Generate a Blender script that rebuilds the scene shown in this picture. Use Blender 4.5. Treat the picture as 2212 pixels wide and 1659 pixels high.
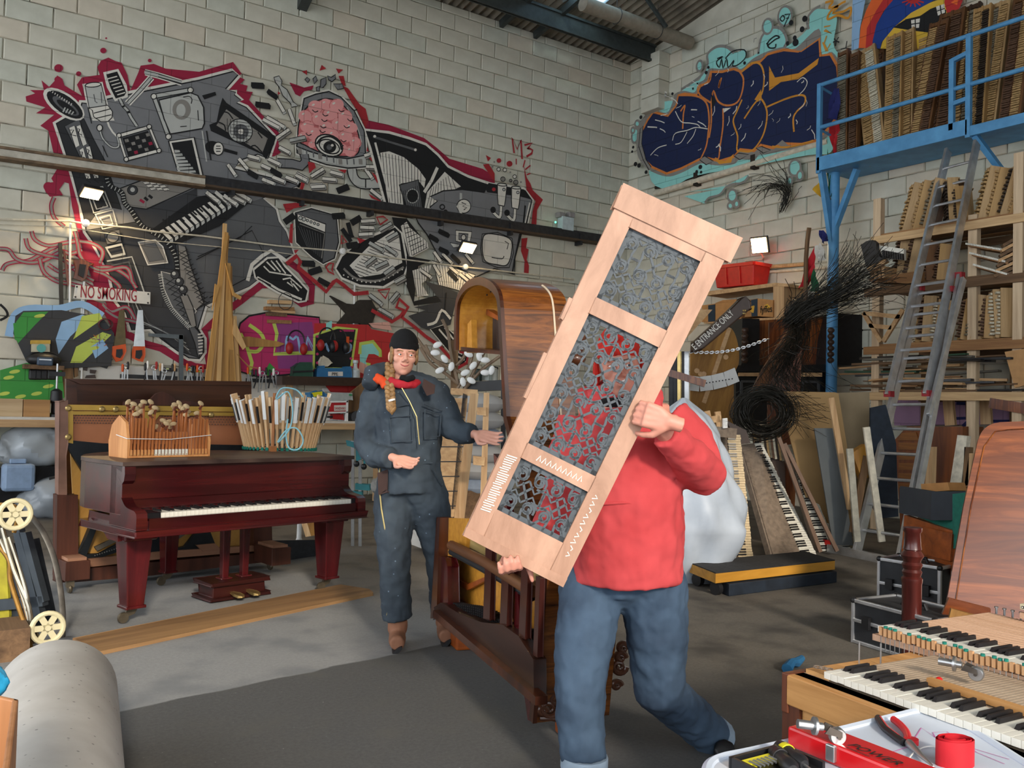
import bpy,bmesh,math,random
from mathutils import Vector as V,Matrix as MX
from mathutils.geometry import tessellate_polygon
R_ = random.Random(7)
for o in list(bpy.data.objects): bpy.data.objects.remove(o)
scn = bpy.context.scene
COL = scn.collection
rad = math.radians

# ---------------------------------------------------------------- camera
FPX,CX,CY,CAMH = 1900.0,1106.0,829.5,1.33
YAW,PITCH,ROLL = rad(35.2),rad(1.67),rad(1.4)
Z = V((0,0,1))
_fh = V((math.sin(YAW),math.cos(YAW),0)); _rh = V((math.cos(YAW),-math.sin(YAW),0))
FWD = _fh*math.cos(PITCH) + Z*math.sin(PITCH)
_u = _rh.cross(FWD)
IR = _rh*math.cos(ROLL) + _u*math.sin(ROLL)
IU = _u*math.cos(ROLL) - _rh*math.sin(ROLL)
EYE = V((0,0,CAMH))
cam = bpy.data.cameras.new('camera'); camo = bpy.data.objects.new('camera',cam); COL.objects.link(camo)
cam.sensor_width = 36; cam.lens = 36*FPX/2212; cam.clip_start = .05
camo.matrix_world = MX(((IR.x,IU.x,-FWD.x,EYE.x),(IR.y,IU.y,-FWD.y,EYE.y),(IR.z,IU.z,-FWD.z,EYE.z),(0,0,0,1)))
scn.camera = camo

# ---------------------------------------------------------------- sky, sun, exposure
w = bpy.data.worlds.new('world'); scn.world = w; w.use_nodes = True
bg = w.node_tree.nodes['Background']; bg.inputs[0].default_value = (.90,.95,1.0,1); bg.inputs[1].default_value = 2.3
sun = bpy.data.lights.new('sun','SUN'); sun.energy = 2.4; sun.angle = rad(7); sun.color = (1,.88,.72)
suno = bpy.data.objects.new('sun',sun); COL.objects.link(suno)
SUN_AZ,SUN_EL = rad(16),rad(24)          # the way the light travels, measured from +Y towards +X; height of the sun
_sd = V((math.sin(SUN_AZ)*math.cos(SUN_EL),math.cos(SUN_AZ)*math.cos(SUN_EL),-math.sin(SUN_EL)))
suno.rotation_euler = _sd.to_track_quat('-Z','Y').to_euler()
vs = scn.view_settings; vs.view_transform = 'Standard'; vs.look = 'None'; vs.gamma = 1; vs.use_curve_mapping = False
vs.exposure = 0.38

# ---------------------------------------------------------------- pixel -> ray -> surface
YB,XR = 12.0,10.97                      # the back wall and the right wall
def ray(x,y): return FWD + IR*((x-CX)/FPX) - IU*((y-CY)/FPX)
def FL(x,y,z=0):
    d = ray(x,y); return EYE + d*((z-CAMH)/d.z)
def PD(x,y,dep): return EYE + ray(x,y)*dep
class Pl:                                  # a plane: origin, horizontal axis u, second axis v, normal n towards the viewer
    def __init__(s,o,u,v=Z):
        s.o = V(o); s.u = V(u).normalized(); s.n = s.u.cross(V(v)).normalized(); s.v = s.n.cross(s.u)
        s.k = 1.0
        if s.n.dot(EYE-s.o) < 0: s.n = -s.n
    def off(s,d):
        q = Pl(s.o+s.n*d,s.u,s.v); q.n = s.n; return q
    def w(s,x,y,d=0):
        r = ray(x,y); t = (s.o+s.n*d-EYE).dot(s.n)/r.dot(s.n); return EYE + r*t
    def W(s,pts,d=0): return [s.w(x,y,d) for x,y in pts]
    def at(s,a,b,d=0): return s.o + s.u*a + s.v*b + s.n*d
BW = Pl((0,YB,0),(1,0,0)); RW = Pl((XR,0,0),(0,-1,0))
def VP(a,b):                              # an upright plane through two ground points
    a = V(a); b = V(b); return Pl(a,(b-a).normalized())
def pp(s,ox=0,oy=0,k=1.0):              # "x,y x,y" in a crop -> pixels
    return [(ox+float(a.split(',')[0])*k,oy+float(a.split(',')[1])*k) for a in s.split()]
K7 = 700/2212
def cA(s): return pp(s,0,80,K7)
def cB(s): return pp(s,600,80,K7)
def cC(s): return pp(s,0,480,K7)
def cD(s): return pp(s,600,480,K7)
def cE(s): return pp(s,1250,0,K7)
def spl(pts,n=6,closed=False):           # Catmull-Rom through the points (2D or 3D)
    P = [V(p) for p in pts]; out = []; m = len(P)
    for i in range(m if closed else m-1):
        if closed: a,b,c,d = P[i-1],P[i],P[(i+1) % m],P[(i+2) % m]
        else: a,b,c,d = P[max(i-1,0)],P[i],P[i+1],P[min(i+2,m-1)]
        for k in range(n):
            t = k/n; out.append(.5*((2*b)+(c-a)*t+(2*a-5*b+4*c-d)*t*t+(3*b-a-3*c+d)*t**3))
    if not closed: out.append(P[-1])
    return out

# ---------------------------------------------------------------- mesh builder
WMX = {}
def basis(x,y=None,z=None):              # 3x3 with columns
    return MX((x,y,z)).transposed()
def frame(d,up=Z):
    d = V(d).normalized(); s = d.cross(up)
    if s.length < 1e-4: s = d.cross(V((1,0,0)))
    s.normalize(); return d,s,s.cross(d)
class MB:
    def __init__(s): s.v = []; s.f = []
    def add(s,vs,fs):
        k = len(s.v); s.v += [V(p) for p in vs]; s.f += [tuple(i+k for i in q) for q in fs]; return s
    def hexa(s,p): return s.add(p,[(0,3,2,1),(4,5,6,7),(0,1,5,4),(1,2,6,5),(2,3,7,6),(3,0,4,7)])
    def box(s,c,sz,R=None):
        c = V(c); a,b,d = sz[0]/2,sz[1]/2,sz[2]/2
        q = [V((x,y,z)) for z in (-d,d) for x,y in ((-a,-b),(a,-b),(a,b),(-a,b))]
        return s.hexa([c+(R @ p if R else p) for p in q])
    def bx(s,x0,x1,y0,y1,z0,z1): return s.box(((x0+x1)/2,(y0+y1)/2,(z0+z1)/2),(abs(x1-x0),abs(y1-y0),abs(z1-z0)))
    def beam(s,a,b,w,h,up=Z,w2=None,h2=None):
        a = V(a); b = V(b); d,sd,u = frame(b-a,V(up)); w2 = w2 or w; h2 = h2 or h
        q = [a+sd*(x*w/2)+u*(y*h/2) for x,y in ((-1,-1),(1,-1),(1,1),(-1,1))] + [b+sd*(x*w2/2)+u*(y*h2/2) for x,y in ((-1,-1),(1,-1),(1,1),(-1,1))]
        return s.hexa(q)
    def tube(s,pts,r,n=8,closed=False,cap=True,flat=1.0):
        P = [V(p) for p in pts]; m = len(P); rs = r if isinstance(r,(list,tuple)) else [r]*m
        vs = []; fs = []; ref = None
        for i in range(m):
            if closed: t = P[(i+1) % m]-P[i-1]
            else: t = P[min(i+1,m-1)]-P[max(i-1,0)]
            if t.length < 1e-9: t = V((0,0,1))
            t.normalize()
            if ref is None:
                ref = t.orthogonal().normalized()
            ref = (ref-t*ref.dot(t))
            if ref.length < 1e-6: ref = t.orthogonal()
            ref.normalize(); bn = t.cross(ref)
            for k in range(n):
                a = 2*math.pi*k/n; vs.append(P[i]+(ref*math.cos(a)+bn*math.sin(a)*flat)*rs[i])
        for i in range(m if closed else m-1):
            for k in range(n):
                a = i*n+k; b = i*n+(k+1) % n; j = ((i+1) % m)*n
                fs.append((a,b,j+(k+1) % n,j+k))
        if cap and not closed: fs += [tuple(range(n-1,-1,-1)),tuple(range((m-1)*n,m*n))]
        return s.add(vs,fs)
    def cyl(s,a,b,r,r2=None,n=14): return s.tube([a,b],[r,r if r2 is None else r2],n)
    def lathe(s,prof,base=(0,0,0),axis=Z,n=18):
        base = V(base); d,sd,u = frame(axis); return s.tube2(prof,base,d,sd,u,n)
    def tube2(s,prof,base,d,sd,u,n):
        vs = []; fs = []
        for r,h in prof:
            for k in range(n):
                a = 2*math.pi*k/n; vs.append(base+d*h+(sd*math.cos(a)+u*math.sin(a))*r)
        for i in range(len(prof)-1):
            for k in range(n): fs.append((i*n+k,i*n+(k+1) % n,(i+1)*n+(k+1) % n,(i+1)*n+k))
        m = len(prof); fs += [tuple(range(n-1,-1,-1)),tuple(range((m-1)*n,m*n))]
        return s.add(vs,fs)
    def ball(s,c,r,n=12,m=8,R=None):
        c = V(c); r = V((r,r,r)) if isinstance(r,(int,float)) else V(r); vs = []; fs = []
        for j in range(1,m):
            t = math.pi*j/m
            for i in range(n):
                a = 2*math.pi*i/n; p = V((r.x*math.sin(t)*math.cos(a),r.y*math.sin(t)*math.sin(a),r.z*math.cos(t))); vs.append(c+(R @ p if R else p))
        top = len(vs); p = V((0,0,r.z)); vs.append(c+(R @ p if R else p)); vs.append(c-(R @ p if R else p))
        for j in range(m-2):
            for i in range(n): fs.append((j*n+i,(j+1)*n+i,(j+1)*n+(i+1) % n,j*n+(i+1) % n))
        for i in range(n): fs.append((top,i,(i+1) % n)); fs.append((top+1,(m-2)*n+(i+1) % n,(m-2)*n+i))
        return s.add(vs,fs)
    def poly(s,pts):
        pts = [V(p) for p in pts]; return s.add(pts,[t for t in tessellate_polygon([pts])])
    def prism(s,pts,vec):
        pts = [V(p) for p in pts]; vec = V(vec); n = len(pts); t = tessellate_polygon([pts])
        return s.add(pts+[p+vec for p in pts],[tuple(q) for q in t]+[tuple(i+n for i in reversed(q)) for q in t]+[(i,(i+1) % n,n+(i+1) % n,n+i) for i in range(n)])
    def ribbon(s,pts,wd,nrm,closed=False):
        P = [V(p) for p in pts]; m = len(P); L = []; nrm = V(nrm)
        ws = wd if isinstance(wd,(list,tuple)) else [wd]*m
        for i in range(m):
            a = P[i-1] if (i or closed) else P[0]; b = P[(i+1) % m] if (i < m-1 or closed) else P[-1]
            t = b-a
            if t.length < 1e-9: t = V((1,0,0))
            sd = nrm.cross(t).normalized()
            L += [P[i]+sd*ws[i]/2,P[i]-sd*ws[i]/2]
        return s.add(L,[(2*i,2*i+1,(2*i+3) % (2*m),(2*i+2) % (2*m)) for i in range(m if closed else m-1)])
    def grid(s,fn,nu,nv,wrapu=False):
        vs = [fn(i/nu,j/nv) for j in range(nv+1) for i in range(nu if wrapu else nu+1)]; c = nu if wrapu else nu+1; fs = []
        for j in range(nv):
            for i in range(nu): fs.append((j*c+i,j*c+(i+1) % c,(j+1)*c+(i+1) % c,(j+1)*c+i))
        return s.add(vs,fs)
    def xf(s,m):
        s.v = [m @ p for p in s.v]; return s
    def mesh(s,name,mat,smooth=False,c=V((0,0,0))):
        me = bpy.data.meshes.new(name); me.from_pydata([p-c for p in s.v],[],s.f)
        for m_ in (mat if isinstance(mat,list) else [mat]): me.materials.append(m_)
        if smooth:
            bm = bmesh.new(); bm.from_mesh(me); bmesh.ops.recalc_face_normals(bm,faces=bm.faces)
            for fc in bm.faces: fc.smooth = True
            for e in bm.edges:
                if len(e.link_faces) == 2 and e.calc_face_angle(0) > .75: e.smooth = False
            bm.to_mesh(me); bm.free()
        me.update(); return me
    def build(s,name,mat,parent=None,label=None,cat=None,group=None,kind=None,smooth=False,bev=0,sub=0,origin=None):
        if origin is None:
            xs = [p.x for p in s.v]; ys = [p.y for p in s.v]; zs = [p.z for p in s.v]
            origin = V(((min(xs)+max(xs))/2,(min(ys)+max(ys))/2,min(zs)))
        me = s.mesh(name,mat,smooth,origin)
        o = link(name,me,MX.Translation(origin),parent)
        if bev:
            b = o.modifiers.new('bevel','BEVEL'); b.width = bev; b.segments = 2; b.limit_method = 'ANGLE'; b.angle_limit = rad(40)
        if sub:
            b = o.modifiers.new('sub','SUBSURF'); b.levels = b.render_levels = sub
        return tag(o,label,cat,group,kind)
def link(name,data,m,parent=None):
    o = bpy.data.objects.new(name,data); COL.objects.link(o); WMX[o.name] = m.copy()
    if parent is not None:
        o.parent = parent; o.matrix_basis = WMX[parent.name].inverted() @ m
    else: o.matrix_basis = m
    return o
def tag(o,label=None,cat=None,group=None,kind=None):
    if label: o['label'] = label
    if cat: o['category'] = cat
    if group: o['group'] = group
    if kind: o['kind'] = kind
    return o
def thing(name,label,cat,loc,group=None,kind=None,m=None):
    return tag(link(name,None,m if m is not None else MX.Translation(V(loc))),label,cat,group,kind)
def ctree(o,m,label=None,parent=None):  # a copy of a thing and of its parts; m moves it
    c = bpy.data.objects.new(o.name.split('.')[0],o.data); COL.objects.link(c)
    for k in o.keys(): c[k] = o[k]
    c.matrix_basis = o.matrix_basis if parent else m @ o.matrix_basis
    for md in o.modifiers:
        n = c.modifiers.new(md.name,md.type)
        if md.type == 'BEVEL': n.width = md.width; n.segments = md.segments; n.limit_method = md.limit_method; n.angle_limit = md.angle_limit
        if md.type == 'SUBSURF': n.levels = md.levels; n.render_levels = md.render_levels
    if parent: c.parent = parent
    else: WMX[c.name] = m @ WMX[o.name]
    if label: c['label'] = label
    for ch in [x for x in bpy.data.objects if x.parent is o]: ctree(ch,m,None,c)
    return c
ORD = 'first second third fourth fifth sixth seventh eighth ninth tenth eleventh twelfth thirteenth fourteenth fifteenth sixteenth seventeenth eighteenth nineteenth twentieth'.split()
ORD += ['twenty-'+x for x in ORD[:9]] + ['thirtieth'] + ['thirty-'+x for x in ORD[:9]] + ['fortieth'] + ['forty-'+x for x in ORD[:9]]

# ---------------------------------------------------------------- materials
MATS = {}
def _nt(name):
    m = bpy.data.materials.new(name); m.use_nodes = True; nt = m.node_tree; return m,nt,nt.nodes['Principled BSDF']
def _n(nt,t,**k):
    n = nt.nodes.new(t)
    for a,b in k.items(): setattr(n,a,b)
    return n
def rgb(h):                                # '#rrggbb' as seen -> linear
    h = h.lstrip('#'); c = [int(h[i:i+2],16)/255 for i in (0,2,4)]
    return tuple((x/12.92 if x <= .04045 else ((x+.055)/1.055)**2.4) for x in c)
def C(c): return rgb(c) if isinstance(c,str) else c
def mat(name,c,r=.6,metal=0,var=.12,sc=14,bump=.0,c2=None,spec=.4,coat=0,det=5):
    if name in MATS: return MATS[name]
    m,nt,b = _nt(name); c = C(c)
    tc = _n(nt,'ShaderNodeTexCoord'); nz = _n(nt,'ShaderNodeTexNoise'); nz.inputs['Scale'].default_value = sc; nz.inputs['Detail'].default_value = det
    nt.links.new(tc.outputs['Object'],nz.inputs['Vector'])
    rp = _n(nt,'ShaderNodeValToRGB'); rp.color_ramp.elements[0].position = .3; rp.color_ramp.elements[1].position = .7
    lo = tuple(x*(1-var) for x in c); hi = C(c2) if c2 else tuple(min(1,x*(1+var)) for x in c)
    rp.color_ramp.elements[0].color = (*lo,1); rp.color_ramp.elements[1].color = (*hi,1)
    nt.links.new(nz.outputs['Fac'],rp.inputs['Fac']); nt.links.new(rp.outputs['Color'],b.inputs['Base Color'])
    b.inputs['Roughness'].default_value = r; b.inputs['Metallic'].default_value = metal; b.inputs['Specular IOR Level'].default_value = spec
    if coat: b.inputs['Coat Weight'].default_value = coat; b.inputs['Coat Roughness'].default_value = .12
    if bump:
        bp = _n(nt,'ShaderNodeBump'); bp.inputs['Strength'].default_value = bump; bp.inputs['Distance'].default_value = .01
        nt.links.new(nz.outputs['Fac'],bp.inputs['Height']); nt.links.new(bp.outputs['Normal'],b.inputs['Normal'])
    MATS[name] = m; return m
def wood(name,c1,c2,axis=(1,0,0),sc=28,r=.5,knots=.5,coat=0,bump=.08,c3=None,stretch=.94):
    if name in MATS: return MATS[name]
    m,nt,b = _nt(name); c1 = C(c1); c2 = C(c2); a = V(axis).normalized()
    tc = _n(nt,'ShaderNodeTexCoord')
    dt = _n(nt,'ShaderNodeVectorMath',operation='DOT_PRODUCT'); dt.inputs[1].default_value = a
    sl = _n(nt,'ShaderNodeVectorMath',operation='SCALE'); sl.inputs[0].default_value = a*stretch
    sb = _n(nt,'ShaderNodeVectorMath',operation='SUBTRACT')
    L = nt.links.new
    L(tc.outputs['Object'],dt.inputs[0]); L(dt.outputs['Value'],sl.inputs['Scale']); L(tc.outputs['Object'],sb.inputs[0]); L(sl.outputs[0],sb.inputs[1])
    n1 = _n(nt,'ShaderNodeTexNoise'); n1.inputs['Scale'].default_value = sc; n1.inputs['Detail'].default_value = 6; n1.inputs['Roughness'].default_value = .65; n1.inputs['Distortion'].default_value = knots
    n2 = _n(nt,'ShaderNodeTexNoise'); n2.inputs['Scale'].default_value = sc*.22; n2.inputs['Detail'].default_value = 3
    L(sb.outputs[0],n1.inputs['Vector']); L(sb.outputs[0],n2.inputs['Vector'])
    mm = _n(nt,'ShaderNodeMath',operation='MULTIPLY_ADD'); mm.inputs[1].default_value = .6; L(n1.outputs['Fac'],mm.inputs[0])
    m2 = _n(nt,'ShaderNodeMath',operation='MULTIPLY'); m2.inputs[1].default_value = .4; L(n2.outputs['Fac'],m2.inputs[0]); L(m2.outputs[0],mm.inputs[2])
    rp = _n(nt,'ShaderNodeValToRGB'); e = rp.color_ramp.elements; e[0].position = .36; e[1].position = .62; e[0].color = (*c1,1); e[1].color = (*c2,1)
    if c3: k = e.new(.5); k.color = (*C(c3),1)
    L(mm.outputs[0],rp.inputs['Fac']); L(rp.outputs['Color'],b.inputs['Base Color'])
    b.inputs['Roughness'].default_value = r; b.inputs['Specular IOR Level'].default_value = .4
    if coat: b.inputs['Coat Weight'].default_value = coat; b.inputs['Coat Roughness'].default_value = .15
    if bump:
        bp = _n(nt,'ShaderNodeBump'); bp.inputs['Strength'].default_value = bump; bp.inputs['Distance'].default_value = .004
        L(n1.outputs['Fac'],bp.inputs['Height']); L(bp.outputs['Normal'],b.inputs['Normal'])
    MATS[name] = m; return m
def emis(name,c,s):
    if name in MATS: return MATS[name]
    m,nt,b = _nt(name); c = C(c)
    b.inputs['Base Color'].default_value = (*c,1); b.inputs['Emission Color'].default_value = (*c,1); b.inputs['Emission Strength'].default_value = s
    MATS[name] = m; return m
def glassy(name,c,r=.1,alpha=.4):       # thin clear plastic
    if name in MATS: return MATS[name]
    m,nt,b = _nt(name); b.inputs['Base Color'].default_value = (*C(c),1); b.inputs['Roughness'].default_value = r; b.inputs['Alpha'].default_value = alpha
    tc = _n(nt,'ShaderNodeTexCoord'); nz = _n(nt,'ShaderNodeTexNoise'); nz.inputs['Scale'].default_value = 9; bp = _n(nt,'ShaderNodeBump'); bp.inputs['Strength'].default_value = .6
    nt.links.new(tc.outputs['Object'],nz.inputs['Vector']); nt.links.new(nz.outputs['Fac'],bp.inputs['Height']); nt.links.new(bp.outputs['Normal'],b.inputs['Normal'])
    MATS[name] = m; return m
# common ones
BLACK = mat('black_plastic',(.012,.012,.014),.45,var=.3)
DARK = mat('dark_metal',(.03,.03,.033),.5,.3,var=.3)
STEEL = mat('steel',(.45,.46,.47),.35,.9,var=.15)
ALU = mat('aluminium',(.62,.63,.65),.38,.85,var=.18,sc=9)
WHITE = mat('white_plastic',(.78,.78,.76),.45,var=.05)
IVORY = mat('ivory',(.74,.72,.64),.3,var=.08,sc=30)
EBONY = mat('ebony',(.012,.011,.012),.35,var=.3)
BRASS = mat('brass',(.55,.4,.16),.35,.85,var=.2)
PINE = wood('pine','#a9825a','#d3ae80',(1,0,0),22,.65)
PINEY = wood('pine_y','#a47c52','#d0aa7c',(0,1,0),22,.65)
PINEZ = wood('pine_z','#a9825a','#d6b488',(0,0,1),22,.65)
OLDW = wood('old_wood','#4d3826','#7d6044',(0,1,0),22,.75)
OLDZ = wood('old_wood_z','#4d3826','#8a6a48',(0,0,1),22,.75)
RED = mat('red_plastic','#c31f1c',.4,var=.12)

# ================================================================ the building
def concrete():
    m,nt,b = _nt('concrete_floor'); L = nt.links.new
    g = _n(nt,'ShaderNodeTexCoord'); sp = _n(nt,'ShaderNodeSeparateXYZ'); L(g.outputs['Object'],sp.inputs[0])
    n0 = _n(nt,'ShaderNodeTexNoise'); n0.inputs['Scale'].default_value = 3.0; n0.inputs['Detail'].default_value = 8; L(g.outputs['Object'],n0.inputs['Vector'])
    n1 = _n(nt,'ShaderNodeTexNoise'); n1.inputs['Scale'].default_value = 55; n1.inputs['Detail'].default_value = 6; n1.inputs['Roughness'].default_value = .75; L(g.outputs['Object'],n1.inputs['Vector'])
    n2 = _n(nt,'ShaderNodeTexNoise'); n2.inputs['Scale'].default_value = .9; n2.inputs['Detail'].default_value = 6; L(g.outputs['Object'],n2.inputs['Vector'])
    vo = _n(nt,'ShaderNodeTexVoronoi'); vo.inputs['Scale'].default_value = 38; L(g.outputs['Object'],vo.inputs['Vector'])
    def math_(op,a,bb):
        q = _n(nt,'ShaderNodeMath',operation=op)
        for i,x in enumerate((a,bb)):
            if isinstance(x,(int,float)): q.inputs[i].default_value = x
            else: L(x,q.inputs[i])
        return q.outputs[0]
    def ss(x,lo,hi):
        q = _n(nt,'ShaderNodeMapRange',interpolation_type='SMOOTHSTEP'); q.inputs['From Min'].default_value = lo; q.inputs['From Max'].default_value = hi; L(x,q.inputs['Value']); return q.outputs[0]
    def mix(f,a,bb):
        q = _n(nt,'ShaderNodeMix',data_type='RGBA')
        if isinstance(f,(int,float)): q.inputs[0].default_value = f
        else: L(f,q.inputs[0])
        for i,x in ((6,a),(7,bb)):
            if isinstance(x,tuple): q.inputs[i].default_value = (*x,1)
            else: L(x,q.inputs[i])
        return q.outputs[2]
    wob = math_('MULTIPLY',math_('SUBTRACT',n0.outputs['Fac'],.5),.10)
    edge = math_('ADD',math_('SUBTRACT',sp.outputs['Y'],math_('MULTIPLY',sp.outputs['X'],.14)),wob)      # wavering line where the floor turns from dark to pale
    new = ss(edge,3.925,3.945)  # pale floor past that line, dark floor before it
    right = ss(math_('ADD',sp.outputs['X'],math_('MULTIPLY',n2.outputs['Fac'],1.4)),3.2,4.8)
    far = ss(math_('ADD',sp.outputs['Y'],math_('MULTIPLY',n2.outputs['Fac'],1.0)),7.6,9.2)
    pale = mix(n1.outputs['Fac'],C('#77777a'),C('#a5a6a4')); pale = mix(ss(n0.outputs['Fac'],.45,.7),pale,C('#7e8082'))
    dark = mix(n1.outputs['Fac'],C('#3e3e40'),C('#6a6a69')); dark = mix(ss(n0.outputs['Fac'],.5,.75),dark,C('#5c5b58'))
    brown = mix(n1.outputs['Fac'],C('#4a4642'),C('#7b756c')); brown = mix(ss(n0.outputs['Fac'],.42,.75),brown,C('#45423f'))
    col = mix(new,dark,pale); col = mix(right,col,brown); col = mix(far,col,brown)
    sp_ = ss(vo.outputs['Distance'],.10,.06)
    speck = math_('MULTIPLY',sp_,ss(n1.outputs['Fac'],.58,.64))
    col = mix(speck,col,C('#c9c8c4'))
    L(col,b.inputs['Base Color']); b.inputs['Roughness'].default_value = .82; b.inputs['Specular IOR Level'].default_value = .3
    bp = _n(nt,'ShaderNodeBump'); bp.inputs['Strength'].default_value = .25; bp.inputs['Distance'].default_value = .006; L(n1.outputs['Fac'],bp.inputs['Height']); L(bp.outputs['Normal'],b.inputs['Normal'])
    return m
MB().bx(-9,XR+.3,-5,YB+.3,-.2,0).build('floor',concrete(),kind='structure',label='worn concrete workshop floor',origin=V((0,0,0)))

BLK = mat('painted_block','#c3bfae',.85,var=.10,sc=3.0,bump=.25,c2='#d2cfc0',det=9)
BLKS = [BLK,mat('painted_block_warm','#c9c0ae',.85,var=.10,sc=4,bump=.25,c2='#d3cab8',det=9),mat('painted_block_cool','#bdbdae',.85,var=.10,sc=4,bump=.25,c2='#cbccbe',det=9)]
MORT = mat('mortar','#4a4034',.95,var=.4,sc=2.2,c2='#c6c0b0',det=8)
MORT.node_tree.nodes['Color Ramp'].color_ramp.elements[0].position = .40; MORT.node_tree.nodes['Color Ramp'].color_ramp.elements[1].position = .50
BLW,BLH = .52,.255
def block_mesh(w,h,m):
    q = MB(); a,b_,t,c = w/2,h/2,.1,.011
    o = [V((x,0.012,z)) for x,z in ((-a,-b_),(a,-b_),(a,b_),(-a,b_))]; i = [V((x,0,z)) for x,z in ((-a+c,-b_+c),(a-c,-b_+c),(a-c,b_-c),(-a+c,b_-c))]
    k = [V((x,t,z)) for x,z in ((-a,-b_),(a,-b_),(a,b_),(-a,b_))]
    q.add(i+o+k,[(0,1,2,3)]+[(j,4+j,4+(j+1) % 4,(j+1) % 4) for j in range(4)]+[(4+j,8+j,8+(j+1) % 4,4+(j+1) % 4) for j in range(4)])
    return q
def block_wall(name,P,L0,L1,H,label,vis):
    back = MB()
    u,n = P.u,P.n
    back.hexa([P.at(a,b_,d) for d in (-.03,-.33) for a,b_ in ((L0,0),(L1,0),(L1,H),(L0,H))])
    wl = back.build(name,MORT,kind='structure',label=label,origin=P.at((L0+L1)/2,0,0))
    R3 = basis(u,-n,Z)                   # local x along the wall, local y into it
    cand = []; nrow = int(H/BLH)+1; rr = random.Random(3)
    meshes = [block_mesh(BLW-.010,BLH-.010,None).mesh('block',m_) for m_ in BLKS]
    for r in range(nrow):
        z0 = r*BLH; z1 = min(z0+BLH,H)
        if z1-z0 < .05: continue
        x = L0-(BLW/2 if r % 2 else 0)
        while x < L1:
            a,b_ = max(x,L0),min(x+BLW,L1); x += BLW
            if b_-a < .06: continue
            full = abs(b_-a-BLW) < 1e-6 and abs(z1-z0-BLH) < 1e-6
            c = P.at((a+b_)/2,(z0+z1)/2,rr.uniform(-.006,.003))
            rot = MX.Rotation(rr.uniform(-.006,.006),3,'X') @ MX.Rotation(rr.uniform(-.004,.004),3,'Z')
            v = c-EYE; dep = v.dot(FWD); px = CX+FPX*v.dot(IR)/max(dep,.1); py = CY-FPX*v.dot(IU)/max(dep,.1)
            see = full and vis(px,py)
            cand.append((dep if see else 999,c,R3 @ rot,b_-a,z1-z0,rr.choice((0,0,0,1,2))))
    cand.sort(key=lambda t: t[0]); rest = [MB(),MB(),MB()]
    for i,(d,c,R,w_,h_,k) in enumerate(cand):
        if i < 300 and d < 900:
            link('block',meshes[k],MX.Translation(c) @ R.to_4x4(),wl)
        else:
            q = block_mesh(w_-.010,h_-.010,None).xf(MX.Translation(c) @ R.to_4x4()); rest[k].add(q.v,q.f)
    for k in range(3):
        if rest[k].v: rest[k].build('blockwork',BLKS[k],wl,kind='stuff')
    return wl
ROOF0,RSL = 7.78,.17
block_wall('wall_back',BW,-4.0,XR+.3,ROOF0,'painted blockwork back wall',lambda x,y: 0 < x < 1362 and (y < 330 or x > 1130 or x < 120) and y < 620)
RWL = Pl((XR,YB,0),(0,-1,0))
block_wall('wall_right',RWL,0.0,14.5,ROOF0,'painted blockwork right wall',lambda x,y: 1360 < x < 2212 and y < 620)
# gable strip above the right wall, and an unseen front wall, its wide doorway shaped to limit the sun
MB().prism([(XR,YB,ROOF0),(XR,4.0,ROOF0+RSL*8),(XR,-4,ROOF0)],(.3,0,0)).build('wall_gable',BLK,kind='structure',label='blockwork gable above the right wall')
fw = MB(); fw.bx(5.2,XR,-2.9,-2.6,0,5.0); fw.bx(-9,XR,-2.9,-2.6,5.0,ROOF0+.4)
fw.build('wall_front',BLK,kind='structure',label='unseen front wall with a wide doorway shaped to limit the sun')
# pilaster at the corner that carries the roof beam
pil = MB()
for i in range(4):
    pil.bx(XR-.26,XR,10.98,11.42,ROOF0-.12-BLH*(i+1)+.01,ROOF0-.12-BLH*i)
pil.build('pilaster',BLKS[0],kind='structure',label='short block pilaster carrying the beam',bev=.012)
# roof of corrugated sheets, a steel beam, a purlin end, a flue pipe
SHEET = mat('asbestos_sheet','#7d7568',.9,var=.25,sc=3,c2='#958c7d',det=8)
def roofz(y): return ROOF0 + RSL*(min(YB-y,y+4) if False else (YB-y if y > 4 else y+4))
roof = MB().bx(-9,XR,3.9,4.1,ROOF0+RSL*8-.3,ROOF0+RSL*8-.12).build('ceiling',DARK,kind='structure',label='corrugated sheet roof on steel ridge beam')
SW = 1.04
GL = bpy.data.materials.new('rooflight_grp'); GL.use_nodes = True
_nt2 = GL.node_tree; _nt2.nodes.clear(); _o = _nt2.nodes.new('ShaderNodeOutputMaterial'); _t = _nt2.nodes.new('ShaderNodeBsdfTransparent'); _tl = _nt2.nodes.new('ShaderNodeBsdfTranslucent'); _mx = _nt2.nodes.new('ShaderNodeMixShader')
_tl.inputs[0].default_value = (.7,.85,.95,1); _t.inputs[0].default_value = (.75,.92,1,1); _nz = _nt2.nodes.new('ShaderNodeTexNoise'); _nz.inputs['Scale'].default_value = 6
_nt2.links.new(_nz.outputs['Fac'],_mx.inputs[0]); _nt2.links.new(_t.outputs[0],_mx.inputs[1]); _nt2.links.new(_tl.outputs[0],_mx.inputs[2]); _nt2.links.new(_mx.outputs[0],_o.inputs[0])
def sheet(x0,ya,yb,m,name='roof_sheet'):
    q = MB(); n = 28
    for d in (0,.012):
        k = len(q.v)
        q.grid(lambda a,b_: V((x0+SW*1.03*a,ya+(yb-ya)*b_,roofz(ya+(yb-ya)*b_)+.035+.03*math.sin(a*SW/.149*2*math.pi)+d)),n,1)
    return q.build(name,m,roof)
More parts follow.
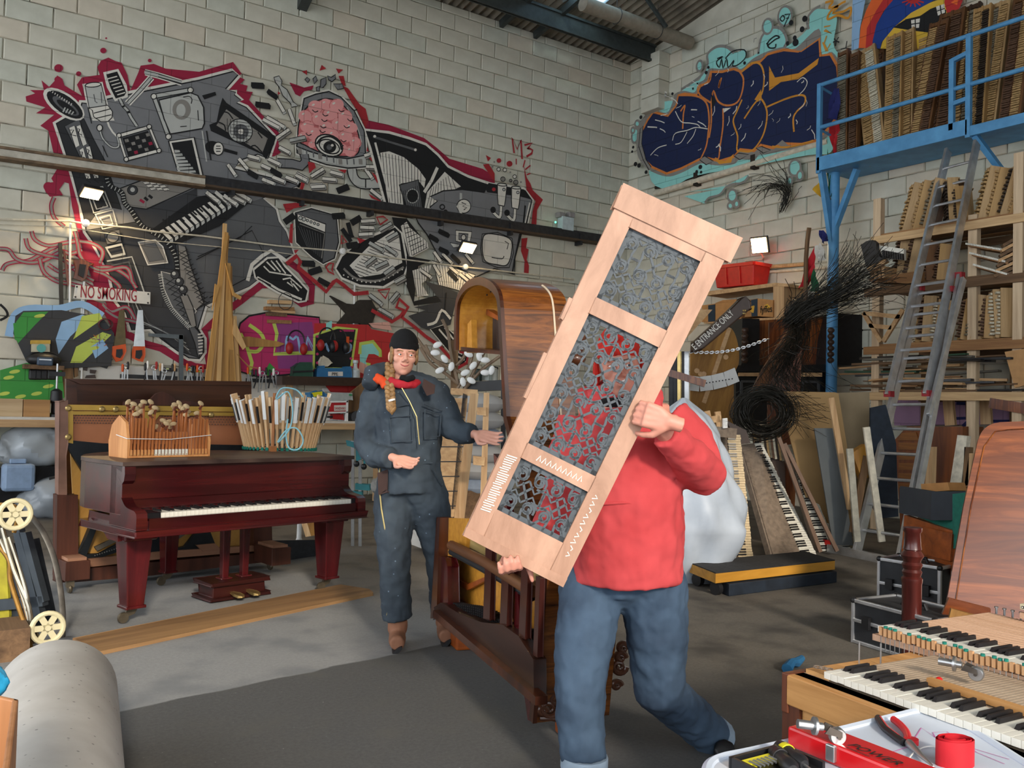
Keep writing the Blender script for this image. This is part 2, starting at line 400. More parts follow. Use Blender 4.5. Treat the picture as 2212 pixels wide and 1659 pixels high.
for i in range(19):
    x0 = -9+i*SW+.6
    for ya,yb in ((8.1,12.2),(4.0,8.3),(4.0,-3.6)):
        if i == 16 and ya == 8.1:
            sheet(x0,11.0,12.2,SHEET); sheet(x0,9.2,11.1,GL,'skylight_sheet'); sheet(x0,8.1,9.3,SHEET); continue
        sheet(x0,ya,yb,SHEET)
STB = mat('painted_steel','#3d4241',.6,.2,var=.2)
b_ = MB(); b_.bx(-9,XR-.15,11.16,11.24,7.52,7.56); b_.bx(-9,XR-.15,11.19,11.21,7.52,7.82); b_.bx(-9,XR-.15,11.16,11.24,7.79,7.83)
b_.build('steel_beam',STB,kind='structure',label='dark grey steel roof beam along the back wall')
for i,x in enumerate((8.05,8.75)):
    MB().beam((x,11.98,7.72),(x-.15,8.4,8.25),.07,.12).build('roof_purlin',STB,kind='structure',label='small steel purlin end at the back wall, '+ORD[i]+' from the left')
MB().beam((4.62,12.05,7.05),(4.45,10.3,7.5),.14,.16).build('rafter_end',STB,kind='structure',label='grey steel rafter end let into the back wall')
FLUE = mat('flue_paint','#8d8475',.7,var=.15)
fl = thing('roof_flue_pipe','pale round pipe hung on wires under the roof','pipe',(9.6,10.4,7.5))
MB().cyl((8.5,10.4,7.62),(10.85,10.4,7.62),.115,n=20).build('pipe',FLUE,fl,smooth=True)
for x in (9.2,10.1):
    MB().tube([V((x,10.4+.125*math.cos(a*.5236),7.62+.125*math.sin(a*.5236))) for a in range(12)],.006,5,closed=True).build('wire_loop',DARK,fl)
    MB().cyl((x,10.4,7.74),(x,10.4,8.06),.004,n=5).build('hanger',DARK,fl)
MB().beam((9.55,10.25,8.1),(10.1,10.2,7.62),.05,.05).build('roof_brace',STB,label='dark steel brace hanging beside the flue pipe',cat='brace')

# ================================================================ wall paintings: flat paint lying on the blockwork
def paintm(name,c,axis='x',r=.8):
    key = name+'_'+axis
    if key in MATS: return MATS[key]
    m,nt,b = _nt(key); L = nt.links.new; c = C(c)
    g = _n(nt,'ShaderNodeTexCoord'); sp = _n(nt,'ShaderNodeSeparateXYZ'); cb = _n(nt,'ShaderNodeCombineXYZ'); L(g.outputs['Object'],sp.inputs[0])
    L(sp.outputs['X' if axis == 'x' else 'Y'],cb.inputs[0]); L(sp.outputs['Z'],cb.inputs[1])
    br = _n(nt,'ShaderNodeTexBrick'); br.inputs['Scale'].default_value = 1; br.inputs['Brick Width'].default_value = BLW; br.inputs['Row Height'].default_value = BLH; br.inputs['Mortar Size'].default_value = .006; br.inputs['Mortar Smooth'].default_value = .6
    L(cb.outputs[0],br.inputs['Vector'])
    nz = _n(nt,'ShaderNodeTexNoise'); nz.inputs['Scale'].default_value = 6; nz.inputs['Detail'].default_value = 6; L(g.outputs['Object'],nz.inputs['Vector'])
    mr = _n(nt,'ShaderNodeMapRange'); mr.inputs['To Min'].default_value = .85; mr.inputs['To Max'].default_value = 1.12; L(nz.outputs['Fac'],mr.inputs['Value'])
    jm = _n(nt,'ShaderNodeMath',operation='MULTIPLY_ADD'); jm.inputs[1].default_value = -.35; L(br.outputs['Fac'],jm.inputs[0]); L(mr.outputs[0],jm.inputs[2])
    sc = _n(nt,'ShaderNodeVectorMath',operation='SCALE'); sc.inputs[0].default_value = c; L(jm.outputs[0],sc.inputs['Scale']); L(sc.outputs[0],b.inputs['Base Color'])
    bp = _n(nt,'ShaderNodeBump'); bp.invert = True; bp.inputs['Strength'].default_value = .5; bp.inputs['Distance'].default_value = .01; L(br.outputs['Fac'],bp.inputs['Height']); L(bp.outputs['Normal'],b.inputs['Normal'])
    b.inputs['Roughness'].default_value = r; MATS[key] = m; return m
PC = dict(red='#96193a',red2='#a3252c',wht='#d9d5cb',grey='#77787a',lgrey='#b4b5b0',mgrey='#5a5b5d',dgrey='#37383b',blk='#101114',pink='#e39a98',dpink='#c76a6c',navy='#0e1c46',teal='#8fcfc8',oran='#cf7a35',ochr='#cf8d2a',sgrey='#84807a',blue='#8fb4d8',green='#3c8f3e',lime='#b9c95a',mag='#b32a60',purp='#8a3a78',yel='#d8b13a',ired='#b52a2a',iblue='#123a86',vor='#e0632a',skin='#d9a596',char='#26272a',mauve='#a987a8',dbl='#222c66')
LAYER = [0]
class Paint:
    def __init__(s,P,ax='x'): s.P = P; s.ax = ax; s.by = []; s.mats = []; s.mi = []; s.mb = MB(); s.slots = []
    def _m(s,c):
        if c not in s.slots: s.slots.append(c)
        return s.slots.index(c)
    def _done(s,c,k): s.mi += [s._m(c)]*(len(s.mb.f)-k); LAYER[0] += 1
    def d(s): return .011+LAYER[0]*.00007
    def p(s,pts,c):
        k = len(s.mb.f); s.mb.poly(s.P.W(pts,s.d())); s._done(c,k); return s
    def ps(s,pts,c,n=5): return s.p([tuple(q) for q in spl([(x,y,0) for x,y in pts],n,True)] if False else [(q.x,q.y) for q in spl([V((x,y,0)) for x,y in pts],n,True)],c)
    def s(s,pts,wpx,c,closed=False,smooth=0):
        if smooth: pts = [(q.x,q.y) for q in spl([V((x,y,0)) for x,y in pts],smooth,closed)]
        W = s.P.W(pts,s.d()); dep = (W[0]-EYE).dot(FWD); k = len(s.mb.f)
        s.mb.ribbon(W,wpx*dep/FPX,s.P.n,closed); s._done(c,k); return s
    def o(s,pts,fill,lw=2,line='blk',smooth=False):      # filled and outlined
        if smooth: pts = [(q.x,q.y) for q in spl([V((x,y,0)) for x,y in pts],5,True)]
        s.p(pts,fill)
        if lw: s.s(pts,lw,line,True)
        return s
    def e(s,x,y,a,b,c,rot=0,lw=0,line='blk',n=20):
        t = rad(rot); pts = [(x+a*math.cos(q)*math.cos(t)-b*math.sin(q)*math.sin(t),y+a*math.cos(q)*math.sin(t)+b*math.sin(q)*math.cos(t)) for q in [2*math.pi*i/n for i in range(n)]]
        if c: s.p(pts,c)
        if lw: s.s(pts,lw,line,True)
        return s
    def key(s,x,y,L,ang,c='wht',w=9):                  # a painted loose key: a bar with two shaded sides
        t = rad(ang); ux,uy = math.cos(t)*L/2,math.sin(t)*L/2; vx,vy = -math.sin(t)*w/2,math.cos(t)*w/2
        q = [(x-ux-vx,y-uy-vy),(x+ux-vx,y+uy-vy),(x+ux+vx,y+uy+vy),(x-ux+vx,y-uy+vy)]
        sx,sy = w*.35,w*.55; dk = 'blk' if c == 'blk' else 'sgrey'
        s.o([q[3],q[2],(q[2][0]+sx,q[2][1]+sy),(q[3][0]+sx,q[3][1]+sy)],dk,1.2); s.o([q[1],q[2],(q[2][0]+sx,q[2][1]+sy),(q[1][0]+sx,q[1][1]+sy)],dk if c == 'blk' else 'lgrey',1.2)
        return s.o(q,c,1.6)
    def build(s,name,parent,label=None,**k):
        o = s.mb.build(name,[paintm(c,PC[c],s.ax) for c in s.slots],parent,label,origin=V((0,0,0)),**k)
        o.data.polygons.foreach_set('material_index',s.mi); return o
mur = thing('wall_mural','large black, grey and crimson mural of musical machines on the back wall','mural',BW.w(650,900))
# --- backdrop of crimson and pale halo
m = Paint(BW)
m.p(cA('470,900 440,800 365,790 330,640 275,605 370,530 245,520 310,480 180,440 175,405 240,385 205,362 300,362 283,295 335,340 372,300 390,262 425,285 440,330 560,402 525,325 560,275 680,258 665,205 690,160 740,140 790,165 830,175 870,260 890,365 945,240 960,195 1050,183 1130,215 1360,237 1590,170 1650,250 1625,268 1670,290 1640,320 1690,332 1680,370 1725,375 1700,430 1745,480 1890,640 1940,690 1900,720 1915,790 1870,815 1300,800 700,900'),'red')
m.p(cA('400,885 350,965 365,990 330,995 295,1020 310,1055 340,1090 430,1080 405,1040 440,990 470,1000 490,1150 560,1440 500,1480 600,1560 640,1700 560,1659 700,1760 760,1900 800,2010 870,2020 780,1500 560,900'),'red')
for x,y,r in ((725,8,7),(705,92,21),(400,212,30),(537,250,18),(1022,160,13),(395,290,24),(330,1020,34),(385,965,28)): m.e(*cA('%d,%d' % (x,y))[0],r*K7,r*K7*.9,'red')
m.s(cC('590,540 720,590 770,680 800,760 880,770 990,830 1100,860 1230,940 1330,985 1425,985 1415,880 1395,740 1500,640 1640,540 1780,430 1880,430'),16,'red')
m.s(cC('1860,440 1980,500 2060,560 2125,545 2130,440 2050,330 1965,265'),14,'red')
m.p(cB('620,570 760,600 1000,690 1090,760 1170,830 1400,900 1480,950 1480,1000 1300,940 1150,880 1000,740 760,660 600,625'),'red')
m.p(cB('440,330 480,350 560,460 600,490 620,570 600,625 540,500 500,440'),'red2'); m.p(cB('415,265 450,265 465,335 440,330'),'red2')
for s_ in ('165,235 200,225 200,260','300,190 330,215 285,230','398,215 445,222 415,250','80,310 140,330 180,345 245,330 235,360 180,370 150,405 120,390'): m.p(cB(s_),'red2' if s_[0] != '8' else 'red')
m.p(cB('1680,880 1700,960 1725,1000 1740,1045 1810,1110 1770,1180 1765,1290 1730,1295 1740,1190 1760,1120 1700,1060'),'red2')
m.p(cB('1665,1375 1705,1370 1695,1440 1712,1450 1700,1520 1715,1560 1712,1620 1680,1620 1685,1530 1660,1460'),'red2'); m.p(cB('1400,870 1440,865 1480,930 1482,1000 1440,930'),'red2')
for s_ in ('1420,805 1455,825 1435,850',): m.p(cB(s_),'red2')
for x,y,r in ((1510,843,16),(1582,865,20)): m.e(*cB('%d,%d' % (x,y))[0],r*K7,r*K7,'red2')
for s_ in ('1628,830 1628,870','1688,840 1675,890','1725,875 1690,905','1700,940 1725,930'): m.s(cB(s_),3,'red2')
m.s(cB('1614,792 1600,688 1634,765 1660,702 1668,832'),4.5,'red2'); m.s(cB('1684,738 1736,724 1704,764 1722,762 1740,772 1734,794 1698,816'),4.5,'red2')
m.build('backdrop_paint',mur)
# --- left figure
m = Paint(BW)
body = cA('385,590 545,500 560,450 600,455 840,400 1360,295 1590,235 1625,258 1540,355 1610,378 1600,395 1645,430 1615,450 1680,480 1880,690 1830,830 1760,800 1640,840 1600,900 2050,1010 1900,1060 1790,1100 1880,1180 1900,1260 1950,1330 2000,1480 1880,1560 1700,1700 1400,1830 1350,1990 1390,2060 1390,2150 1360,2195 1290,2190 1210,2140 1100,2060 1030,1990 960,1990 900,2000 860,1880 790,1790 760,1640 700,1500 640,1400 590,1330 560,1150 490,900')
m.s(body,15,'wht',True); m.o(body,'grey',3)
m.p(cA('1200,1420 1500,1290 1700,1130 1790,1100 1880,1180 1900,1260 1950,1330 2000,1480 1880,1560 1700,1700 1400,1830 1290,1900 1240,1650'),'mgrey')
m.o(cA('590,1320 1000,1250 1050,1310 1200,1420 1220,1640 1330,1960 1390,2080 1360,2190 1210,2140 1030,1990 900,2000 860,1880 790,1790 760,1640 640,1400'),'dgrey',2)
m.o(cA('385,590 545,500 640,700 720,850 830,1180 700,1150 590,1300 500,950'),'char',2); m.o(cA('440,610 540,560 640,820 560,850'),'mgrey',2)
for s_ in ('470,620 510,605 545,740 515,755','520,610 550,600 595,730 565,745','540,770 570,755 590,830 560,835','585,750 615,745 635,830 605,832','575,930 610,925 620,965 590,970','630,930 665,925 675,960 645,965'):
    m.o(cA(s_),'wht',1.5); q = cA(s_); m.s([(q[0][0]+3,q[0][1]+5),(q[1][0]-2,q[1][1]+9),(q[0][0]+5,q[0][1]+15),(q[1][0]+3,q[1][1]+22)],2,'blk')
# wheel on its shoulder
m.e(138,225,52,24,'wht',35).e(140,226,46,19,'blk',35).e(142,229,34,11,'mgrey',35).e(144,231,26,7,'blk',35)
for a in range(-5,6): m.s([(128+a*5,211+a*3.4),(130+a*5,207+a*3.2)],1.5,'wht')
for i in range(4): m.s([(136+i*6,242+i*2),(141+i*6,232+i*3)],2.5,'lgrey')
# valve, microphone, boom arm
m.s(cA('575,330 690,315 725,470 770,560 640,560 600,430'),9,'wht',True); m.o(cA('580,330 690,318 728,470 608,482'),'lgrey',2).e(*cA('636,326')[0],17,5,'wht',-5,2)
m.o(cA('605,485 735,465 768,510 765,550 735,578 690,578 640,545 630,500'),'wht',2).s(cA('640,520 755,490'),2,'blk').s(cA('655,555 760,530'),2,'blk')
m.s(cA('640,390 650,440 665,450'),2,'mgrey').s(cA('690,375 695,450'),2,'mgrey').s(cA('735,580 745,610 770,650 800,680'),4,'wht')
m.s(cA('720,250 800,230 850,330 860,400 790,425 745,340'),10,'wht',True).p(cA('725,255 800,235 835,310 862,380 848,402 790,420 755,350'),'blk')
for i in range(6): m.s(cA('%d,%d %d,%d' % (735+i*13,285+i*22,800+i*11,268+i*22)),2.2,'wht')
m.s(cA('815,420 840,470 870,500 895,550 935,610'),8,'blk').s(cA('815,420 840,470 870,500 895,550 935,610'),5,'lgrey').s(cA('838,468 845,480'),6,'blk').s(cA('875,505 882,520'),6,'blk')
m.s(cA('870,455 960,360 1035,275'),13,'wht').s(cA('870,455 960,360 1035,275'),8,'blk').s(cA('870,455 960,360 1035,275'),5,'lgrey')
m.s(cA('990,240 1080,262 1240,312'),14,'wht').s(cA('990,240 1080,262 1240,312'),9,'blk').s(cA('985,240 1080,262'),6,'lgrey').s(cA('1080,262 1240,308'),4,'lgrey')
# screen
m.s(cA('1050,405 1300,360'),11,'blk').s(cA('1050,405 1150,680'),11,'blk').s(cA('1050,405 1300,360'),7,'lgrey').s(cA('1050,405 1150,680'),7,'lgrey')
for x,y in ((1050,405),(1300,362),(1150,680)): m.e(*cA('%d,%d' % (x,y))[0],6,6,'wht',0,2)
m.o(cA('1085,430 1300,380 1350,400 1390,480 1395,590 1380,625 1165,662 1120,560'),'lgrey',3).e(*cA('1240,495')[0],20,22,'sgrey').e(*cA('1235,500')[0],10,14,'lgrey').s(cA('1250,410 1290,405 1310,425 1305,455'),2,'blk',smooth=4).s(cA('1350,500 1355,570'),2,'blk').s(cA('1230,612 1275,608'),2,'blk')
m.o(cA('1380,400 1470,375 1475,395 1395,425'),'blk',1)
# speaker
m.o(cA('1520,415 1545,450 1880,680 1870,730 1815,835 1790,800 1440,640 1430,600 1480,580 1500,480'),'blk',1); m.o(cA('1545,490 1830,690 1790,795 1475,605'),'sgrey',2)
m.e(*cA('1640,640')[0],27,25,'lgrey',35,2).e(*cA('1645,645')[0],17,16,'mgrey',35).e(*cA('1645,645')[0],6,6,'wht')
for i in range(-3,4): m.s([(520+i*7-8,283+i*5-24+abs(i)*4),(520+i*7-8,283+i*5+24-abs(i)*4)],1.2,'blk'); m.s([(495+abs(i)*3,283+i*7),(546-abs(i)*3,287+i*7)],1.2,'blk')
for q in ('1530,510 1560,520 1590,560','1490,580 1530,600 1540,640','1700,760 1740,740 1790,790','1760,650 1790,690'): m.s(cA(q),3,'blk',smooth=3)
# checkerboard, stairs picture, jack
m.s(cA('810,675 1020,615 1085,775 860,835'),12,'blk',True).s(cA('810,675 1020,615 1085,775 860,835'),7,'wht',True).p(cA('835,690 1010,640 1065,765 875,815'),'blk')
for i in range(5):
    for j in range(4):
        if (i+j) % 2 == 0:
            x,y = 850+i*36+j*9,700-i*10+j*30; m.p(cA('%d,%d %d,%d %d,%d %d,%d' % (x,y,x+24,y-6,x+31,y+14,x+7,y+20)),'red' if (i,j) in ((4,2),(1,3)) else 'sgrey')
for x,y in ((812,672),(1018,612),(1085,775),(862,835)): m.e(*cA('%d,%d' % (x,y))[0],5,5,'wht',0,2)
m.o(cA('1150,710 1325,685 1385,945 1215,925'),'wht',3).p(cA('1170,722 1310,702 1365,940 1230,915'),'blk')
for i in range(7): m.p(cA('%d,%d %d,%d %d,%d %d,%d' % (1190+i*3,770+i*24,1225+i*18,772+i*23,1230+i*18,786+i*23,1195+i*3,790+i*24)),'lgrey')
m.e(*cA('1455,755')[0],18,14,'blk',20).e(*cA('1490,762')[0],11,14,'wht',0,2).s(cA('1475,745 1505,745'),2,'blk').s(cA('1473,762 1508,762'),2,'blk').s(cA('1475,780 1505,780'),2,'blk').s(cA('1530,770 1620,795'),7,'blk')
m.s(cA('680,620 700,690 760,750 810,745 800,680'),5,'blk',smooth=4).s(cA('680,620 700,690 760,750 810,745 800,680'),3,'lgrey',smooth=4).e(*cA('680,620')[0],6,7,'wht',0,2)
m.s(cA('600,480 625,590'),2,'blk').s(cA('700,740 735,820'),2,'blk').s(cA('1380,640 1410,850'),3,'lgrey').s(cA('1410,640 1440,840'),3,'blk')
# synth slab, keys, strap, panels
m.o(cA('790,1045 1000,965 1340,1020 1000,1175 890,1160'),'sgrey',3).p(cA('890,1165 1000,1180 1345,1030 1345,1090 1040,1310 990,1290'),'dgrey').e(*cA('905,1045')[0],11,10,'dgrey',0,2).e(*cA('905,1042')[0],5,5,'lgrey')
for i in range(3):
    for j in range(3): x,y = 975+i*45+j*22,990+i*2+j*20; m.o(cA('%d,%d %d,%d %d,%d %d,%d' % (x,y,x+36,y-6,x+50,y+10,x+14,y+17)),'wht',1.2)
m.s(cA('955,1110 985,1130'),6,'red').s(cA('985,1095 1010,1115'),6,'blk').s(cA('1015,1080 1040,1100'),6,'blk')
m.p(cA('1040,1310 1345,1090 1650,1040 1700,1130 1500,1290 1200,1420'),'blk')
for i in range(12):
    x,y = 1150+i*36,1370-i*21; m.o(cA('%d,%d %d,%d %d,%d %d,%d' % (x-60,y-48,x-34,y-62,x+30,y+2,x+6,y+18)),'wht',1.3); m.o(cA('%d,%d %d,%d %d,%d %d,%d' % (x+6,y+18,x+30,y+2,x+34,y+26,x+10,y+44)),'lgrey',1.3)
for i in range(9): x,y = 1160+i*42,1285-i*22; m.s(cA('%d,%d %d,%d' % (x-50,y-40,x+15,y+18)),4,'blk')
for x,y,a in ((1450,1090,38),(1510,1090,40),(1570,1110,35),(1620,1100,28),(1660,1085,30)): m.key(*cA('%d,%d' % (x,y))[0],34,a,'wht',9)
strap = cA('725,930 745,1010 830,1060 850,1130 900,1190 960,1280 1040,1330 1130,1390 1190,1480 1210,1580 1185,1680'); m.s(strap,11,'blk',smooth=5)
sp2 = spl([V((x,y,0)) for x,y in strap],8)
for i in range(0,len(sp2)-1,2): a,q = sp2[i],sp2[i+1]; t = (q-a).normalized(); nn = V((-t.y,t.x,0)); m.s([(a.x-nn.x*4,a.y-nn.y*4),(a.x+nn.x*4,a.y+nn.y*4)],1.8,'lgrey')
for k,q in enumerate(('590,1040 700,1020 760,1170 640,1200','620,1070 690,1055 735,1155 660,1175','650,1210 770,1180 800,1290 700,1310','680,1235 750,1215 770,1275 715,1290')): m.s(cA(q),3,'lgrey',True)
m.o(cA('710,1330 815,1315 830,1400 730,1415'),'mgrey',2).e(*cA('770,1365')[0],13,12,'sgrey',0,2); m.s(cA('725,1440 830,1415 850,1480 760,1500'),6,'lgrey',True)
m.s(cA('730,1530 900,1500 950,1640 990,1760'),3,'lgrey').s(cA('760,1560 880,1535 930,1700'),3,'mgrey'); m.o(cA('945,1400 1060,1385 1110,1430 1145,1540 1010,1555'),'sgrey',3,'wht')
m.o(cA('965,1420 1060,1405 1120,1520 1020,1535'),'mgrey',1); m.s(cA('1350,1500 1640,1370 1720,1290'),2,'blk').s(cA('1340,1520 1720,1320 1840,1560'),2,'blk').s(cA('1430,1780 1850,1560 1980,1490'),2,'blk')
# cross-hatched panels of the leg and the boot
m.o(cA('1215,1420 1265,1430 1300,1560 1390,1815 1330,1870 1280,1800 1230,1640'),'sgrey',2); m.o(cA('1100,1600 1180,1620 1250,1760 1340,1870 1280,1960 1180,1850 1120,1720'),'mgrey',2,'wht')
for i in range(12): y = 1450+i*32; x = 1218+i*14; m.s(cA('%d,%d %d,%d' % (x-8,y+8,x+62,y+46)),1.6,'blk').s(cA('%d,%d %d,%d' % (x-4,y+40,x+60,y+2)),1.6,'blk')
for i in range(8): y = 1640+i*36; x = 1130+i*18; m.s(cA('%d,%d %d,%d' % (x-8,y+8,x+80,y+52)),1.4,'blk').s(cA('%d,%d %d,%d' % (x,y+50,x+70,y)),1.4,'blk')
for x,y,r in ((1195,1622,9),(1225,1670,9),(1250,1725,9)): m.e(*cA('%d,%d' % (x,y))[0],r,r,'dgrey',0,2).e(*cA('%d,%d' % (x-8,y-8))[0],4,4,'lgrey')
m.o(cA('1230,1770 1280,1760 1320,1850 1340,1970 1310,1990'),'sgrey',2)
sp2 = spl([V((x,y,0)) for x,y in cA('1095,1620 1120,1750 1170,1850 1240,1930 1300,1990')],8)
for i in range(0,len(sp2)-1): a,q = sp2[i],sp2[i+1]; t = (q-a).normalized(); m.s([(a.x+t.y*5,a.y-t.x*5),(a.x-t.y*5,a.y+t.x*5)],1.8,'lgrey')
for i in range(4):
    d = i*26; m.s(cA('%d,%d %d,%d %d,%d %d,%d' % (870+d,1790+d*.4,900+d*1.5,1930+d*.3,1100+d,2000+d*.5,1270+d*.4,2090+d*.9)),2,'lgrey' if i % 2 == 0 else 'mgrey')
m.o(cA('1290,1985 1330,1980 1370,2030 1390,2090 1385,2150 1350,2180 1330,2090'),'mgrey',2)
for i in range(7): m.s(cA('%d,%d %d,%d' % (1350+i*1,2030+i*22,1388-i,2025+i*22)),2.4,'wht')
m.build('synthesiser_figure_paint',mur)
# --- running shoe
m = Paint(BW); sh = cC('1740,330 1830,255 1900,250 1940,310 2030,400 2095,470 2080,530 2040,535 1900,470 1840,435 1750,370')
m.s(cC('1690,400 1720,290 1790,230 1850,195 1920,240 1960,270'),8,'wht').s(sh,12,'wht',True).o(sh,'blk',3)
for q in ('1820,270 1880,330','1850,262 1915,340','1885,262 1950,350','1800,300 1840,340 1990,365','1930,390 1980,380 2060,450','1960,410 2000,440 1985,400','2000,420 2040,470'): m.s(cC(q),3.2,'wht')
m.s(cC('1755,375 1845,425 1900,460 2060,528'),5,'wht').s(cC('1760,385 1850,432'),3,'blk').build('shoe_paint',mur)
# --- cables streaming off to the left
m = Paint(BW)
for q in ('15,330 40,290 110,270 200,260 330,190 420,150','0,180 60,190 110,250 200,275 300,260 420,200 480,215 560,190','215,60 240,120 330,160 450,140 540,130 640,150 700,200 680,280','175,110 200,180 290,220 420,250 520,330 640,400','270,250 300,340 380,400 480,420 560,440','330,290 420,340 520,300 620,310 760,310 870,370 930,450','640,330 720,360 800,420 820,450','370,-170 350,-110 370,-30 440,30','700,560 760,610 860,580 910,640 930,690','720,600 800,650 930,680','510,60 530,140 545,220 600,290 700,330 860,310 900,400'):
    c_ = cC(q); m.s(c_,9,'red',smooth=5).s(c_,4.5,'sgrey',smooth=5)
m.build('cable_paint',mur)
# --- brain under a bell jar
m = Paint(BW)
dome = cB('130,740 155,560 180,420 260,390 350,372 430,410 520,500 590,640 600,800 600,885 480,895 330,870 215,830 130,790')
m.s(dome,10,'wht',True).o(dome,'grey',3); m.s(cB('470,480 540,620 570,720'),5,'lgrey',smooth=4)
br_ = cB('140,700 150,560 210,470 300,425 390,430 470,490 530,600 560,720 540,800 440,815 300,790 190,740'); m.o(br_,'dpink',3,smooth=True)
rb = random.Random(5)
for x,y,r in ((190,540,46),(260,480,50),(330,460,42),(400,470,50),(460,540,48),(360,530,46),(280,560,50),(200,610,44),(170,680,34),(250,660,46),(330,620,48),(420,600,50),(500,620,42),(380,670,44),(460,680,46),(530,720,40),(500,780,40),(440,760,38),(240,730,30)):
    X_,Y_ = cB('%d,%d' % (x,y))[0]; r *= K7; m.e(X_,Y_,r*1.08,r*.92,'pink',rb.uniform(-40,40)); t = rb.uniform(0,6)
    m.s([(X_+r*.95*math.cos(t+i*.5),Y_+r*.9*math.sin(t+i*.5)) for i in range(5)],1.8,'dpink'); m.e(X_-r*.35,Y_-r*.35,r*.22,r*.13,'wht',-30)
for i in range(12): x,y = rb.uniform(190,510),rb.uniform(480,740); m.s(cB('%d,%d %d,%d %d,%d' % (x,y,x+18,y+16,x+40,y+8)),2,'blk',smooth=3)
m.e(*cB('350,740')[0],31,22,'wht',25,3).e(*cB('352,748')[0],23,14,'wht',22,3).e(*cB('355,750')[0],14,13,'blk').e(*cB('352,752')[0],6,6,'mgrey').e(*cB('372,740')[0],3,3,'wht').s(cB('265,730 300,690 360,680 420,720 435,770'),4,'blk',smooth=4)
m.o(cB('125,745 215,780 330,815 480,830 605,805 605,885 480,895 330,870 215,830 140,790'),'lgrey',3)
for i in range(10): x = 150+i*46; y = 760+min(i,6)*12; m.s(cB('%d,%d %d,%d' % (x,y,x+3,y+38)),3 if i % 3 else 9,'mgrey' if i % 3 else 'sgrey')
m.s(cB('0,860 100,865 160,880 190,850 180,800'),22,'blk').s(cB('0,860 100,865 160,880 190,850 180,800'),17,'grey').s(cB('505,900 520,960 570,1000 690,1000'),24,'blk',smooth=4).s(cB('505,900 520,960 570,1000 690,1000'),19,'lgrey',smooth=4).s(cB('600,970 600,1030'),3,'blk')
for q in ('185,290 200,275 220,290 205,312','240,285 260,265 270,295 250,320','295,290 330,275 330,320 310,345 290,345','340,265 365,275 395,255 395,285 370,305 345,290','380,320 440,320 450,350 410,360','262,345 285,335 285,370 265,370'): m.o(cB(q),'grey',2)
m.o(cA('1870,275 1905,265 1925,300 1920,330 1960,360 2000,440 2035,470 1990,480 1985,455 1930,400 1905,340 1880,310'),'lgrey',2)
for x,y,L,a,c_ in ((1755,325,26,3,'blk'),(1855,385,22,35,'blk'),(1790,460,30,8,'blk'),(1915,470,30,60,'wht'),(1990,540,34,70,'wht'),(1880,580,44,30,'wht'),(1850,590,40,28,'wht'),(1930,660,34,-35,'wht'),(2030,695,34,-12,'lgrey'),(1940,770,26,28,'wht'),(1730,820,26,15,'wht'),(1660,865,30,50,'wht'),(1580,905,28,55,'wht'),(1870,850,28,25,'wht'),(1820,890,26,25,'wht'),(1830,985,28,22,'wht'),(1900,970,28,22,'wht'),(1990,970,28,22,'wht'),(2060,950,26,28,'wht'),(2160,930,26,-30,'wht'),(2160,1010,26,-3,'wht'),(1720,930,22,30,'blk'),(1880,920,24,30,'blk')): m.key(*cA('%d,%d' % (x,y))[0],L,a,c_,8)
for x,y,L,a,c_ in ((270,925,32,-32,'wht'),(400,930,28,15,'wht'),(350,970,30,5,'wht'),(160,960,28,28,'wht'),(275,1020,30,-3,'wht'),(440,1030,26,-22,'blk'),(620,930,24,55,'wht'),(640,885,24,2,'wht'),(670,1070,30,38,'wht'),(620,800,20,-20,'wht')): m.key(*cB('%d,%d' % (x,y))[0],L,a,c_,8)
for q in ('205,850 250,860 260,890 215,930','160,990 185,1000 170,1050 150,1045','410,905 470,905 460,930','620,825 640,820 655,860','640,920 690,960 680,1000','620,1070 690,1110 720,1130 640,1100','610,745 620,780 605,780','1,370 20,385 0,395'): m.p(cB(q),'red2')
m.build('brain_paint',mur)
# --- right figure: broken grand with strings, speaker, screen and valves
m = Paint(BW)
wing = cB('600,640 760,660 900,700 1010,740 1090,810 1160,890 1300,960 1450,1010 1680,1040 1735,1110 1700,1290 1000,1240 780,1180 740,1130 690,950 640,760')
m.s(wing,12,'wht',True).p(wing,'blk'); m.p(cB('700,790 760,780 860,820 960,900 1010,970 1000,1030 960,980 840,1000 860,1170 760,1150 720,950'),'wht')
for i in range(13): m.s(cB('%d,%d %d,%d' % (715+i*22,790+i*4+(i > 8)*(i-8)*14,745+i*19,1140-i*(6 if i > 6 else 1))),1.4,'blk')
m.s(cB('650,680 940,770'),5,'mgrey').s(cB('665,720 720,930 780,1140'),5,'wht').s(cB('1090,890 1050,980 1000,1060'),7,'wht').e(*cB('940,770')[0],3,3,'wht').e(*cB('662,678')[0],3,3,'wht')
m.o(cB('830,1010 960,975 990,1180 880,1170'),'mgrey',3); m.e(*cB('920,1085')[0],13,15,'blk',0,2,'lgrey').e(*cB('920,1085')[0],9,11,'blk')
for i in range(8): m.s(cB('%d,%d %d,%d' % (855+i*14,1050-i*5,880+i*14,1165)),1.2,'blk')
m.p(cB('1140,920 1250,1020 1120,1080 1050,1190 1000,1180 1020,1060'),'wht')
for i in range(9): m.s(cB('%d,%d %d,%d' % (1050+i*16,1030-i*12,1010+i*26,1190-i*18)),1.3,'blk')
tor = cB('1130,1050 1260,1040 1410,1060 1440,1000 1690,1050 1735,1115 1720,1180 1690,1290 1650,1350 1620,1500 1615,1620 1480,1580 1350,1640 1100,1500 1020,1350 960,1270 920,1180 1060,1200 1040,1160 1090,1120 1040,1090')
m.o(tor,'grey',3); m.p(cB('1410,1020 1440,1000 1690,1045 1735,1110 1660,1090 1430,1060'),'blk').e(*cB('1475,1040')[0],4,4,'red2')
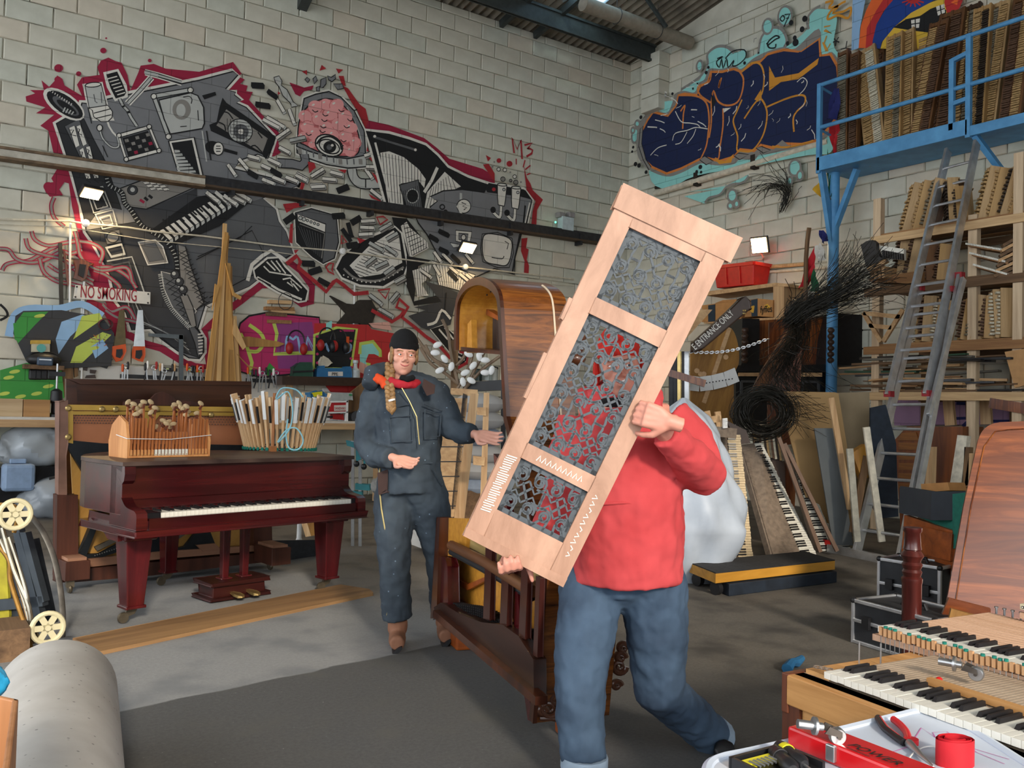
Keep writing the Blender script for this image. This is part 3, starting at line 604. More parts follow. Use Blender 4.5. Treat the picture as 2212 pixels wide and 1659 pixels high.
for x,y,r in ((1123,1160,5),(1145,1193,3.5)): m.e(*cB('%d,%d' % (x,y))[0],r,r,'grey',0,3)
m.s(cB('1250,1065 1250,1110'),6,'lgrey').e(*cB('1270,1155')[0],15,15,'wht',0,2).s(cB('1255,1130 1285,1140 1262,1155 1290,1165 1270,1180'),2.4,'blk').s(cB('1225,1150 1250,1200 1265,1230'),5,'wht')
for x in (1530,1625):
    y = 1005 if x == 1530 else 1025
    m.o(cB('%d,%d %d,%d %d,%d %d,%d %d,%d %d,%d' % (x-30,y,x+34,y+5,x+24,y+110,x+16,y+150,x-26,y+140,x-30,y+90)),'wht',2.4).e(*cB('%d,%d' % (x+2,y+3))[0],10,3,'wht',5,2).e(*cB('%d,%d' % (x+14,y+36))[0],3,3,'lgrey',0,1.5).s(cB('%d,%d %d,%d %d,%d' % (x-5,y+150,x-15,y+225,x-60,y+190)),9,'blk',smooth=4).s(cB('%d,%d %d,%d %d,%d' % (x-5,y+150,x-15,y+225,x-60,y+190)),6,'wht',smooth=4).e(*cB('%d,%d' % (x-60,y+175))[0],6,7,'blk')
for x,y,r in ((1508,903,4),(1550,907,4),(1617,953,4),(1537,970,5),(1590,980,3),(1625,992,5),(1478,853,2),(1467,885,2),(1587,923,2),(1660,990,2)): m.e(*cB('%d,%d' % (x,y))[0],r,r,'wht' if r == 4 else 'sgrey',0,1.6 if r > 2 else 0)
m.s(cB('1690,1150 1675,1290 1655,1370 1620,1500 1600,1620'),4,'blk'); m.s(cB('1720,1130 1685,1290'),3,'wht')
# painted screens with key debris
m.o(cD('1395,80 1500,70 1600,110 1610,210 1580,310 1500,310 1400,270 1385,180'),'grey',2).o(cD('1405,95 1500,85 1590,120 1595,210 1565,290 1500,290 1410,255'),'wht',2.4,smooth=True).s(cD('1550,130 1575,145 1565,185'),2,'blk').s(cD('1460,240 1530,250 1545,230'),2,'blk',smooth=3)
m.o(cD('1215,55 1325,65 1310,150 1215,130'),'wht',2).o(cD('1235,75 1300,80 1292,130 1235,118'),'grey',2).e(*cD('1268,103')[0],5,6,'wht',0,2).o(cD('1175,140 1290,160 1200,175'),'wht',1.5)
m.build('broken_grand_paint',mur)
m = Paint(BW)
m.o(cB('780,1230 880,1240 1030,1430 880,1500 820,1380'),'blk',1).p(cB('840,1290 880,1260 900,1300 1020,1400 1030,1440 900,1510'),'wht')
for i in range(8): m.s(cB('%d,%d %d,%d' % (850+i*10,1280+i*30,900+i*17,1270+i*24)),1.4,'blk').s(cB('%d,%d %d,%d' % (860+i*22,1275+i*17,900+i*16,1500-i*8)),1.4,'blk')
hp = cB('800,1300 840,1340 880,1560 860,1620 720,1700 560,1690 440,1640 400,1580 440,1500 560,1400'); m.s(hp,10,'wht',True).p(hp,'blk'); m.p(cB('790,1320 830,1370 850,1540 700,1620 560,1640 490,1560 620,1430'),'wht')
for i in range(13): m.s(cB('%d,%d %d,%d' % (500+i*14,1600-i*17,600+i*20,1640-i*15)),1.4,'blk')
m.s(cB('450,1580 540,1650 700,1660 860,1570'),5,'sgrey',smooth=4)
for i in range(14): t = i/13; m.e(*cB('%d,%d' % (450+400*t,1625+70*math.sin(t*3.1)-40*t))[0],1.6,1.6,'wht')
for x,y,L,a,c_ in ((670,165,34,30,'lgrey'),(770,190,28,35,'lgrey'),(780,95,28,-30,'lgrey'),(630,265,28,-38,'lgrey'),(705,290,30,-25,'lgrey'),(760,330,26,-35,'lgrey'),(835,390,26,-30,'lgrey'),(910,405,26,-25,'lgrey'),(735,30,30,-30,'lgrey'),(665,525,32,38,'lgrey'),(795,510,26,-50,'lgrey'),(735,615,34,30,'lgrey')): m.key(*cD('%d,%d' % (x,y))[0],L,a,c_,8)
m.p(cD('880,230 1050,260 960,300 930,540 1080,500 1125,540 1080,550 930,570 880,440'),'blk').p(cD('920,330 1050,290 1010,400 980,420 1030,500 950,510'),'wht')
for i in range(7): m.s(cD('%d,%d %d,%d' % (930+i*17,325-i*6,950+i*14,510-i*4)),1.3,'blk')
m.o(cD('1050,260 1350,360 1250,470 1100,430'),'wht',2)
for i in range(12): m.s(cD('%d,%d %d,%d' % (1060+i*20,270+i*7,1100+i*14,430+i*3)),1.3,'blk')
m.p(cD('1000,400 1130,440 1230,480 1180,700 1050,740 980,720 890,640 1010,600 930,580 1120,545'),'dgrey')
for x,y,L,a,c_ in ((1090,235,26,55,'wht'),(1155,245,28,45,'wht'),(1305,245,24,50,'wht'),(1085,325,26,60,'wht'),(1010,350,26,35,'wht'),(1200,325,24,40,'wht'),(1270,375,24,40,'wht'),(1310,375,20,40,'wht'),(1210,245,22,42,'blk'),(1190,360,24,45,'blk'),(1060,105,20,30,'blk'),(1130,70,22,25,'blk'),(1130,190,20,25,'blk')): m.key(*cD('%d,%d' % (x,y))[0],L,a,c_,7)
m.s(cD('1150,480 1140,600'),3,'blk').s(cD('1020,700 1080,680 1120,600 1180,660'),6,'wht',smooth=3).o(cD('1040,730 1130,700 1200,760 1270,850 1300,930 1250,990 1180,900'),'blk',2,'wht')
for q in ('1100,730 1160,800','1140,720 1200,800','1180,830 1240,850','1200,870 1260,900','1220,910 1275,940'): m.s(cD(q),4,'wht')
# amplifier, loose keys and shards around it
amp = cB('120,1200 230,1172 400,1220 415,1400 385,1510 310,1545 240,1500 130,1400'); m.s(amp,8,'wht',True).o(amp,'mgrey',3).o(cB('125,1205 330,1275 320,1400 305,1535 240,1500 135,1405'),'blk',1).p(cB('135,1210 325,1280 322,1330 140,1255'),'wht')
for x in range(6): m.e(*cB('%d,%d' % (155+x*24,1235+x*9))[0],2.6 if x > 1 else 4,2.6 if x > 1 else 4,'lgrey',0,1.5)
for i in range(9): m.s(cB('%d,%d %d,%d' % (140+i*19,1290+i*7,200+i*12,1430+i*10)),1,'mgrey')
m.s(cB('150,1275 320,1340 300,1510'),2,'sgrey')
for x,y,L,a,c_ in ((75,1235,26,-35,'blk'),(410,1215,26,-5,'blk'),(530,1245,24,-30,'blk'),(490,1310,28,75,'blk'),(465,1345,28,55,'blk'),(505,1415,24,-8,'blk'),(615,1255,30,-3,'wht'),(610,1300,30,3,'wht'),(600,1345,30,-3,'wht'),(205,1540,26,2,'blk'),(250,1590,28,-18,'blk'),(315,1670,28,28,'blk')): m.key(*cB('%d,%d' % (x,y))[0],L,a,c_,8)
for q in ('675,1230 720,1225 750,1245 700,1280','435,1355 470,1400 435,1410','330,1570 350,1545 380,1545 370,1590 385,1620 345,1600'): m.s(cB(q),4,'red2',True)
for q in ('540,1370 600,1385 560,1410','35,1140 120,1130 200,1150 110,1170 60,1200','85,1280 105,1270 100,1410 75,1400','110,1455 145,1450 120,1480'): m.p(cB(q),'red2')
m.s(cD('60,285 130,230 155,270 140,310 200,360 260,410 330,475 380,410 400,395 450,430 520,490 620,480'),9,'red2').s(cD('640,600 780,680 840,640 860,600 810,580 830,525 890,580 850,650 940,720 1010,780 1100,840 1180,930'),8,'red2').s(cD('685,465 765,455 735,520'),5,'red2',True).s(cD('1240,880 1300,900 1290,960 1220,1000'),7,'red2')
m.build('piano_wreck_paint',mur)
# --- older lettering low on the back wall
gr = thing('spray_lettering','colourful spray-painted lettering low on the back wall above the bench','graffiti',BW.w(450,1000))
m = Paint(BW)
m.p(cC('0,1010 180,960 420,1000 440,1200 0,1260'),'green'); m.s(cC('60,780 100,640 200,590 400,590 560,560 700,640'),16,'blue',smooth=4); m.p(cC('105,640 160,605 420,600 700,650 780,760 760,980 420,1000 180,950 90,760'),'dgrey').p(cC('110,680 160,615 330,610 240,700 120,830'),'green').p(cC('90,690 140,680 130,820 100,800'),'green')
m.p(cC('420,680 560,630 620,650 480,780 400,900 380,800'),'blue').p(cC('520,850 700,750 760,770 560,960 480,960'),'lime').p(cC('560,640 680,620 700,660 500,800'),'lime').p(cC('620,850 700,800 740,860 650,930'),'blue')
for x,y in ((60,1060),(140,1190),(250,1170),(330,1120),(30,1170),(100,1020),(270,640),(580,690),(640,860),(240,1040)): m.e(*cC('%d,%d' % (x,y))[0],12,4,'lime',-10)
m.s(cC('0,560 40,600 50,640 0,670'),5,'blk',smooth=4)
m.build('animal_lettering_paint',gr); m = Paint(BW)
m.o(cC('1620,760 1640,690 1700,640 1830,615 2180,650 2195,800 2150,1020 1780,1060 1640,1020'),'mag',4); m.p(cC('1870,690 2130,680 2180,1000 1900,1000'),'purp'); m.s(cC('1640,760 1680,830 1720,960 1700,1040'),8,'lime').s(cC('1870,690 1890,760 1870,900 2150,890'),8,'lime').s(cC('1700,700 1780,760 1800,820 1760,880 1700,880'),8,'lime',smooth=4)
m.p(cC('1800,1030 1840,960 1880,1000 1830,1050'),'green')
m.s(cC('1950,880 1960,780 2000,800 2030,780 2050,890'),5,'blue',smooth=3).s(cC('2090,880 2100,780 2150,880 2160,780'),5,'blue').s(cD('190,880 200,790 240,880 255,780'),5,'blue')
m.p(cD('250,690 300,690 620,700 640,730 800,760 760,1180 600,1180 360,1160 240,1010'),'ired'); m.o(cD('250,770 400,720 540,730 500,1000 380,1000 245,1000'),'blk',6,'lime')
for i in range(8): m.e(*cD('%d,%d' % (270+(i % 2)*230,780+i*30))[0],3,3,'mag').e(*cD('%d,%d' % (430+i*12,740))[0],2.5,2.5,'mag')
m.s(cD('295,870 330,830 345,880 370,820'),5,'blue',smooth=3).s(cD('470,830 500,840 490,880 460,890'),5,'blue',smooth=3)
m.p(cD('560,900 570,830 640,820 700,870 700,920 660,900 620,900 600,950 620,990 560,1020'),'teal').s(cD('560,900 565,830 650,815 700,880 700,920'),8,'lime').s(cD('620,960 590,1150 560,1160'),10,'lime')
m.p(cD('620,690 760,680 780,740 650,720'),'skin').p(cD('560,950 640,990 600,1040 550,1020'),'skin'); m.p(cD('330,690 370,670 370,720 330,740'),'teal')
m.build('lettering_paint',gr)

# ================================================================ right wall: lettering, rainbow, pipe
def cF(s): return pp(s,1600,0,612/2212)
def cG(s): return pp(s,1700,400,512/2212)
gf = thing('bubble_lettering','big navy bubble lettering with orange outlines high on the right wall','graffiti',RW.w(1580,700))
m = Paint(RW,'y')
m.ps(cE('540,740 570,700 640,690 660,740 720,600 780,560 830,540 880,420 880,370 940,320 1010,320 1060,360 1140,340 1140,400 1230,350 1250,250 1320,190 1380,200 1420,260 1400,330 1560,200 1580,90 1640,60 1760,100 1740,300 1780,380 1780,480 1740,900 1720,1040 1560,1060 1200,1130 800,1200 600,1290 480,1180'),'teal',4)
m.p(cE('740,1310 960,1290 1160,1190 1150,1220 1070,1260 1000,1270 960,1330 880,1350 860,1390 720,1340'),'teal').s(cE('1160,1200 1120,1250 1060,1255 1010,1275 960,1330 890,1350 860,1385'),5,'sgrey',smooth=4)
for q in ('700,610 780,560 840,510 880,440 880,370 940,320 1010,320 1060,360','1225,370 1250,250 1320,190 1385,200 1420,270 1400,340','1570,200 1560,130 1600,70 1650,40'): m.s(cE(q),6,'sgrey',smooth=5)
for x,y,a,b_ in ((1408,110,46,68),(1290,180,34,52),(545,625,22,36),(580,650,14,18),(1475,1145,40,55),(1510,1198,20,32),(1440,1235,18,28),(1048,1335,30,42),(1035,1405,18,22),(1078,1392,16,24),(400,845,16,22),(385,925,22,50),(370,890,12,20),(825,450,20,36)):
    m.e(*cE('%d,%d' % (x,y))[0],a*K7,b_*K7,'teal',8,5,'sgrey')
navy = cE('500,1140 440,1080 425,1000 430,900 470,820 510,765 610,790 665,720 680,650 720,640 805,650 830,590 880,560 900,490 980,490 1060,470 1110,490 1190,430 1240,420 1290,370 1400,340 1500,350 1640,250 1650,380 1720,370 1765,450 1775,560 1760,800 1700,880 1620,960 1520,985 1380,980 1330,1010 1240,990 1200,1030 1100,1020 1060,1070 960,1100 880,1080 820,1090 700,1150 600,1185')
m.ps([(x,y) for x,y in cE('480,1160 410,1080 395,980 405,870 450,790 500,745 600,770 640,700 660,640 720,620 790,630 820,570 860,540 890,470 980,470 1060,445 1110,470 1190,400 1290,350 1400,320 1480,330 1640,195 1660,370 1730,355 1790,450 1795,580 1780,820 1720,910 1620,990 1500,1010 1300,1050 1230,1060 1200,1090 1100,1090 1060,1120 960,1130 870,1120 820,1120 700,1180 600,1205')],'sgrey',4)
m.o(navy,'navy',5,'oran')
m.p(cE('1440,345 1500,340 1650,230 1650,260 1520,350'),'sgrey').s(cE('1450,350 1520,350 1650,260'),3,'oran').p(cE('1300,450 1340,530 1500,500 1640,395 1630,440 1500,540 1380,560 1300,620'),'ochr')
for q in ('680,650 800,655 870,700 890,800 885,900 870,1000 830,1090','710,880 715,780 725,720 695,760','905,490 890,560 815,590 830,650 900,700','905,700 920,620 950,690 1010,720 1080,700 1115,630 1125,540 1100,490','905,700 905,840 890,940','985,740 985,860 965,1000 955,1080 930,1080','1115,490 1180,430 1240,440 1265,520 1250,640 1190,720 1130,810','1115,680 1080,760 1055,830 1085,930 1080,1020 1110,1030 1180,1030 1240,960 1275,870 1285,760 1250,680 1220,690','1285,730 1400,680 1500,650 1545,660 1540,710 1490,760 1465,810 1470,900','1320,1000 1420,1005 1520,985 1600,960','965,545 955,600 975,530'): m.s(cE(q),4,'oran' if q[0] in '679' else 'ochr',smooth=4)
m.p(cE('905,640 940,690 910,740'),'blk').p(cE('985,740 1040,735 990,770'),'wht').p(cE('1200,680 1245,610 1250,680 1225,690'),'ochr').p(cE('1350,990 1390,955 1430,990'),'sgrey').p(cE('920,1080 1000,1100 1060,1050 1040,1110 960,1120'),'ochr')
for q in ('825,1090 860,1065 920,1100 870,1125','1060,1065 1090,1045 1160,1055 1100,1090','1210,1010 1250,1000 1310,1025 1260,1045','440,1090 410,1000 420,880 440,860 430,980 460,1090 495,1140 480,1160'): m.o(cE(q),'sgrey',2)
rb = random.Random(11)
for i in range(46):                                            # thrown white paint
    x,y = rb.uniform(470,1700),rb.uniform(430,1080)
    if 1650-x > (y-250)*3.2 and y < 700: y += 300
    if y > 1000+(x < 900)*60-(x > 1000)*60: y -= 250
    L = rb.uniform(15,70); a = rb.uniform(1.2,2.4) if x > 900 else rb.uniform(-.6,.8)
    m.s(cE('%d,%d %d,%d %d,%d' % (x,y,x+L*.5*math.cos(a)+8,y+L*.5*math.sin(a),x+L*math.cos(a),y+L*math.sin(a))),rb.uniform(.8,2.6),'wht')
for q in ('640,960 660,910 740,890 800,870 880,880','660,760 700,830 760,840 810,850 830,870','740,900 700,970 660,985','800,880 780,930 740,980','490,1060 540,1010 600,990','1490,560 1530,530 1560,560 1540,610 1500,650'): m.s(cE(q),2,'wht',smooth=4)
for x,y,r in ((1450,155,15),(1525,200,16),(1543,128,17),(1475,258,13),(1425,295,11),(1480,290,20),(830,1140,12),(805,1172,9),(835,1175,8),(450,770,9),(425,800,10),(640,640,8),(388,1120,12),(412,1130,12),(372,1005,8),(365,1035,7),(460,1175,10),(1228,360,5),(1132,430,9),(870,495,10),(885,460,8),(780,605,6),(810,570,5)): m.e(*cE('%d,%d' % (x,y))[0],r*K7,r*1.3*K7,'blk',15)
m.s(cE('945,400 985,385 940,420 960,460 975,400 985,465 1010,400 1020,460 1060,410 1050,450 1090,440 1140,390 1130,340 1050,350 1000,400'),2.6,'blk',smooth=3).s(cE('1290,310 1340,270 1370,255 1340,245 1290,290 1300,325 1340,325 1345,300'),3,'blk',smooth=4).s(cE('1280,300 1295,290'),3,'blk')
m.s(cE('1385,110 1375,130 1390,145 1405,125 1395,105 1385,112'),2.4,'blk',smooth=3).s(cE('1405,100 1440,95 1415,150 1400,185'),2.6,'blk').s(cE('1415,125 1435,122'),2,'blk').s(cE('1195,290 1198,265 1215,260'),2,'sgrey')
m.s(cF('660,20 720,10 690,60 760,50 720,100 800,90 860,60 840,140 760,120 680,150 700,90 780,30 820,10'),5,'ochr',smooth=5).s(cF('650,210 700,200 660,230 710,260 650,240'),3,'ochr').s(cF('670,280 650,340 680,400'),3,'ochr').s(cF('640,330 665,400 700,340'),3,'ochr').s(cF('720,330 745,320 770,330'),3,'blk').s(cF('745,320 740,360'),3,'blk').s(cF('730,300 745,320 765,290'),3,'blk').s(cF('830,320 820,380'),2.4,'blk').s(cF('780,385 820,375 865,385'),2.4,'blk')
m.build('lettering_paint',gf)
rbw = thing('rainbow_painting','painted orange, red and navy arch with a black house above the balcony','mural',RW.w(1950,300))
m = Paint(RW,'y')
m.p(cF('875,-60 985,-60 930,230 922,375 865,395'),'blue')
for q,c_ in (('920,375 938,200 980,80 1050,-60 1300,-60 1100,30 1000,200 985,375','vor'),('975,375 985,220 1060,80 1150,-60 1350,-60 1120,80 1060,190 1035,330 1030,380','ired'),('1030,380 1030,320 1060,190 1130,70 1240,-60 1600,-60 1480,20 1300,120 1200,210 1100,330 1090,380','iblue'),('1090,380 1110,320 1200,210 1330,100 1480,20 1600,-20 1700,0 1640,80 1590,150 1520,300 1500,380','yel'),('1190,215 1290,150 1400,125 1480,70 1560,40 1605,80 1600,170 1520,260 1350,240','blk'),('1330,158 1400,143 1392,217 1335,220','wht'),('1525,52 1590,30 1595,98 1540,122','wht'),('1600,-60 1760,-60 1710,60 1625,160 1590,20','ired'),('1640,20 1700,-20 1690,40','vor')): m.p(cF(q),c_)
for q in ('1362,150 1365,220','1330,190 1396,180','1557,40 1567,112','1530,88 1594,65'): m.s(cF(q),2.4,'blk')
for i in range(14): a = i/14*6.283; m.s([(1972+9*math.cos(a),6*math.sin(a)-2),(1972+26*math.cos(a),17*math.sin(a)-2)],3,'ired')
m.e(1972,-2,14,10,'ired').build('arch_paint',rbw)
CREAM = mat('cream_pipe','#c9c1ae',.6,var=.2); RUSTY = mat('rusty_black','#2a211b',.8,var=.4)
t = thing('wall_pipe','cream pipe with black cable clipped under the bubble lettering','pipe',RW.w(1600,700))
a,b_ = RW.w(1415,418,.07),RW.w(1790,306,.07); MB().cyl(a,b_,.055,n=10).build('pipe',CREAM,t,smooth=True)
MB().beam(a+V((0,0,.10)),b_+V((0,0,.10)),.03,.05).build('cable',RUSTY,t)
for f in (.28,.62): MB().box(a.lerp(b_,f)+V((.01,0,.03)),(.10,.09,.22)).build('bracket',RUSTY,t)
t = thing('wall_conduit','low cream conduit running along the right wall behind the flags','conduit',RW.w(1700,900))
MB().cyl(RW.w(1600,592,.04),RW.w(1890,570,.04),.022,n=8).build('pipe',CREAM,t); MB().cyl(RW.w(1600,581,.04),RW.w(1745,570,.04),.03,n=8).build('upper_pipe',PINE,t)

# ================================================================ blue balcony
BLUE = mat('blue_paint','#4f8fc2',.5,var=.15,sc=5,c2='#5c9fd0')
XF,ZB = 10.22,4.68
BF = Pl((XF,0,0),(0,-1,0))
bal = thing('balcony','blue painted steel balcony on the right wall loaded with piano actions','balcony',(XF,5.6,0))
yl,yr = BF.w(1766,372).y,3.6
MB().bx(XF,XR-.02,yr,yl,ZB+.02,ZB+.06).build('deck',BLUE,bal); ym = BF.w(2092,290).y
MB().bx(XF-.03,XF+.03,ym,yl,ZB,ZB+.19).build('fascia',BLUE,bal,bev=.006); MB().bx(XF-.03,XF+.03,yr,ym-.03,ZB-.02,ZB+.10).build('fascia',BLUE,bal,bev=.006)
ztop,zmid = BF.w(1766,186).z,BF.w(1766,277).z
for y in (yl-.02,ym): MB().bx(XF-.03,XF+.03,y-.03,y+.03,ZB-.03,ztop+.02).build('post',BLUE,bal,bev=.005)
MB().bx(XF-.03,XF+.03,ym+.17,ym+.23,ZB+.1,ztop-.22).build('post',BLUE,bal,bev=.005)
for z in (ztop,zmid):
    MB().cyl((XF,yr,z),(XF,yl,z),.028,n=10).build('rail',BLUE,bal,smooth=True); MB().cyl((XF,yl-.02,z-.02),(XF+.28,yl-.02,z-.06),.018,n=8).build('end_rail',BLUE,bal,smooth=True)
MB().beam((XF,ym+.2,zmid-.18),(XF,ym,zmid-.16),.05,.05).build('gate_bar',BLUE,bal); MB().beam((XF,ym+.2,ztop-.24),(XF,ym,ztop-.2),.05,.05).build('gate_bar',BLUE,bal)
XP = XF+.3; PP = Pl((XP,0,0),(0,-1,0)); py_ = PP.w(1799,600).y
MB().cyl((XP,py_,0),(XP,py_,ZB+.02),.075,n=16).build('column',BLUE,bal,smooth=True)
MB().beam((XF+.05,yl-.03,ZB),(XP,py_,ZB-1.05),.06,.10,up=(1,0,0)).build('brace',BLUE,bal); MB().beam((XP,py_-.35,ZB),(XP,py_,ZB-.8),.06,.09,up=(1,0,0)).build('brace',BLUE,bal); MB().beam((XF+.05,ym-.05,ZB),(XR-.1,ym-.4,ZB-.85),.06,.10,up=(1,0,0)).build('brace',BLUE,bal)

# ---------------------------------------------------------------- piano actions: rails with rows of little levers
def action(name,w_,h_,d_,m1,m2,m3,nb,seed,label,group,parent_m,cols=2,hollow=False):
    rr = random.Random(seed); t = thing(name,label,'piano action',None,group,m=parent_m)
    def B(mb,nm,mt,**k):
        me = mb.mesh(nm,mt); o = bpy.data.objects.new(nm,me); COL.objects.link(o); o.parent = t; tag(o,**k); return o
    for i in range(cols+1): x = -w_/2+w_*i/cols; B(MB().box((x,0,h_/2),(w_*.13,d_*.8,h_)),'rail',m1)
    B(MB().box((0,d_*.1,h_*.02),(w_*1.05,d_,h_*.03)),'end_bar',m1); B(MB().box((0,d_*.1,h_*.98),(w_*1.05,d_*.9,h_*.03)),'end_bar',m1)
    for c in range(cols):
        q = MB(); x0 = -w_/2+w_*(c+.5)/cols
        for i in range(nb): z = h_*(.05+.9*(i+.5)/nb); q.box((x0+rr.uniform(-.01,.01)*w_,-d_*.2+rr.uniform(-.2,.2)*d_*(.4),z),(w_/cols*.86,d_*.7,h_*.9/nb*.55))
        B(q,'levers',m2 if c % 2 == 0 else m3,kind='stuff')
    if not hollow: B(MB().box((0,d_*.32,h_/2),(w_*.95,d_*.1,h_*.95)),'back_board',m1)
    return t
ACT = [wood('action_tan','#8a6a45','#b9945f',(0,0,1),20),wood('action_brown','#4a3020','#75502f',(0,0,1),20),wood('action_pale','#94764e','#bf9f72',(0,0,1),20),wood('action_dark','#2e2018','#4b3424',(0,0,1),20)]
LEV = [mat('lever_tan','#a98a5c',.7,var=.3,sc=30),mat('lever_grey','#77705f',.8,var=.35,sc=30),mat('lever_brown','#5a4130',.7,var=.35,sc=30),mat('lever_white','#c4bda8',.7,var=.25,sc=30),mat('lever_dark','#33281f',.7,var=.35,sc=30)]
def place(bx_,by_,tx,ty,xb,xt,base_z=None):               # a frame from a foot pixel and a head pixel; rests at xb, leans to xt
    a = Pl((xb,0,0),(0,-1,0)).w(bx_,by_)
    if base_z is not None: a.z = base_z
    b2 = Pl((xt,0,0),(0,-1,0)).w(tx,ty); zz = (b2-a).normalized(); x_ = V((0,-1,0)); x_ = (x_-zz*x_.dot(zz)).normalized(); y_ = zz.cross(x_)
    return MX.Translation(a) @ basis(x_,y_,zz).to_4x4(),(b2-a).length
bl = [  # foot x, head x, head y, width px, colours
    (1822,1824,112,22,1,1,2),(1832,1858,250,26,0,0,1),(1858,1874,262,24,1,1,2),(1845,1850,115,18,1,2,2),(1897,1872,108,42,2,0,3),(1880,1905,110,20,1,2,4),(1930,1936,76,32,0,0,1),(1962,1966,66,22,2,0,0),
    (1982,2003,70,20,0,0,2),(1985,2033,48,36,1,0,2),(2022,2062,26,46,1,2,2),(2078,2102,14,34,3,0,1),(2108,2126,16,30,0,0,4),(2130,2166,6,34,2,1,0),(2158,2190,10,38,0,0,1),(2182,2216,-6,34,1,2,0),(2200,2244,8,30,0,0,4)]
for i,(fx,hx,hy,wp,c1,c2,c3) in enumerate(bl):
    d0 = .12+.10*((i*7) % 3)
    fy = 346-(fx-1766)*.262
    M_,h_ = place(fx,fy,hx,hy,XF+d0+.1,XF+d0+.42,ZB+.06)
    wd = wp*12.0/FPX
    action('piano_action',wd,h_,.11+.02*(i % 3),ACT[c1],LEV[c2],LEV[c3],52,i,('pale left-leaning' if i == 4 else 'slatted')+' piano action on the blue balcony, '+ORD[i]+' from the left','piano actions on the balcony',M_,2 if wp > 24 else 1)

# ================================================================ timber rack, its actions and strips
XK = 9.75; RK = Pl((XK,0,0),(0,-1,0))
RAW = wood('rack_timber','#b08e66','#dcbb8c',(0,1,0),20,.7); RAWZ = wood('rack_post','#b09578','#d9c2a2',(0,0,1),20,.7); BRN = wood('rack_brown','#7b5535','#a47a4e',(0,1,0),20,.7)
rk = thing('timber_rack','rough timber storage rack against the right wall','rack',(XK+.5,5.3,0))
ya,yc = RK.w(1897,600).y,3.75
for i,(y,x,zt,mt) in enumerate(((ya,XK,RK.w(1899,430).z,RAWZ),(ya,XR-.12,3.4,OLDZ),(ya-1.15,XK+.02,3.62,RAWZ),(ya-1.1,XR-.12,3.7,OLDZ),(RK.w(2203,500).y,XK,4.2,RAWZ),(RK.w(2203,500).y,XR-.12,3.9,OLDZ))):
    MB().bx(x-.045,x+.045,y-.05,y+.05,0,zt).build('post',mt,rk,bev=.004)
zs = [RK.w(1910,513).z-.03,RK.w(1900,632).z,RK.w(1900,757).z,RK.w(1900,852).z-.02]
for i,z in enumerate(zs):
    y0 = ya+.06
    MB().bx(XK-.075,XK-.045,yc,y0+(.08 if i else 0),z-.05,z+.045).build('beam',RAW if i in (0,3) else (OLDW if i == 1 else BRN),rk,bev=.003)
    MB().bx(XR-.20,XR-.165,yc,y0,z-.04,z+.05).build('beam',OLDW,rk)
    for k in range(5): x = XK-.03+k*.21; MB().bx(x,x+.17,yc,ya+(.12 if i == 1 else .0),z+.05,z+.072).build('shelf_board',OLDW if (k+i) % 2 else BRN,rk)
def rackrow(shelf,spec,word):
    z = zs[shelf]+.075
    for i,(fx,hx,hy,wp,dk,c1,c2,c3) in enumerate([(a[0]+o*a[3]*.36-2,a[1]+o*a[3]*.36-2,a[2]+o*5,a[3]*.8,a[4]*.42,(a[5]+o*2) % 3,(a[6]+o) % 5,a[7]) for a in spec for o in (0,1)]):
        M_,h_ = place(fx,500,hx,hy,XK+.10+.12*(i % 2),XK+.14+.12*(i % 2),z)
        M_ = M_ @ MX.Rotation(rad(-48),4,'Z')
        action('small_piano_action',wp*10.4/FPX,h_,dk,ACT[c1],LEV[c2],LEV[c3],12,i+shelf*20,'small wooden action frame on the '+word+' shelf of the rack, '+ORD[i]+' from the left','action frames on the '+word+' rack shelf',M_,1,hollow=True)
rackrow(0,[(1958,1985,398,44,.34,2,0,1),(1982,2008,392,30,.34,0,0,1),(2002,2030,388,40,.34,2,1,1),(2060,2055,390,40,.34,2,4,1),(2078,2072,408,36,.34,0,4,1),(2122,2150,362,34,.34,2,0,1),(2145,2172,365,30,.34,0,0,1),(2168,2200,362,40,.34,2,4,1),(2190,2222,372,30,.34,0,0,1)],'top')
rackrow(1,[(1950,1962,518,34,.5,2,2,1),(1972,1992,516,26,.5,2,2,1),(2014,2012,525,34,.4,1,2,1),(2036,2044,530,30,.4,0,2,1)],'second')
rackrow(2,[(1990,1988,690,16,.3,0,3,1),(2004,2008,642,44,.4,2,2,3),(2030,2040,650,40,.4,0,3,1),(2092,2104,648,26,.5,0,2,1),(2112,2126,640,40,.5,2,1,1),(2142,2146,642,34,.5,0,2,1),(2168,2160,628,30,.5,2,3,1),(2178,2176,626,40,.5,2,3,1)],'third')
# a triangular bracket standing on the third shelf
t = thing('triangle_bracket','open triangular wooden bracket at the left end of the rack','bracket',RK.w(1905,752))
for a,b2 in ((cG('715,1190'),cG('880,1460')),(cG('1085,1160'),cG('900,1460')),(cG('720,1195'),cG('1060,1230')),(cG('770,1310'),cG('980,1330'))):
    MB().beam(RK.w(*a[0],.16),RK.w(*b2[0],.16),.05,.035,up=RK.n).build('bar',PINE,t)
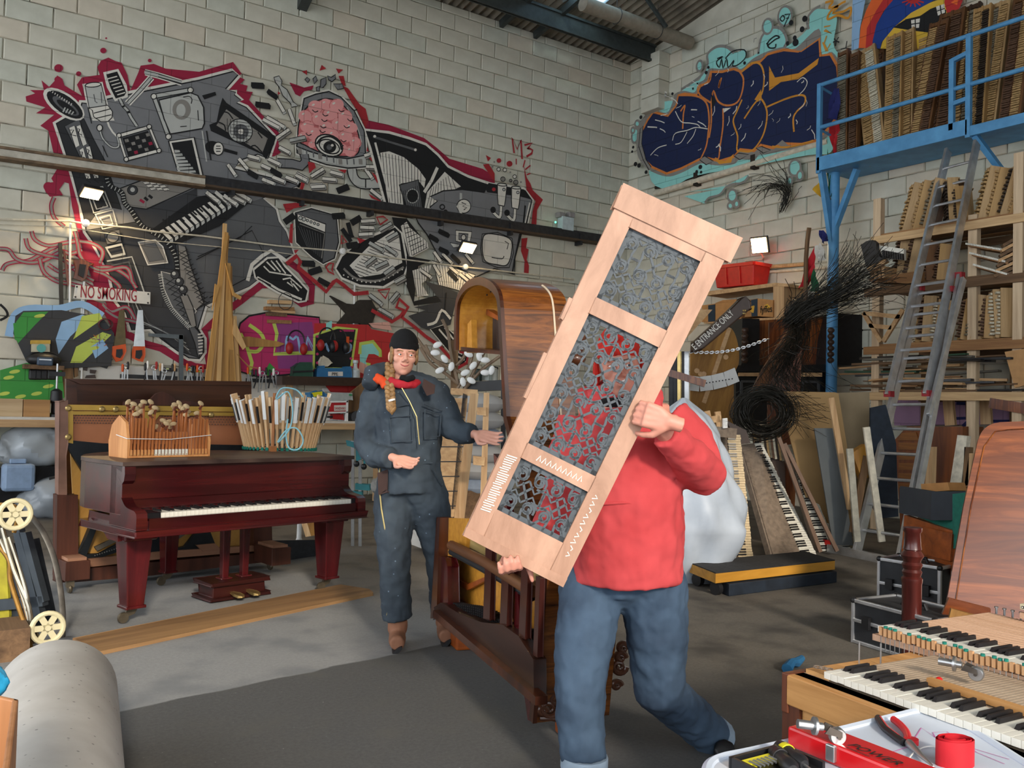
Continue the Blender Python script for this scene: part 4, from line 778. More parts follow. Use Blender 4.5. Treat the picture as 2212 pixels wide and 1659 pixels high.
# an old keyboard with a black cheek on the second shelf
t = thing('broken_keyboard','broken keyboard with black curved cheek jutting from the second rack shelf','keyboard',RK.w(1905,610))
c_ = cG('690,560 740,525 800,512 835,540 835,600 870,670 915,690 740,760'); MB().prism(RK.W(c_,.30),-RK.n*.05).build('cheek',BLACK,t,bev=.004)
MB().prism(RK.W(cG('740,770 910,690 930,715 760,810'),.33),-RK.n*.06).build('cheek_block',PINE,t)
MB().prism(RK.W(cG('840,560 1090,595 1090,640 870,600'),.22),-RK.n*.05).build('key_slip',IVORY,t)
MB().prism(RK.W(cG('870,600 1090,640 1090,700 880,680'),.215),-RK.n*.05).build('key_bed',IVORY,t)
for i in range(9): x = 888+i*22; MB().prism(RK.W(cG('%d,%d %d,%d %d,%d %d,%d' % (x,605+i*4,x+14,607+i*4,x+16,680+i*2.4,x+4,678+i*2.4)),.245),-RK.n*.03).build('black_key',EBONY,t)
for i in range(4): x = 770+i*36; MB().prism(RK.W(cG('%d,%d %d,%d %d,%d %d,%d' % (x,800-i*14,x+26,795-i*14,x+34,866-i*3,x+10,880-i*3)),.26),-RK.n*.3).build('rib',PINE,t)
MB().prism(RK.W(cG('760,870 1230,800 1230,920 780,905'),.12),-RK.n*.3).build('tray',BRN,t)
# flat stacks of keys and tapering sticks at the right of the second shelf
for i in range(7):
    y = 500+i*11; MB().beam(RK.w(2165-i*3,y+32,.06),RK.w(2225,y-2,-.1),.10,.03,up=Z).build('taper_stick',PINEY if i % 2 else OLDW,label='tapering wooden stick at the right end of the rack, '+ORD[i]+' from the top',cat='stick',group='sticks at the right of the rack')
for i,(y0,y1) in enumerate(((537,545),(557,570),(582,597))):
    t = thing('key_set','flat set of piano keys on the second rack shelf, '+ORD[i]+' from the top','keys',RK.w(2130,y0),'key sets on the rack')
    a,b2 = RK.w(2098+i*8,y0-4,.02),RK.w(2180+i*4,y1+2,-.05); MB().beam(a,b2,.22,.02).build('frame',BRN,t)
    q = MB()
    for k in range(26): p = a.lerp(b2,(k+.5)/26); q.box(p+V((-.10,0,.02)),(.06,.011,.02))
    q.build('key_tops',IVORY,t,kind='stuff')
rb = random.Random(21)
for i in range(64):                                            # loose strips piled under the third shelf
    y = rb.uniform(768,846); x = rb.uniform(1862,2150); L = rb.uniform(.25,.95); z = RK.w(1990,y).z
    p = RK.w(x,800,rb.uniform(-.35,.12)); p.z = z; a = rb.uniform(-.22,.22)
    mt = [OLDW,DARK,BRN,PINEY,mat('green_strip','#2c4a36',.7),EBONY,mat('grey_strip','#6a655c',.8)][rb.choice((0,0,0,1,1,2,3,3,4,5,6))]
    MB().beam(p+V((math.sin(a)*L/2,L/2,rb.uniform(-.02,.02))),p-V((math.sin(a)*L/2,L/2,rb.uniform(-.02,.02))),rb.uniform(.04,.10),rb.uniform(.012,.03)).build('wood_strip',mt,label='thin wooden strip in the pile on the bottom shelf of the rack',cat='strip',group='strips piled on the bottom rack shelf')
MB().prism(RK.W(pp('2170,760 2222,752 2222,830 2192,838'),.1),-RK.n*.02).build('cardboard_flap',mat('card','#b58a5c',.8,var=.12),label='bent piece of brown cardboard at the right of the wood strips',cat='cardboard')

# ================================================================ aluminium ladder
lad = thing('ladder','three-section aluminium ladder leaning on the blue balcony','ladder',FL(1895,1215))
AL2 = ALU
f0,f1 = FL(1848,1203),FL(1942,1220)                        # feet of the main section
BT = Pl((XF-.04,0,0),(0,-1,0)); t0,t1 = BT.w(2056,335),BT.w(2118,318)
sd = (f1-f0).normalized()
t1 = t0+(t1-t0)
def stile(a,b2,nm='stile',w_=.034,d_=.11): return MB().beam(a,b2,w_,d_,up=(b2-a).cross(sd)).build(nm,AL2,lad,bev=.004)
nrm_ = (t0-f0).cross(f1-f0).normalized()
if nrm_.dot(EYE-f0) < 0: nrm_ = -nrm_
def along(a,b2,k): return a.lerp(b2,k)
stile(f0,along(f0,t0,.62)); stile(f1,along(f1,t1,.55))
up0,up1 = f0+nrm_*.10,f1+nrm_*.10
stile(along(f0,t0,.34)+nrm_*.085,t0+nrm_*.085); stile(along(f1,t1,.34)+nrm_*.085,t1+nrm_*.085)
stile(f0.lerp(f1,.97)+sd*.07,along(f1,t1,.64)+sd*.05,d_=.075); stile(along(f1,t1,.30)+sd*.045+nrm_*.05,along(f1,t1,.63)+sd*.10,d_=.07)
for k in range(1,12): MB().cyl(along(f0,t0,k*.055),along(f1,t1,k*.055),.016,n=8).build('rung',AL2,lad)
for k in range(8,18): MB().cyl(along(f0,t0,k*.055+.01)+nrm_*.085,along(f1,t1,k*.055+.01)+nrm_*.085,.016,n=8).build('rung',AL2,lad)
for a,s_ in ((f0,1),(f1,1)): MB().box(a+V((0,0,.03)),(.07,.1,.06)).build('foot',mat('red_rubber','#8e1f26',.7),lad)
for p in (along(f0,t0,.345)+nrm_*.085,along(f1,t1,.345)+nrm_*.085,along(f1,t1,.64)+sd*.05,along(f1,t1,.60)+nrm_*.04,along(f0,t0,.62)): MB().box(p,(.075,.075,.06)).build('end_cap',MATS['red_rubber'],lad)
MB().beam(FL(1790,1192)+V((0,0,.03)),FL(1930,1222)+V((0,0,.03)),.05,.09).build('stabiliser_bar',AL2,lad); MB().box(FL(1792,1190)+V((0,0,.05)),(.12,.1,.12)).build('bar_end',RED,lad)

# ================================================================ lettering on things
def text(s,name,P0,u,v,h_,m,parent,t=.002,slant=0,condense=1.0,bold=.008,**k):
    cu = bpy.data.curves.new('txt','FONT'); cu.body = s; cu.size = 1; cu.extrude = 0; cu.shear = slant; cu.offset = bold; cu.resolution_u = 3
    ob = bpy.data.objects.new('txt',cu); COL.objects.link(ob); bpy.context.view_layer.update()
    me = bpy.data.meshes.new_from_object(ob); bpy.data.objects.remove(ob)
    u = V(u).normalized(); v = V(v).normalized(); n = u.cross(v); kk = h_/.7
    q = MB(); q.v = [V(P0)+u*(p.co.x*kk*condense)+v*(p.co.y*kk)+n*(t/2) for p in me.vertices]; q.f = [tuple(f.vertices) for f in me.polygons]
    bpy.data.meshes.remove(me)
    return q.build(name,m,parent,kind='stuff',**k)
def SP(d,turn=0):                                             # an upright plane facing the viewer at a depth, turned about the vertical
    c,s_ = math.cos(rad(turn)),math.sin(rad(turn)); return Pl(EYE+_fh*d,_rh*c+_fh*s_)
def solid(P,pts,t,name,m,parent=None,d=0,bev=0,**k):   # an outline on a plane with thickness behind it
    return MB().prism(P.W(pts,d),-P.n*t).build(name,m,parent,bev=bev,**k)
def stick(P,a,b_,w_,t,name,m,parent=None,d=0,d2=None,**k):
    return MB().beam(P.w(*a,d),P.w(*b_,d if d2 is None else d2),w_,t,up=P.n).build(name,m,parent,**k)
def c3(s): return pp(s,1450,800,512/2212)
def c2_(s): return pp(s,1400,500,512/2212)
def c4(s): return pp(s,1700,750,512/2212)
def c5(s): return pp(s,1700,1050,512/2212)
ROSE = wood('rosewood','#3a1d0e','#9a5a2a',(0,0,1),16,.35,1.2,.3,.05,'#6b3517',.9)
BLACKW = mat('black_lacquer',(.010,.010,.012),.3,var=.3)
# ---------------------------------------------------------------- shelf with boxes and red crate on the right wall
PF = Pl((10.48,0,0),(0,-1,0))
sh = thing('timber_shelf','low timber shelf frame on the right wall under the red crate','shelf',PF.w(1640,690))
solid(PF,c2_('540,560 1190,478 1310,488 1310,515 1190,512 540,600'),.5,'top_board',PINE,sh); solid(PF,c2_('1168,508 1270,512 1268,805 1165,805'),.5,'end_panel',PINEZ,sh,d=-.01)
solid(PF,c2_('520,830 1270,800 1270,820 520,860'),.45,'bottom_board',PINE,sh,d=-.02)
t = thing('storage_crate','bright red plastic crate on the timber shelf below the floodlight','crate',PF.w(1590,625))
u_,n_ = PF.u,PF.n; p0 = PF.w(1540,622,-.05); p1 = PF.w(1628,614,-.05); hh = .34
def crate(t,p0,p1,dep,hh,m,m2,nn):
    ux = (p1-p0); L = ux.length; ux.normalize(); n2 = nn; i = .04
    for nm,a,b_,c_ in (('side',p0,p1,0),):
        MB().hexa([p0+ux*i-n2*i,p1-ux*i-n2*i,p1-ux*i-n2*(dep-i),p0+ux*i-n2*(dep-i),p0-n2*.0+Z*hh,p1+Z*hh,p1-n2*dep+Z*hh,p0-n2*dep+Z*hh]).build('body',m,t,bev=.01)
    for a,b_ in ((p0+n2*.012,p1+n2*.012),(p1+ux*.012,p1-n2*dep+ux*.012),(p0-ux*.012,p0-n2*dep-ux*.012)): MB().beam(a+Z*(hh-.02),b_+Z*(hh-.02),.03,.05).build('rim',m2,t)
    for f in (.33,.66): q = p0.lerp(p1,f); MB().beam(q+ux*0+Z*.04-n2*.02,q+Z*(hh-.04)+n2*.004,.012,.02,up=n2).build('rib',m2,t)
crate(t,p0,p1,.40,hh,RED,mat('red_rim','#d62b22',.35),n_)
CARD = mat('cardboard','#b07f4c',.85,var=.10)
NAVYP = mat('navy_print','#24323f',.8); YELP = mat('yellow_print','#d8a63a',.8); INK = mat('ink','#14140f',.8)
t = thing('banana_box','cardboard fruit box printed fyffes on the timber shelf','box',PF.w(1640,688))
solid(PF,c2_('1020,625 1165,640 1165,800 1020,790'),.34,'body',CARD,t,d=.02); solid(PF,c2_('930,640 1022,625 1022,790 900,800'),.30,'side',mat('cardboard_side','#9c7144',.85),t,d=.015)
solid(PF,c2_('960,640 1020,628 1020,790 965,793'),.004,'printed_panel',NAVYP,t,d=.024)
MB().cyl(PF.w(1628,668,.02),PF.w(1628,668,.028),.055).build('printed_fruit',YELP,t); a = PF.w(*c2_('1045,760')[0],.03)
text('fyffes','brand_lettering',a,PF.u,Z,.10,INK,t,condense=.75); solid(PF,c2_('1085,690 1115,675 1140,700 1130,730 1090,720'),.004,'printed_leaf',YELP,t,d=.023)
t = thing('open_carton','plain open cardboard carton beside the fruit box','box',PF.w(1575,688))
solid(PF,c2_('630,670 870,650 870,830 630,840'),.34,'body',CARD,t,d=.0); solid(PF,c2_('625,668 700,640 860,630 870,652'),.02,'flap',CARD,t,d=-.1)
t = thing('fruit_carton','cardboard carton with navy print at the left end of the timber shelf','box',PF.w(1530,690)); solid(PF,c2_('500,690 628,672 628,840 500,845'),.34,'body',CARD,t,d=.0); solid(PF,c2_('560,690 625,680 625,838 560,842'),.004,'printed_panel',NAVYP,t,d=.004)
# ---------------------------------------------------------------- sign beam
P = SP(9.55); t = thing('sign_beam','brown sign beam lettered ENTRANCE ONLY sloping over the junk','sign',P.w(1510,760))
BROWN = mat('brown_gloss','#3b2a20',.4,var=.2)
pts = c2_('430,1030 760,730 870,620 910,618 950,650 960,720 900,770 770,880 520,1090 430,1110'); solid(P,pts,.16,'beam',BROWN,t,bev=.02)
a = P.w(*c2_('430,1120')[0],.003); b_ = P.w(*c2_('775,800')[0],.003); uu = (b_-a).normalized(); vv = P.n.cross(uu); WPT = mat('white_lettering','#d8d5cc',.7)
a0 = P.w(*c2_('440,1108')[0],.004); text('E ENTRANCE ONLY','lettering',a0,uu,vv,.072,WPT,t,condense=(b_-a).length/.87)
for x,y in ((890,738),(908,738),(890,765),(905,765)): MB().ball(P.w(*c2_('%d,%d' % (x,y))[0],.002),.012).build('bolt',BRASS,t)
# pale triangle of board behind the frame
solid(SP(10.2),c2_('470,725 600,730 300,1060 260,1120'),.02,'pale_board',PINE,label='pale pointed offcut of board behind the carried panel',cat='board')
# grand soundboard with a curved edge, chain and strap
P = SP(9.8,12); SB = wood('sound_board','#7a5426','#a87a3a',(.3,0,1),14,.5)
t = thing('plywood_panel','varnished yellow panel with a curved right edge behind the dust sheet','panel',P.w(1540,1100))
solid(P,[(q.x,q.y) for q in spl([V((x,y,0)) for x,y in c2_('400,1120 500,1010 640,920 760,895 820,980 850,1130 845,1240')],4)]+c2_('800,1330 800,1620')+[(1585,1150),(1490,1150)]+c2_('400,1600'),.03,'board',SB,t)
for x,y in ((725,1172),(455,1300),(490,1330),(520,1330)): MB().cyl(P.w(*c2_('%d,%d' % (x,y))[0],.001),P.w(*c2_('%d,%d' % (x,y))[0],.012),.03).build('knob',PINE,t)
stick(P,c2_('760,900')[0],c2_('520,1600')[0],.05,.01,'inlay',PINE,t,d=.005)
t = thing('metal_chain','steel chain pulled tight across the yellow panel','chain',P.w(1540,760)); a,b_ = P.w(*c2_('400,1125')[0],.12),P.w(*c2_('1110,1005')[0],.35)
for i in range(30):
    c_ = a.lerp(b_,i/29)-Z*.06*math.sin(i/29*math.pi)
    MB().tube([c_+(b_-a).normalized()*.026*math.cos(k*1.047)+(P.n if i % 2 else Z)*.014*math.sin(k*1.047) for k in range(6)],.006,5,closed=True).build('link',STEEL,t)
t = thing('strap','white perforated strap curving across the yellow panel','strap',P.w(1540,830)); sp_ = [P.w(x,y,.05) for x,y in c2_('390,1415 480,1425 600,1410 720,1380 830,1335')]
for i in range(4): MB().beam(sp_[i],sp_[i+1],.004,.17,up=Z).build('band',WHITE,t)
for i in range(9): MB().ball(P.w(*c2_('%d,%d' % (545+i*30,1415-i*5))[0],.062),.008,6,4).build('hole',BLACK,t)
stick(SP(9.9),c2_('180,1315')[0],c2_('530,1420')[0],.08,.05,'dark_wooden_bar',ROSE,label='dark wooden bar under the sign beam',cat='bar')
t = thing('harp_frame','old iron piano frame with brass-edged bars behind the dust sheet','piano frame',SP(9.9).w(1460,1100))
for x,m_ in ((215,DARK),(245,DARK),(290,BRASS),(320,DARK),(355,STEEL)): stick(SP(9.9),c2_('%d,1120' % x)[0],(c2_('%d,1560' % (x+5))[0][0],1142),.05,.04,'bar',m_,t)
# ---------------------------------------------------------------- black piano carcass with twisted columns
P = SP(11.3,10); t = thing('black_upright_carcass','black upright piano carcass with moulded front and twisted columns','piano',P.w(1690,1000))
solid(P,c2_('815,1250 1665,1240 1665,1310 815,1310')+[],.6,'key_shelf',BLACKW,t); solid(P,c2_('820,1310 1660,1300 1660,1800 820,1800'),.12,'lower_panel',BLACKW,t,d=-.08); solid(P,c2_('850,1318 1625,1318 1625,1355 850,1350'),.03,'key_slip',PINE,t,d=.02)
for x0,x1 in ((870,1400),(1440,1590)):
    for a,b_ in (((x0,1400),(x1,1405)),((x0,1400),(x0,1700)),((x1,1405),(x1,1700))): stick(P,c2_('%d,%d' % a)[0],c2_('%d,%d' % b_)[0],.03,.03,'moulding',mat('grey_edge','#4a4b4c',.5),t,d=-.06)
solid(P,c2_('880,810 1040,815 1040,1250 870,1250'),.5,'case_side',BLACKW,t,d=-.02); solid(P,c2_('1740,760 2010,780 2025,1250 1660,1250 1680,1000'),.5,'case_side',BLACKW,t,d=-.02)
solid(P,c2_('1040,830 1740,790 1740,1250 1040,1250'),.02,'inner_panel',ROSE,t,d=-.3)
for x in (900,1705):
    a = P.w(*c2_('%d,1230' % x)[0],.06); b_ = P.w(*c2_('%d,900' % x)[0],.06); q = MB(); L = (b_-a).length
    q.lathe([(.028+.022*abs(math.sin(i*.62)),L*i/30) for i in range(31)],a,Z,12); q.build('twisted_column',BROWN,t,smooth=True)
P2 = SP(10.4); t = thing('string_plank','split brown plank full of tuning pins leaning across the black carcass','plank',P2.w(1640,900))
solid(P2,c2_('1370,830 1480,815 1400,1050 1240,1260 1110,1450 960,1510 1060,1300'),.06,'plank',wood('split_plank','#4b2c18','#8a5a33',(.6,0,1),18),t); q = MB()
for i in range(46): f = i/45; x,y = 1385-f*400,840+f*610; p = P2.w(*c2_('%d,%d' % (x,y))[0]); q.cyl(p,p+P2.n*.035+IR*-.02,.006,n=5)
q.build('tuning_pins',DARK,t,kind='stuff'); solid(SP(10.9),c2_('1130,850 1480,815 1440,1040')+[(1715,1132),(1655,1131)],.03,'amber_board',ROSE,label='dark amber board behind the split plank',cat='board')
# ---------------------------------------------------------------- tangles of old strings
WIRE = mat('piano_wire','#26241f',.55,.4,var=.4,sc=3); rb = random.Random(4)
def bundle(name,P,path,n,spread,r,label,flare=0,m_=WIRE,seg=5,parent=None):
    q = MB(); C_ = [P.w(x,y,d) for x,y,d in path]
    for i in range(n):
        o = V((rb.gauss(0,1),rb.gauss(0,1),rb.gauss(0,1)))*spread; e = V((rb.gauss(0,1),rb.gauss(0,1),rb.gauss(0,1)))*flare
        k0 = rb.uniform(0,.35); pts = []
        S = spl(C_,3); k = max(0,int(k0*len(S))-1); S = S[k:len(S)-int(rb.uniform(0,.3)*len(S))] if len(S) > 5 else S
        for j,p in enumerate(S): f = j/max(1,len(S)-1); pts.append(p+o*(.6+f*.6)+e*f*f+V((rb.gauss(0,.008),rb.gauss(0,.008),rb.gauss(0,.008))))
        q.tube(pts,r,3,cap=False)
    return q.build(name,m_,parent,label,'wire',kind='stuff')
P = SP(9.9)
bundle('wire_bundle',P,[(1700,700,.1),(1745,665,.1),(1800,640,.1),(1860,600,.1),(1890,585,.1)],240,.10,.0028,'thick bundle of old black piano strings hanging off the rack',.15)
bundle('wire_bundle',P,[(1730,680,.12),(1725,740,.12),(1690,800,.14),(1740,850,.1)],160,.10,.0026,'hank of black strings falling over the black carcass',.18)
q = MB(); c0 = SP(8.7)
for i in range(150):                                           # the big coil
    rr,ox,oy = rb.uniform(.13,.27),rb.gauss(0,.03),rb.gauss(0,.03); cc = c0.w(1648,890,rb.gauss(0,.05))+IR*ox+Z*oy; a0 = rb.uniform(0,6.3); tl = rb.uniform(3,6.2)
    q.tube([cc+IR*(rr*1.15*math.cos(a0+tl*j/14))+Z*(rr*.95*math.sin(a0+tl*j/14))+FWD*rb.gauss(0,.01) for j in range(15)],.003,3,cap=False)
for i in range(50):
    a0 = c0.w(1690+rb.uniform(-25,10),880+rb.uniform(-25,35),rb.gauss(0,.04)); q.tube([a0,a0+IR*rb.uniform(.05,.2)+Z*rb.uniform(-.05,.1),a0+IR*rb.uniform(.15,.5)+Z*rb.uniform(-.2,.12)],.0022,3,cap=False)
q.build('wire_coil',WIRE,label='large loose coil of black piano wire over the leaning keyboards',cat='wire',kind='stuff')
P = RW; t = bundle('wire_tuft',Pl((XR-.15,0,0),(0,-1,0)),[(1690,455,0),(1702,420,0),(1690,395,0),(1665,388,0),(1650,400,0)],46,.05,.004,'curling tuft of black wire on the right wall under the balcony',.22)
bundle('wire_tuft',Pl((XR-.6,0,0),(0,-1,0)),[(1702,690,0),(1715,665,0),(1735,650,0),(1752,640,0)],40,.04,.005,'spray of thin wire behind the red flag',.16)
# ---------------------------------------------------------------- prayer flags
def flag(pts,c_,label,d=0,P=Pl((XR-.75,0,0),(0,-1,0))):
    o = MB(); W = P.W(pts); n = 8
    def f(a,b_):
        p = (W[0].lerp(W[1],a)).lerp(W[3].lerp(W[2],a),b_); return p+P.n*(.04*math.sin(a*9+b_*5)*(.3+b_))
    for s_ in (0,.003):
        o.grid(lambda a,b_: f(a,b_)+P.n*s_,n,n)
    return o.build('prayer_flag',mat('flag_'+c_,{'r': '#b5242c','g': '#1f5a3a','y': '#c79a2a','w': '#cfccc4','b': '#2a2f6a'}[c_],.9,var=.15),label=label,cat='flag',smooth=True)
flag(c2_('1555,140 1560,330 1510,495 1390,540'),'r','large red prayer flag hanging beside the blue column'); flag(c2_('1550,335 1570,430 1600,560 1505,560'),'g','green prayer flag below the red one'); flag(c2_('1570,560 1590,570 1615,660 1560,700'),'y','yellow prayer flag lowest on the string')
flag(c2_('1555,140 1610,110 1665,240 1580,300'),'w','white printed prayer flag behind the red one'); flag(c2_('1595,-10 1640,-10 1680,70 1625,115'),'b','navy prayer flag against the blue column')
PB2 = Pl((XF+.25,0,0),(0,-1,0))
flag(cF('730,690 770,690 770,930 660,930'),'b','navy prayer flag at the end of the balcony',P=PB2); flag(cF('690,990 770,960 770,1190 720,1200'),'r','red prayer flag inside the balcony rail',P=PB2); flag(cF('680,1160 720,1370 720,1540 680,1530'),'g','green prayer flag under the balcony corner',P=PB2); flag(cF('560,1480 640,1390 720,1560 690,1590'),'y','yellow prayer flag under the balcony corner',P=PB2)
MB().tube([Pl((XR-.8,0,0),(0,-1,0)).w(x,y) for x,y in ((1748,492),(1744,520),(1741,560),(1740,690))],.03,8).build('bent_pole',OLDZ,label='old bent wooden pole behind the red flag',cat='pole')
# ---------------------------------------------------------------- boards leaning behind the keyboards
HB = mat('hardboard','#a58559',.8,var=.10,sc=3); HB2 = mat('hardboard_grey','#8a7a60',.85,var=.15,sc=3); GRB = mat('grey_board','#5d6264',.7,var=.15,sc=3)
P = SP(9.0); solid(P,c3('995,195 1530,205 1560,215 1640,700')+[(1850,1150),(1760,1150)],.015,'hardboard_sheet',HB,label='tan hardboard sheet leaning behind the wire coil',cat='board')
solid(SP(9.2),c3('1540,210 1850,200')+[(1880,1140),(1830,1150)],.015,'hardboard_sheet',HB2,label='greyish hardboard sheet leaning left of the ladder',cat='board')
solid(SP(8.7),c3('1335,540 1530,540 1560,700')+[(1843,1178),(1800,1178)],.02,'grey_panel',GRB,label='smooth grey panel leaning behind the white keys',cat='panel')
def lath(P,a,b_,w_,m_,label,name='wood_stick',t=.03): return stick(P,a,b_,w_,t,name,m_,label=label,cat='stick')
lath(SP(8.6),c3('1490,255')[0],(1836,1100),.055,PINEZ,'pale square lath leaning on the hardboard')
lath(SP(8.4),c3('1820,530')[0],(1905,1170),.06,mat('peeling_white','#cfc7b4',.8,var=.3,sc=12),'stick with peeling white paint behind the ladder')
lath(SP(8.45),c3('1665,730')[0],(1852,1170),.06,mat('dusty_white','#a7a497',.9,var=.25),'dusty white batten left of the ladder')
solid(SP(8.5),c3('1690,770 1810,690 1840,1000 1780,1020'),.10,'yellow_post',wood('amber_post','#7d5218','#b17f2e',(0,0,1),14),label='stubby amber wooden post left of the ladder',cat='post')
lath(SP(8.5),(1872,985),(1842,1150),.07,OLDZ,'brown stick crossing the amber post')
NVY = mat('navy_paint','#1b2430',.7,var=.3); solid(SP(8.9),c3('1860,350 2000,320')+c4('930,560 1020,900 1040,1580 850,1600')+[(1880,1080)],.03,'navy_board',NVY,label='dark navy board standing behind the ladder',cat='board')
# things behind the ladder, under the rack
P = Pl((9.6,0,0),(0,-1,0)); t = thing('amber_cabinet','amber wooden cabinet with drawers behind the ladder','cabinet',P.w(1990,1150)); AMB = wood('amber_wood','#6a3d12','#a8691f',(0,1,0),12,.4); MAH2 = wood('warm_wood','#52270c','#8a4a18',(0,0,1),12,.4)
solid(P,c4('1010,860 1120,740 1640,740 1640,1300')+[(2080,1140),(1945,1140)],.45,'body',MAH2,t)
for i in range(5): y = 890+i*95; solid(P,c4('1040,%d 1250,%d 1250,%d 1040,%d' % (y,y+5,y+70,y+65)),.03,'drawer',AMB,t,d=.02)
solid(P,c4('1070,800 1200,790 1230,870 1030,870'),.04,'moulding',AMB,t,d=.02)
P = Pl((9.3,0,0),(0,-1,0)); PINK = mat('mauve_panel','#8c6d8c',.8,var=.1)
m = Paint(RW,'y'); m.p(c4('1000,480 2180,420 2180,720 1000,730'),'mauve').s(c4('1580,520 1740,525 1780,560 1730,660 1640,740'),8,'dbl').s(c4('1580,665 1740,660'),6,'dbl').s(c4('1640,450 1680,500'),6,'wht').s(c4('1910,690 2110,690'),6,'dbl').p(c4('1470,400 1505,400 1505,580 1470,580'),'blue').p(c4('2120,400 2155,400 2155,680 2120,680'),'blue'); m.build('mauve_lettering',gf)
for i,(x0,x1,y0,y1,m_) in enumerate(((1500,1560,420,730,PINEZ),(1720,1735,440,680,OLDZ),(1850,1880,440,720,PINEZ))): stick(Pl((10.3,0,0),(0,-1,0)),c4('%d,%d' % (x0,y0))[0],c4('%d,%d' % ((x0+x1)/2,y1))[0],.12,.05,'rack_prop',m_,label='short timber prop under the rack, '+ORD[i]+' from the left',cat='prop')
stick(Pl((9.7,0,0),(0,-1,0)),c4('1900,520')[0],(2230,885),.11,.06,'dark_plank',ROSE,label='dark plank end jutting out under the rack',cat='plank')
for i,(q,m_) in enumerate((('1590,820 1680,830 1620,1310 1515,1310',MATS['peeling_white']),('1655,930 1700,935 1690,1300 1640,1310',OLDZ),('1700,990 1730,990 1700,1290 1655,1290',PINEZ),('1325,930 1360,930 1350,1280 1285,1290',PINEZ))): solid(Pl((8.6,0,0),(0,-1,0)),c4(q),.08,'post_offcut',m_,label=['white-painted post offcut behind the black box','old brown post offcut behind the black box','thin pale post offcut beside the piano lid','pale board offcut just right of the ladder'][i],cat='offcut')
# ---------------------------------------------------------------- keyboards standing on end
GREYK = mat('grey_key_wood','#77695c',.8,var=.25,sc=24); CRK = mat('cream_keys','#cdb894',.6,var=.12,sc=40)
def keyboard(label,fa,fb,ta,tb,dep_f,dep_t,wfrac,n,mw,m_back,blacks=True,flip=False,group='keyboards leaning on end',bare=False):
    """fa, fb: left and right foot pixels; ta, tb: left and right head pixels; wfrac: share of the width taken by the white key tops"""
    A = FL(*fa); B = FL(*fb); PT = SP(dep_t); C_ = PT.w(*ta); D_ = PT.w(*tb)
    t = thing('keyboard',label,'keyboard',A,group); nn = (B-A).cross(C_-A).normalized()
    if nn.dot(EYE-A) < 0: nn = -nn
    def at(a,b_,h=0): return A.lerp(B,a).lerp(C_.lerp(D_,a),b_)+nn*h
    MB().hexa([at(0,0,-.06),at(1,0,-.06),at(1,1,-.06),at(0,1,-.06),at(0,0),at(1,0),at(1,1),at(0,1)]).build('key_frame',m_back,t)
    q = MB(); qb = MB(); e0,e1 = (0,wfrac) if flip else (1-wfrac,1)
    for i in range(n):
        z0,z1 = (i+.06)/n,(i+.94)/n; j = rb.uniform(-.012,.012)
        q.hexa([at(e0+j,z0,.0),at(e1+j,z0,0),at(e1+j,z1,0),at(e0+j,z1,0),at(e0+j,z0,.018),at(e1+j,z0,.018),at(e1+j,z1,.018),at(e0+j,z1,.018)])
        if blacks and i % 7 not in (2,6):
            k0,k1 = (e0+(e1-e0)*.35,e1) if flip else (e0-.02,e0+(e1-e0)*.58); z0,z1 = (i+.72)/n,(i+1.28)/n
            qb.hexa([at(k0,z0,.018),at(k1,z0,.018),at(k1,z1,.018),at(k0,z1,.018),at(k0,z0,.032),at(k1-.02,z0,.032),at(k1-.02,z1,.032),at(k0,z1,.032)])
    q.build('white_keys',mw,t,kind='stuff')
    if blacks: qb.build('black_keys',EBONY,t,kind='stuff')
    q = MB()
    for i in range(n*2):
        z0,z1 = (i+.12)/n/2,(i+.88)/n/2; a0,a1 = (e1+.02,.98) if flip else (.02,e0-.02)
        if a1-a0 > .05: q.hexa([at(a0,z0),at(a1,z0),at(a1,z1),at(a0,z1),at(a0,z0,.016),at(a1,z0,.016),at(a1,z1,.016),at(a0,z1,.016)])
    if q.v: q.build('key_sticks',m_back if not bare else CRK,t,kind='stuff')
    return t
keyboard('bare cream keyboard standing on end beside the dust sheet',(1548,1222),(1626,1220),(1531,938),(1597,940),7.7,8.1,.42,52,CRK,GREYK,True,bare=False)
keyboard('white keyboard with black sharps and grey sticks, middle of the leaning ones',(1668,1210),(1762,1200),(1598,962),(1643,957),8.3,8.9,.34,50,IVORY,MATS['grey_key_wood'])
keyboard('white keyboard beside a row of brass levers nearest the ladder',(1812,1188),(1858,1186),(1700,962),(1760,955),9,9.4,.5,50,IVORY,mat('bronze_levers','#6e6249',.6,var=.3,sc=30),flip=True)
keyboard('narrow white keyboard partly hidden between two brown rods',(1768,1192),(1806,1190),(1708,1000),(1732,1000),9,9.2,.9,40,IVORY,MATS['grey_key_wood'])
for i,(a,b_) in enumerate((((1682,945),(1772,1192)),((1694,958),(1808,1190)))): lath(SP(8.5),a,b_,.035,wood('rod_brown','#5b4436','#7d6250',(0,0,1),10),['left','right'][i]+' brown rod leaning across the white keyboards',t=.035)
P = SP(9.3); t = thing('hammer_rail','dusty grand hammer rail standing behind the white keyboards','piano action',P.w(1660,1010)); solid(P,c3('760,560 1030,560 1060,860')+[(1700,1172),(1655,1171)],.05,'frame',ACT[3],t)
for i in range(12): stick(P,c3('%d,570' % (775+i*21))[0],c3('%d,%d' % (800+i*22,780+i*6))[0],.022,.03,'hammer',LEV[i % 5],t,d=.03)
P = SP(7.9); t = thing('action_stack','pale action parts piled above the cream keyboard','piano action',P.w(1560,940)); stick(P,c3('290,470')[0],c3('450,450')[0],.06,.05,'rail',PINE,t); stick(P,c3('330,380')[0],c3('350,470')[0],.05,.05,'upright',PINE,t); stick(P,c3('430,385')[0],c3('445,530')[0],.05,.05,'upright',PINE,t); stick(P,c3('290,555')[0],c3('600,590')[0],.09,.08,'base',GREYK,t)
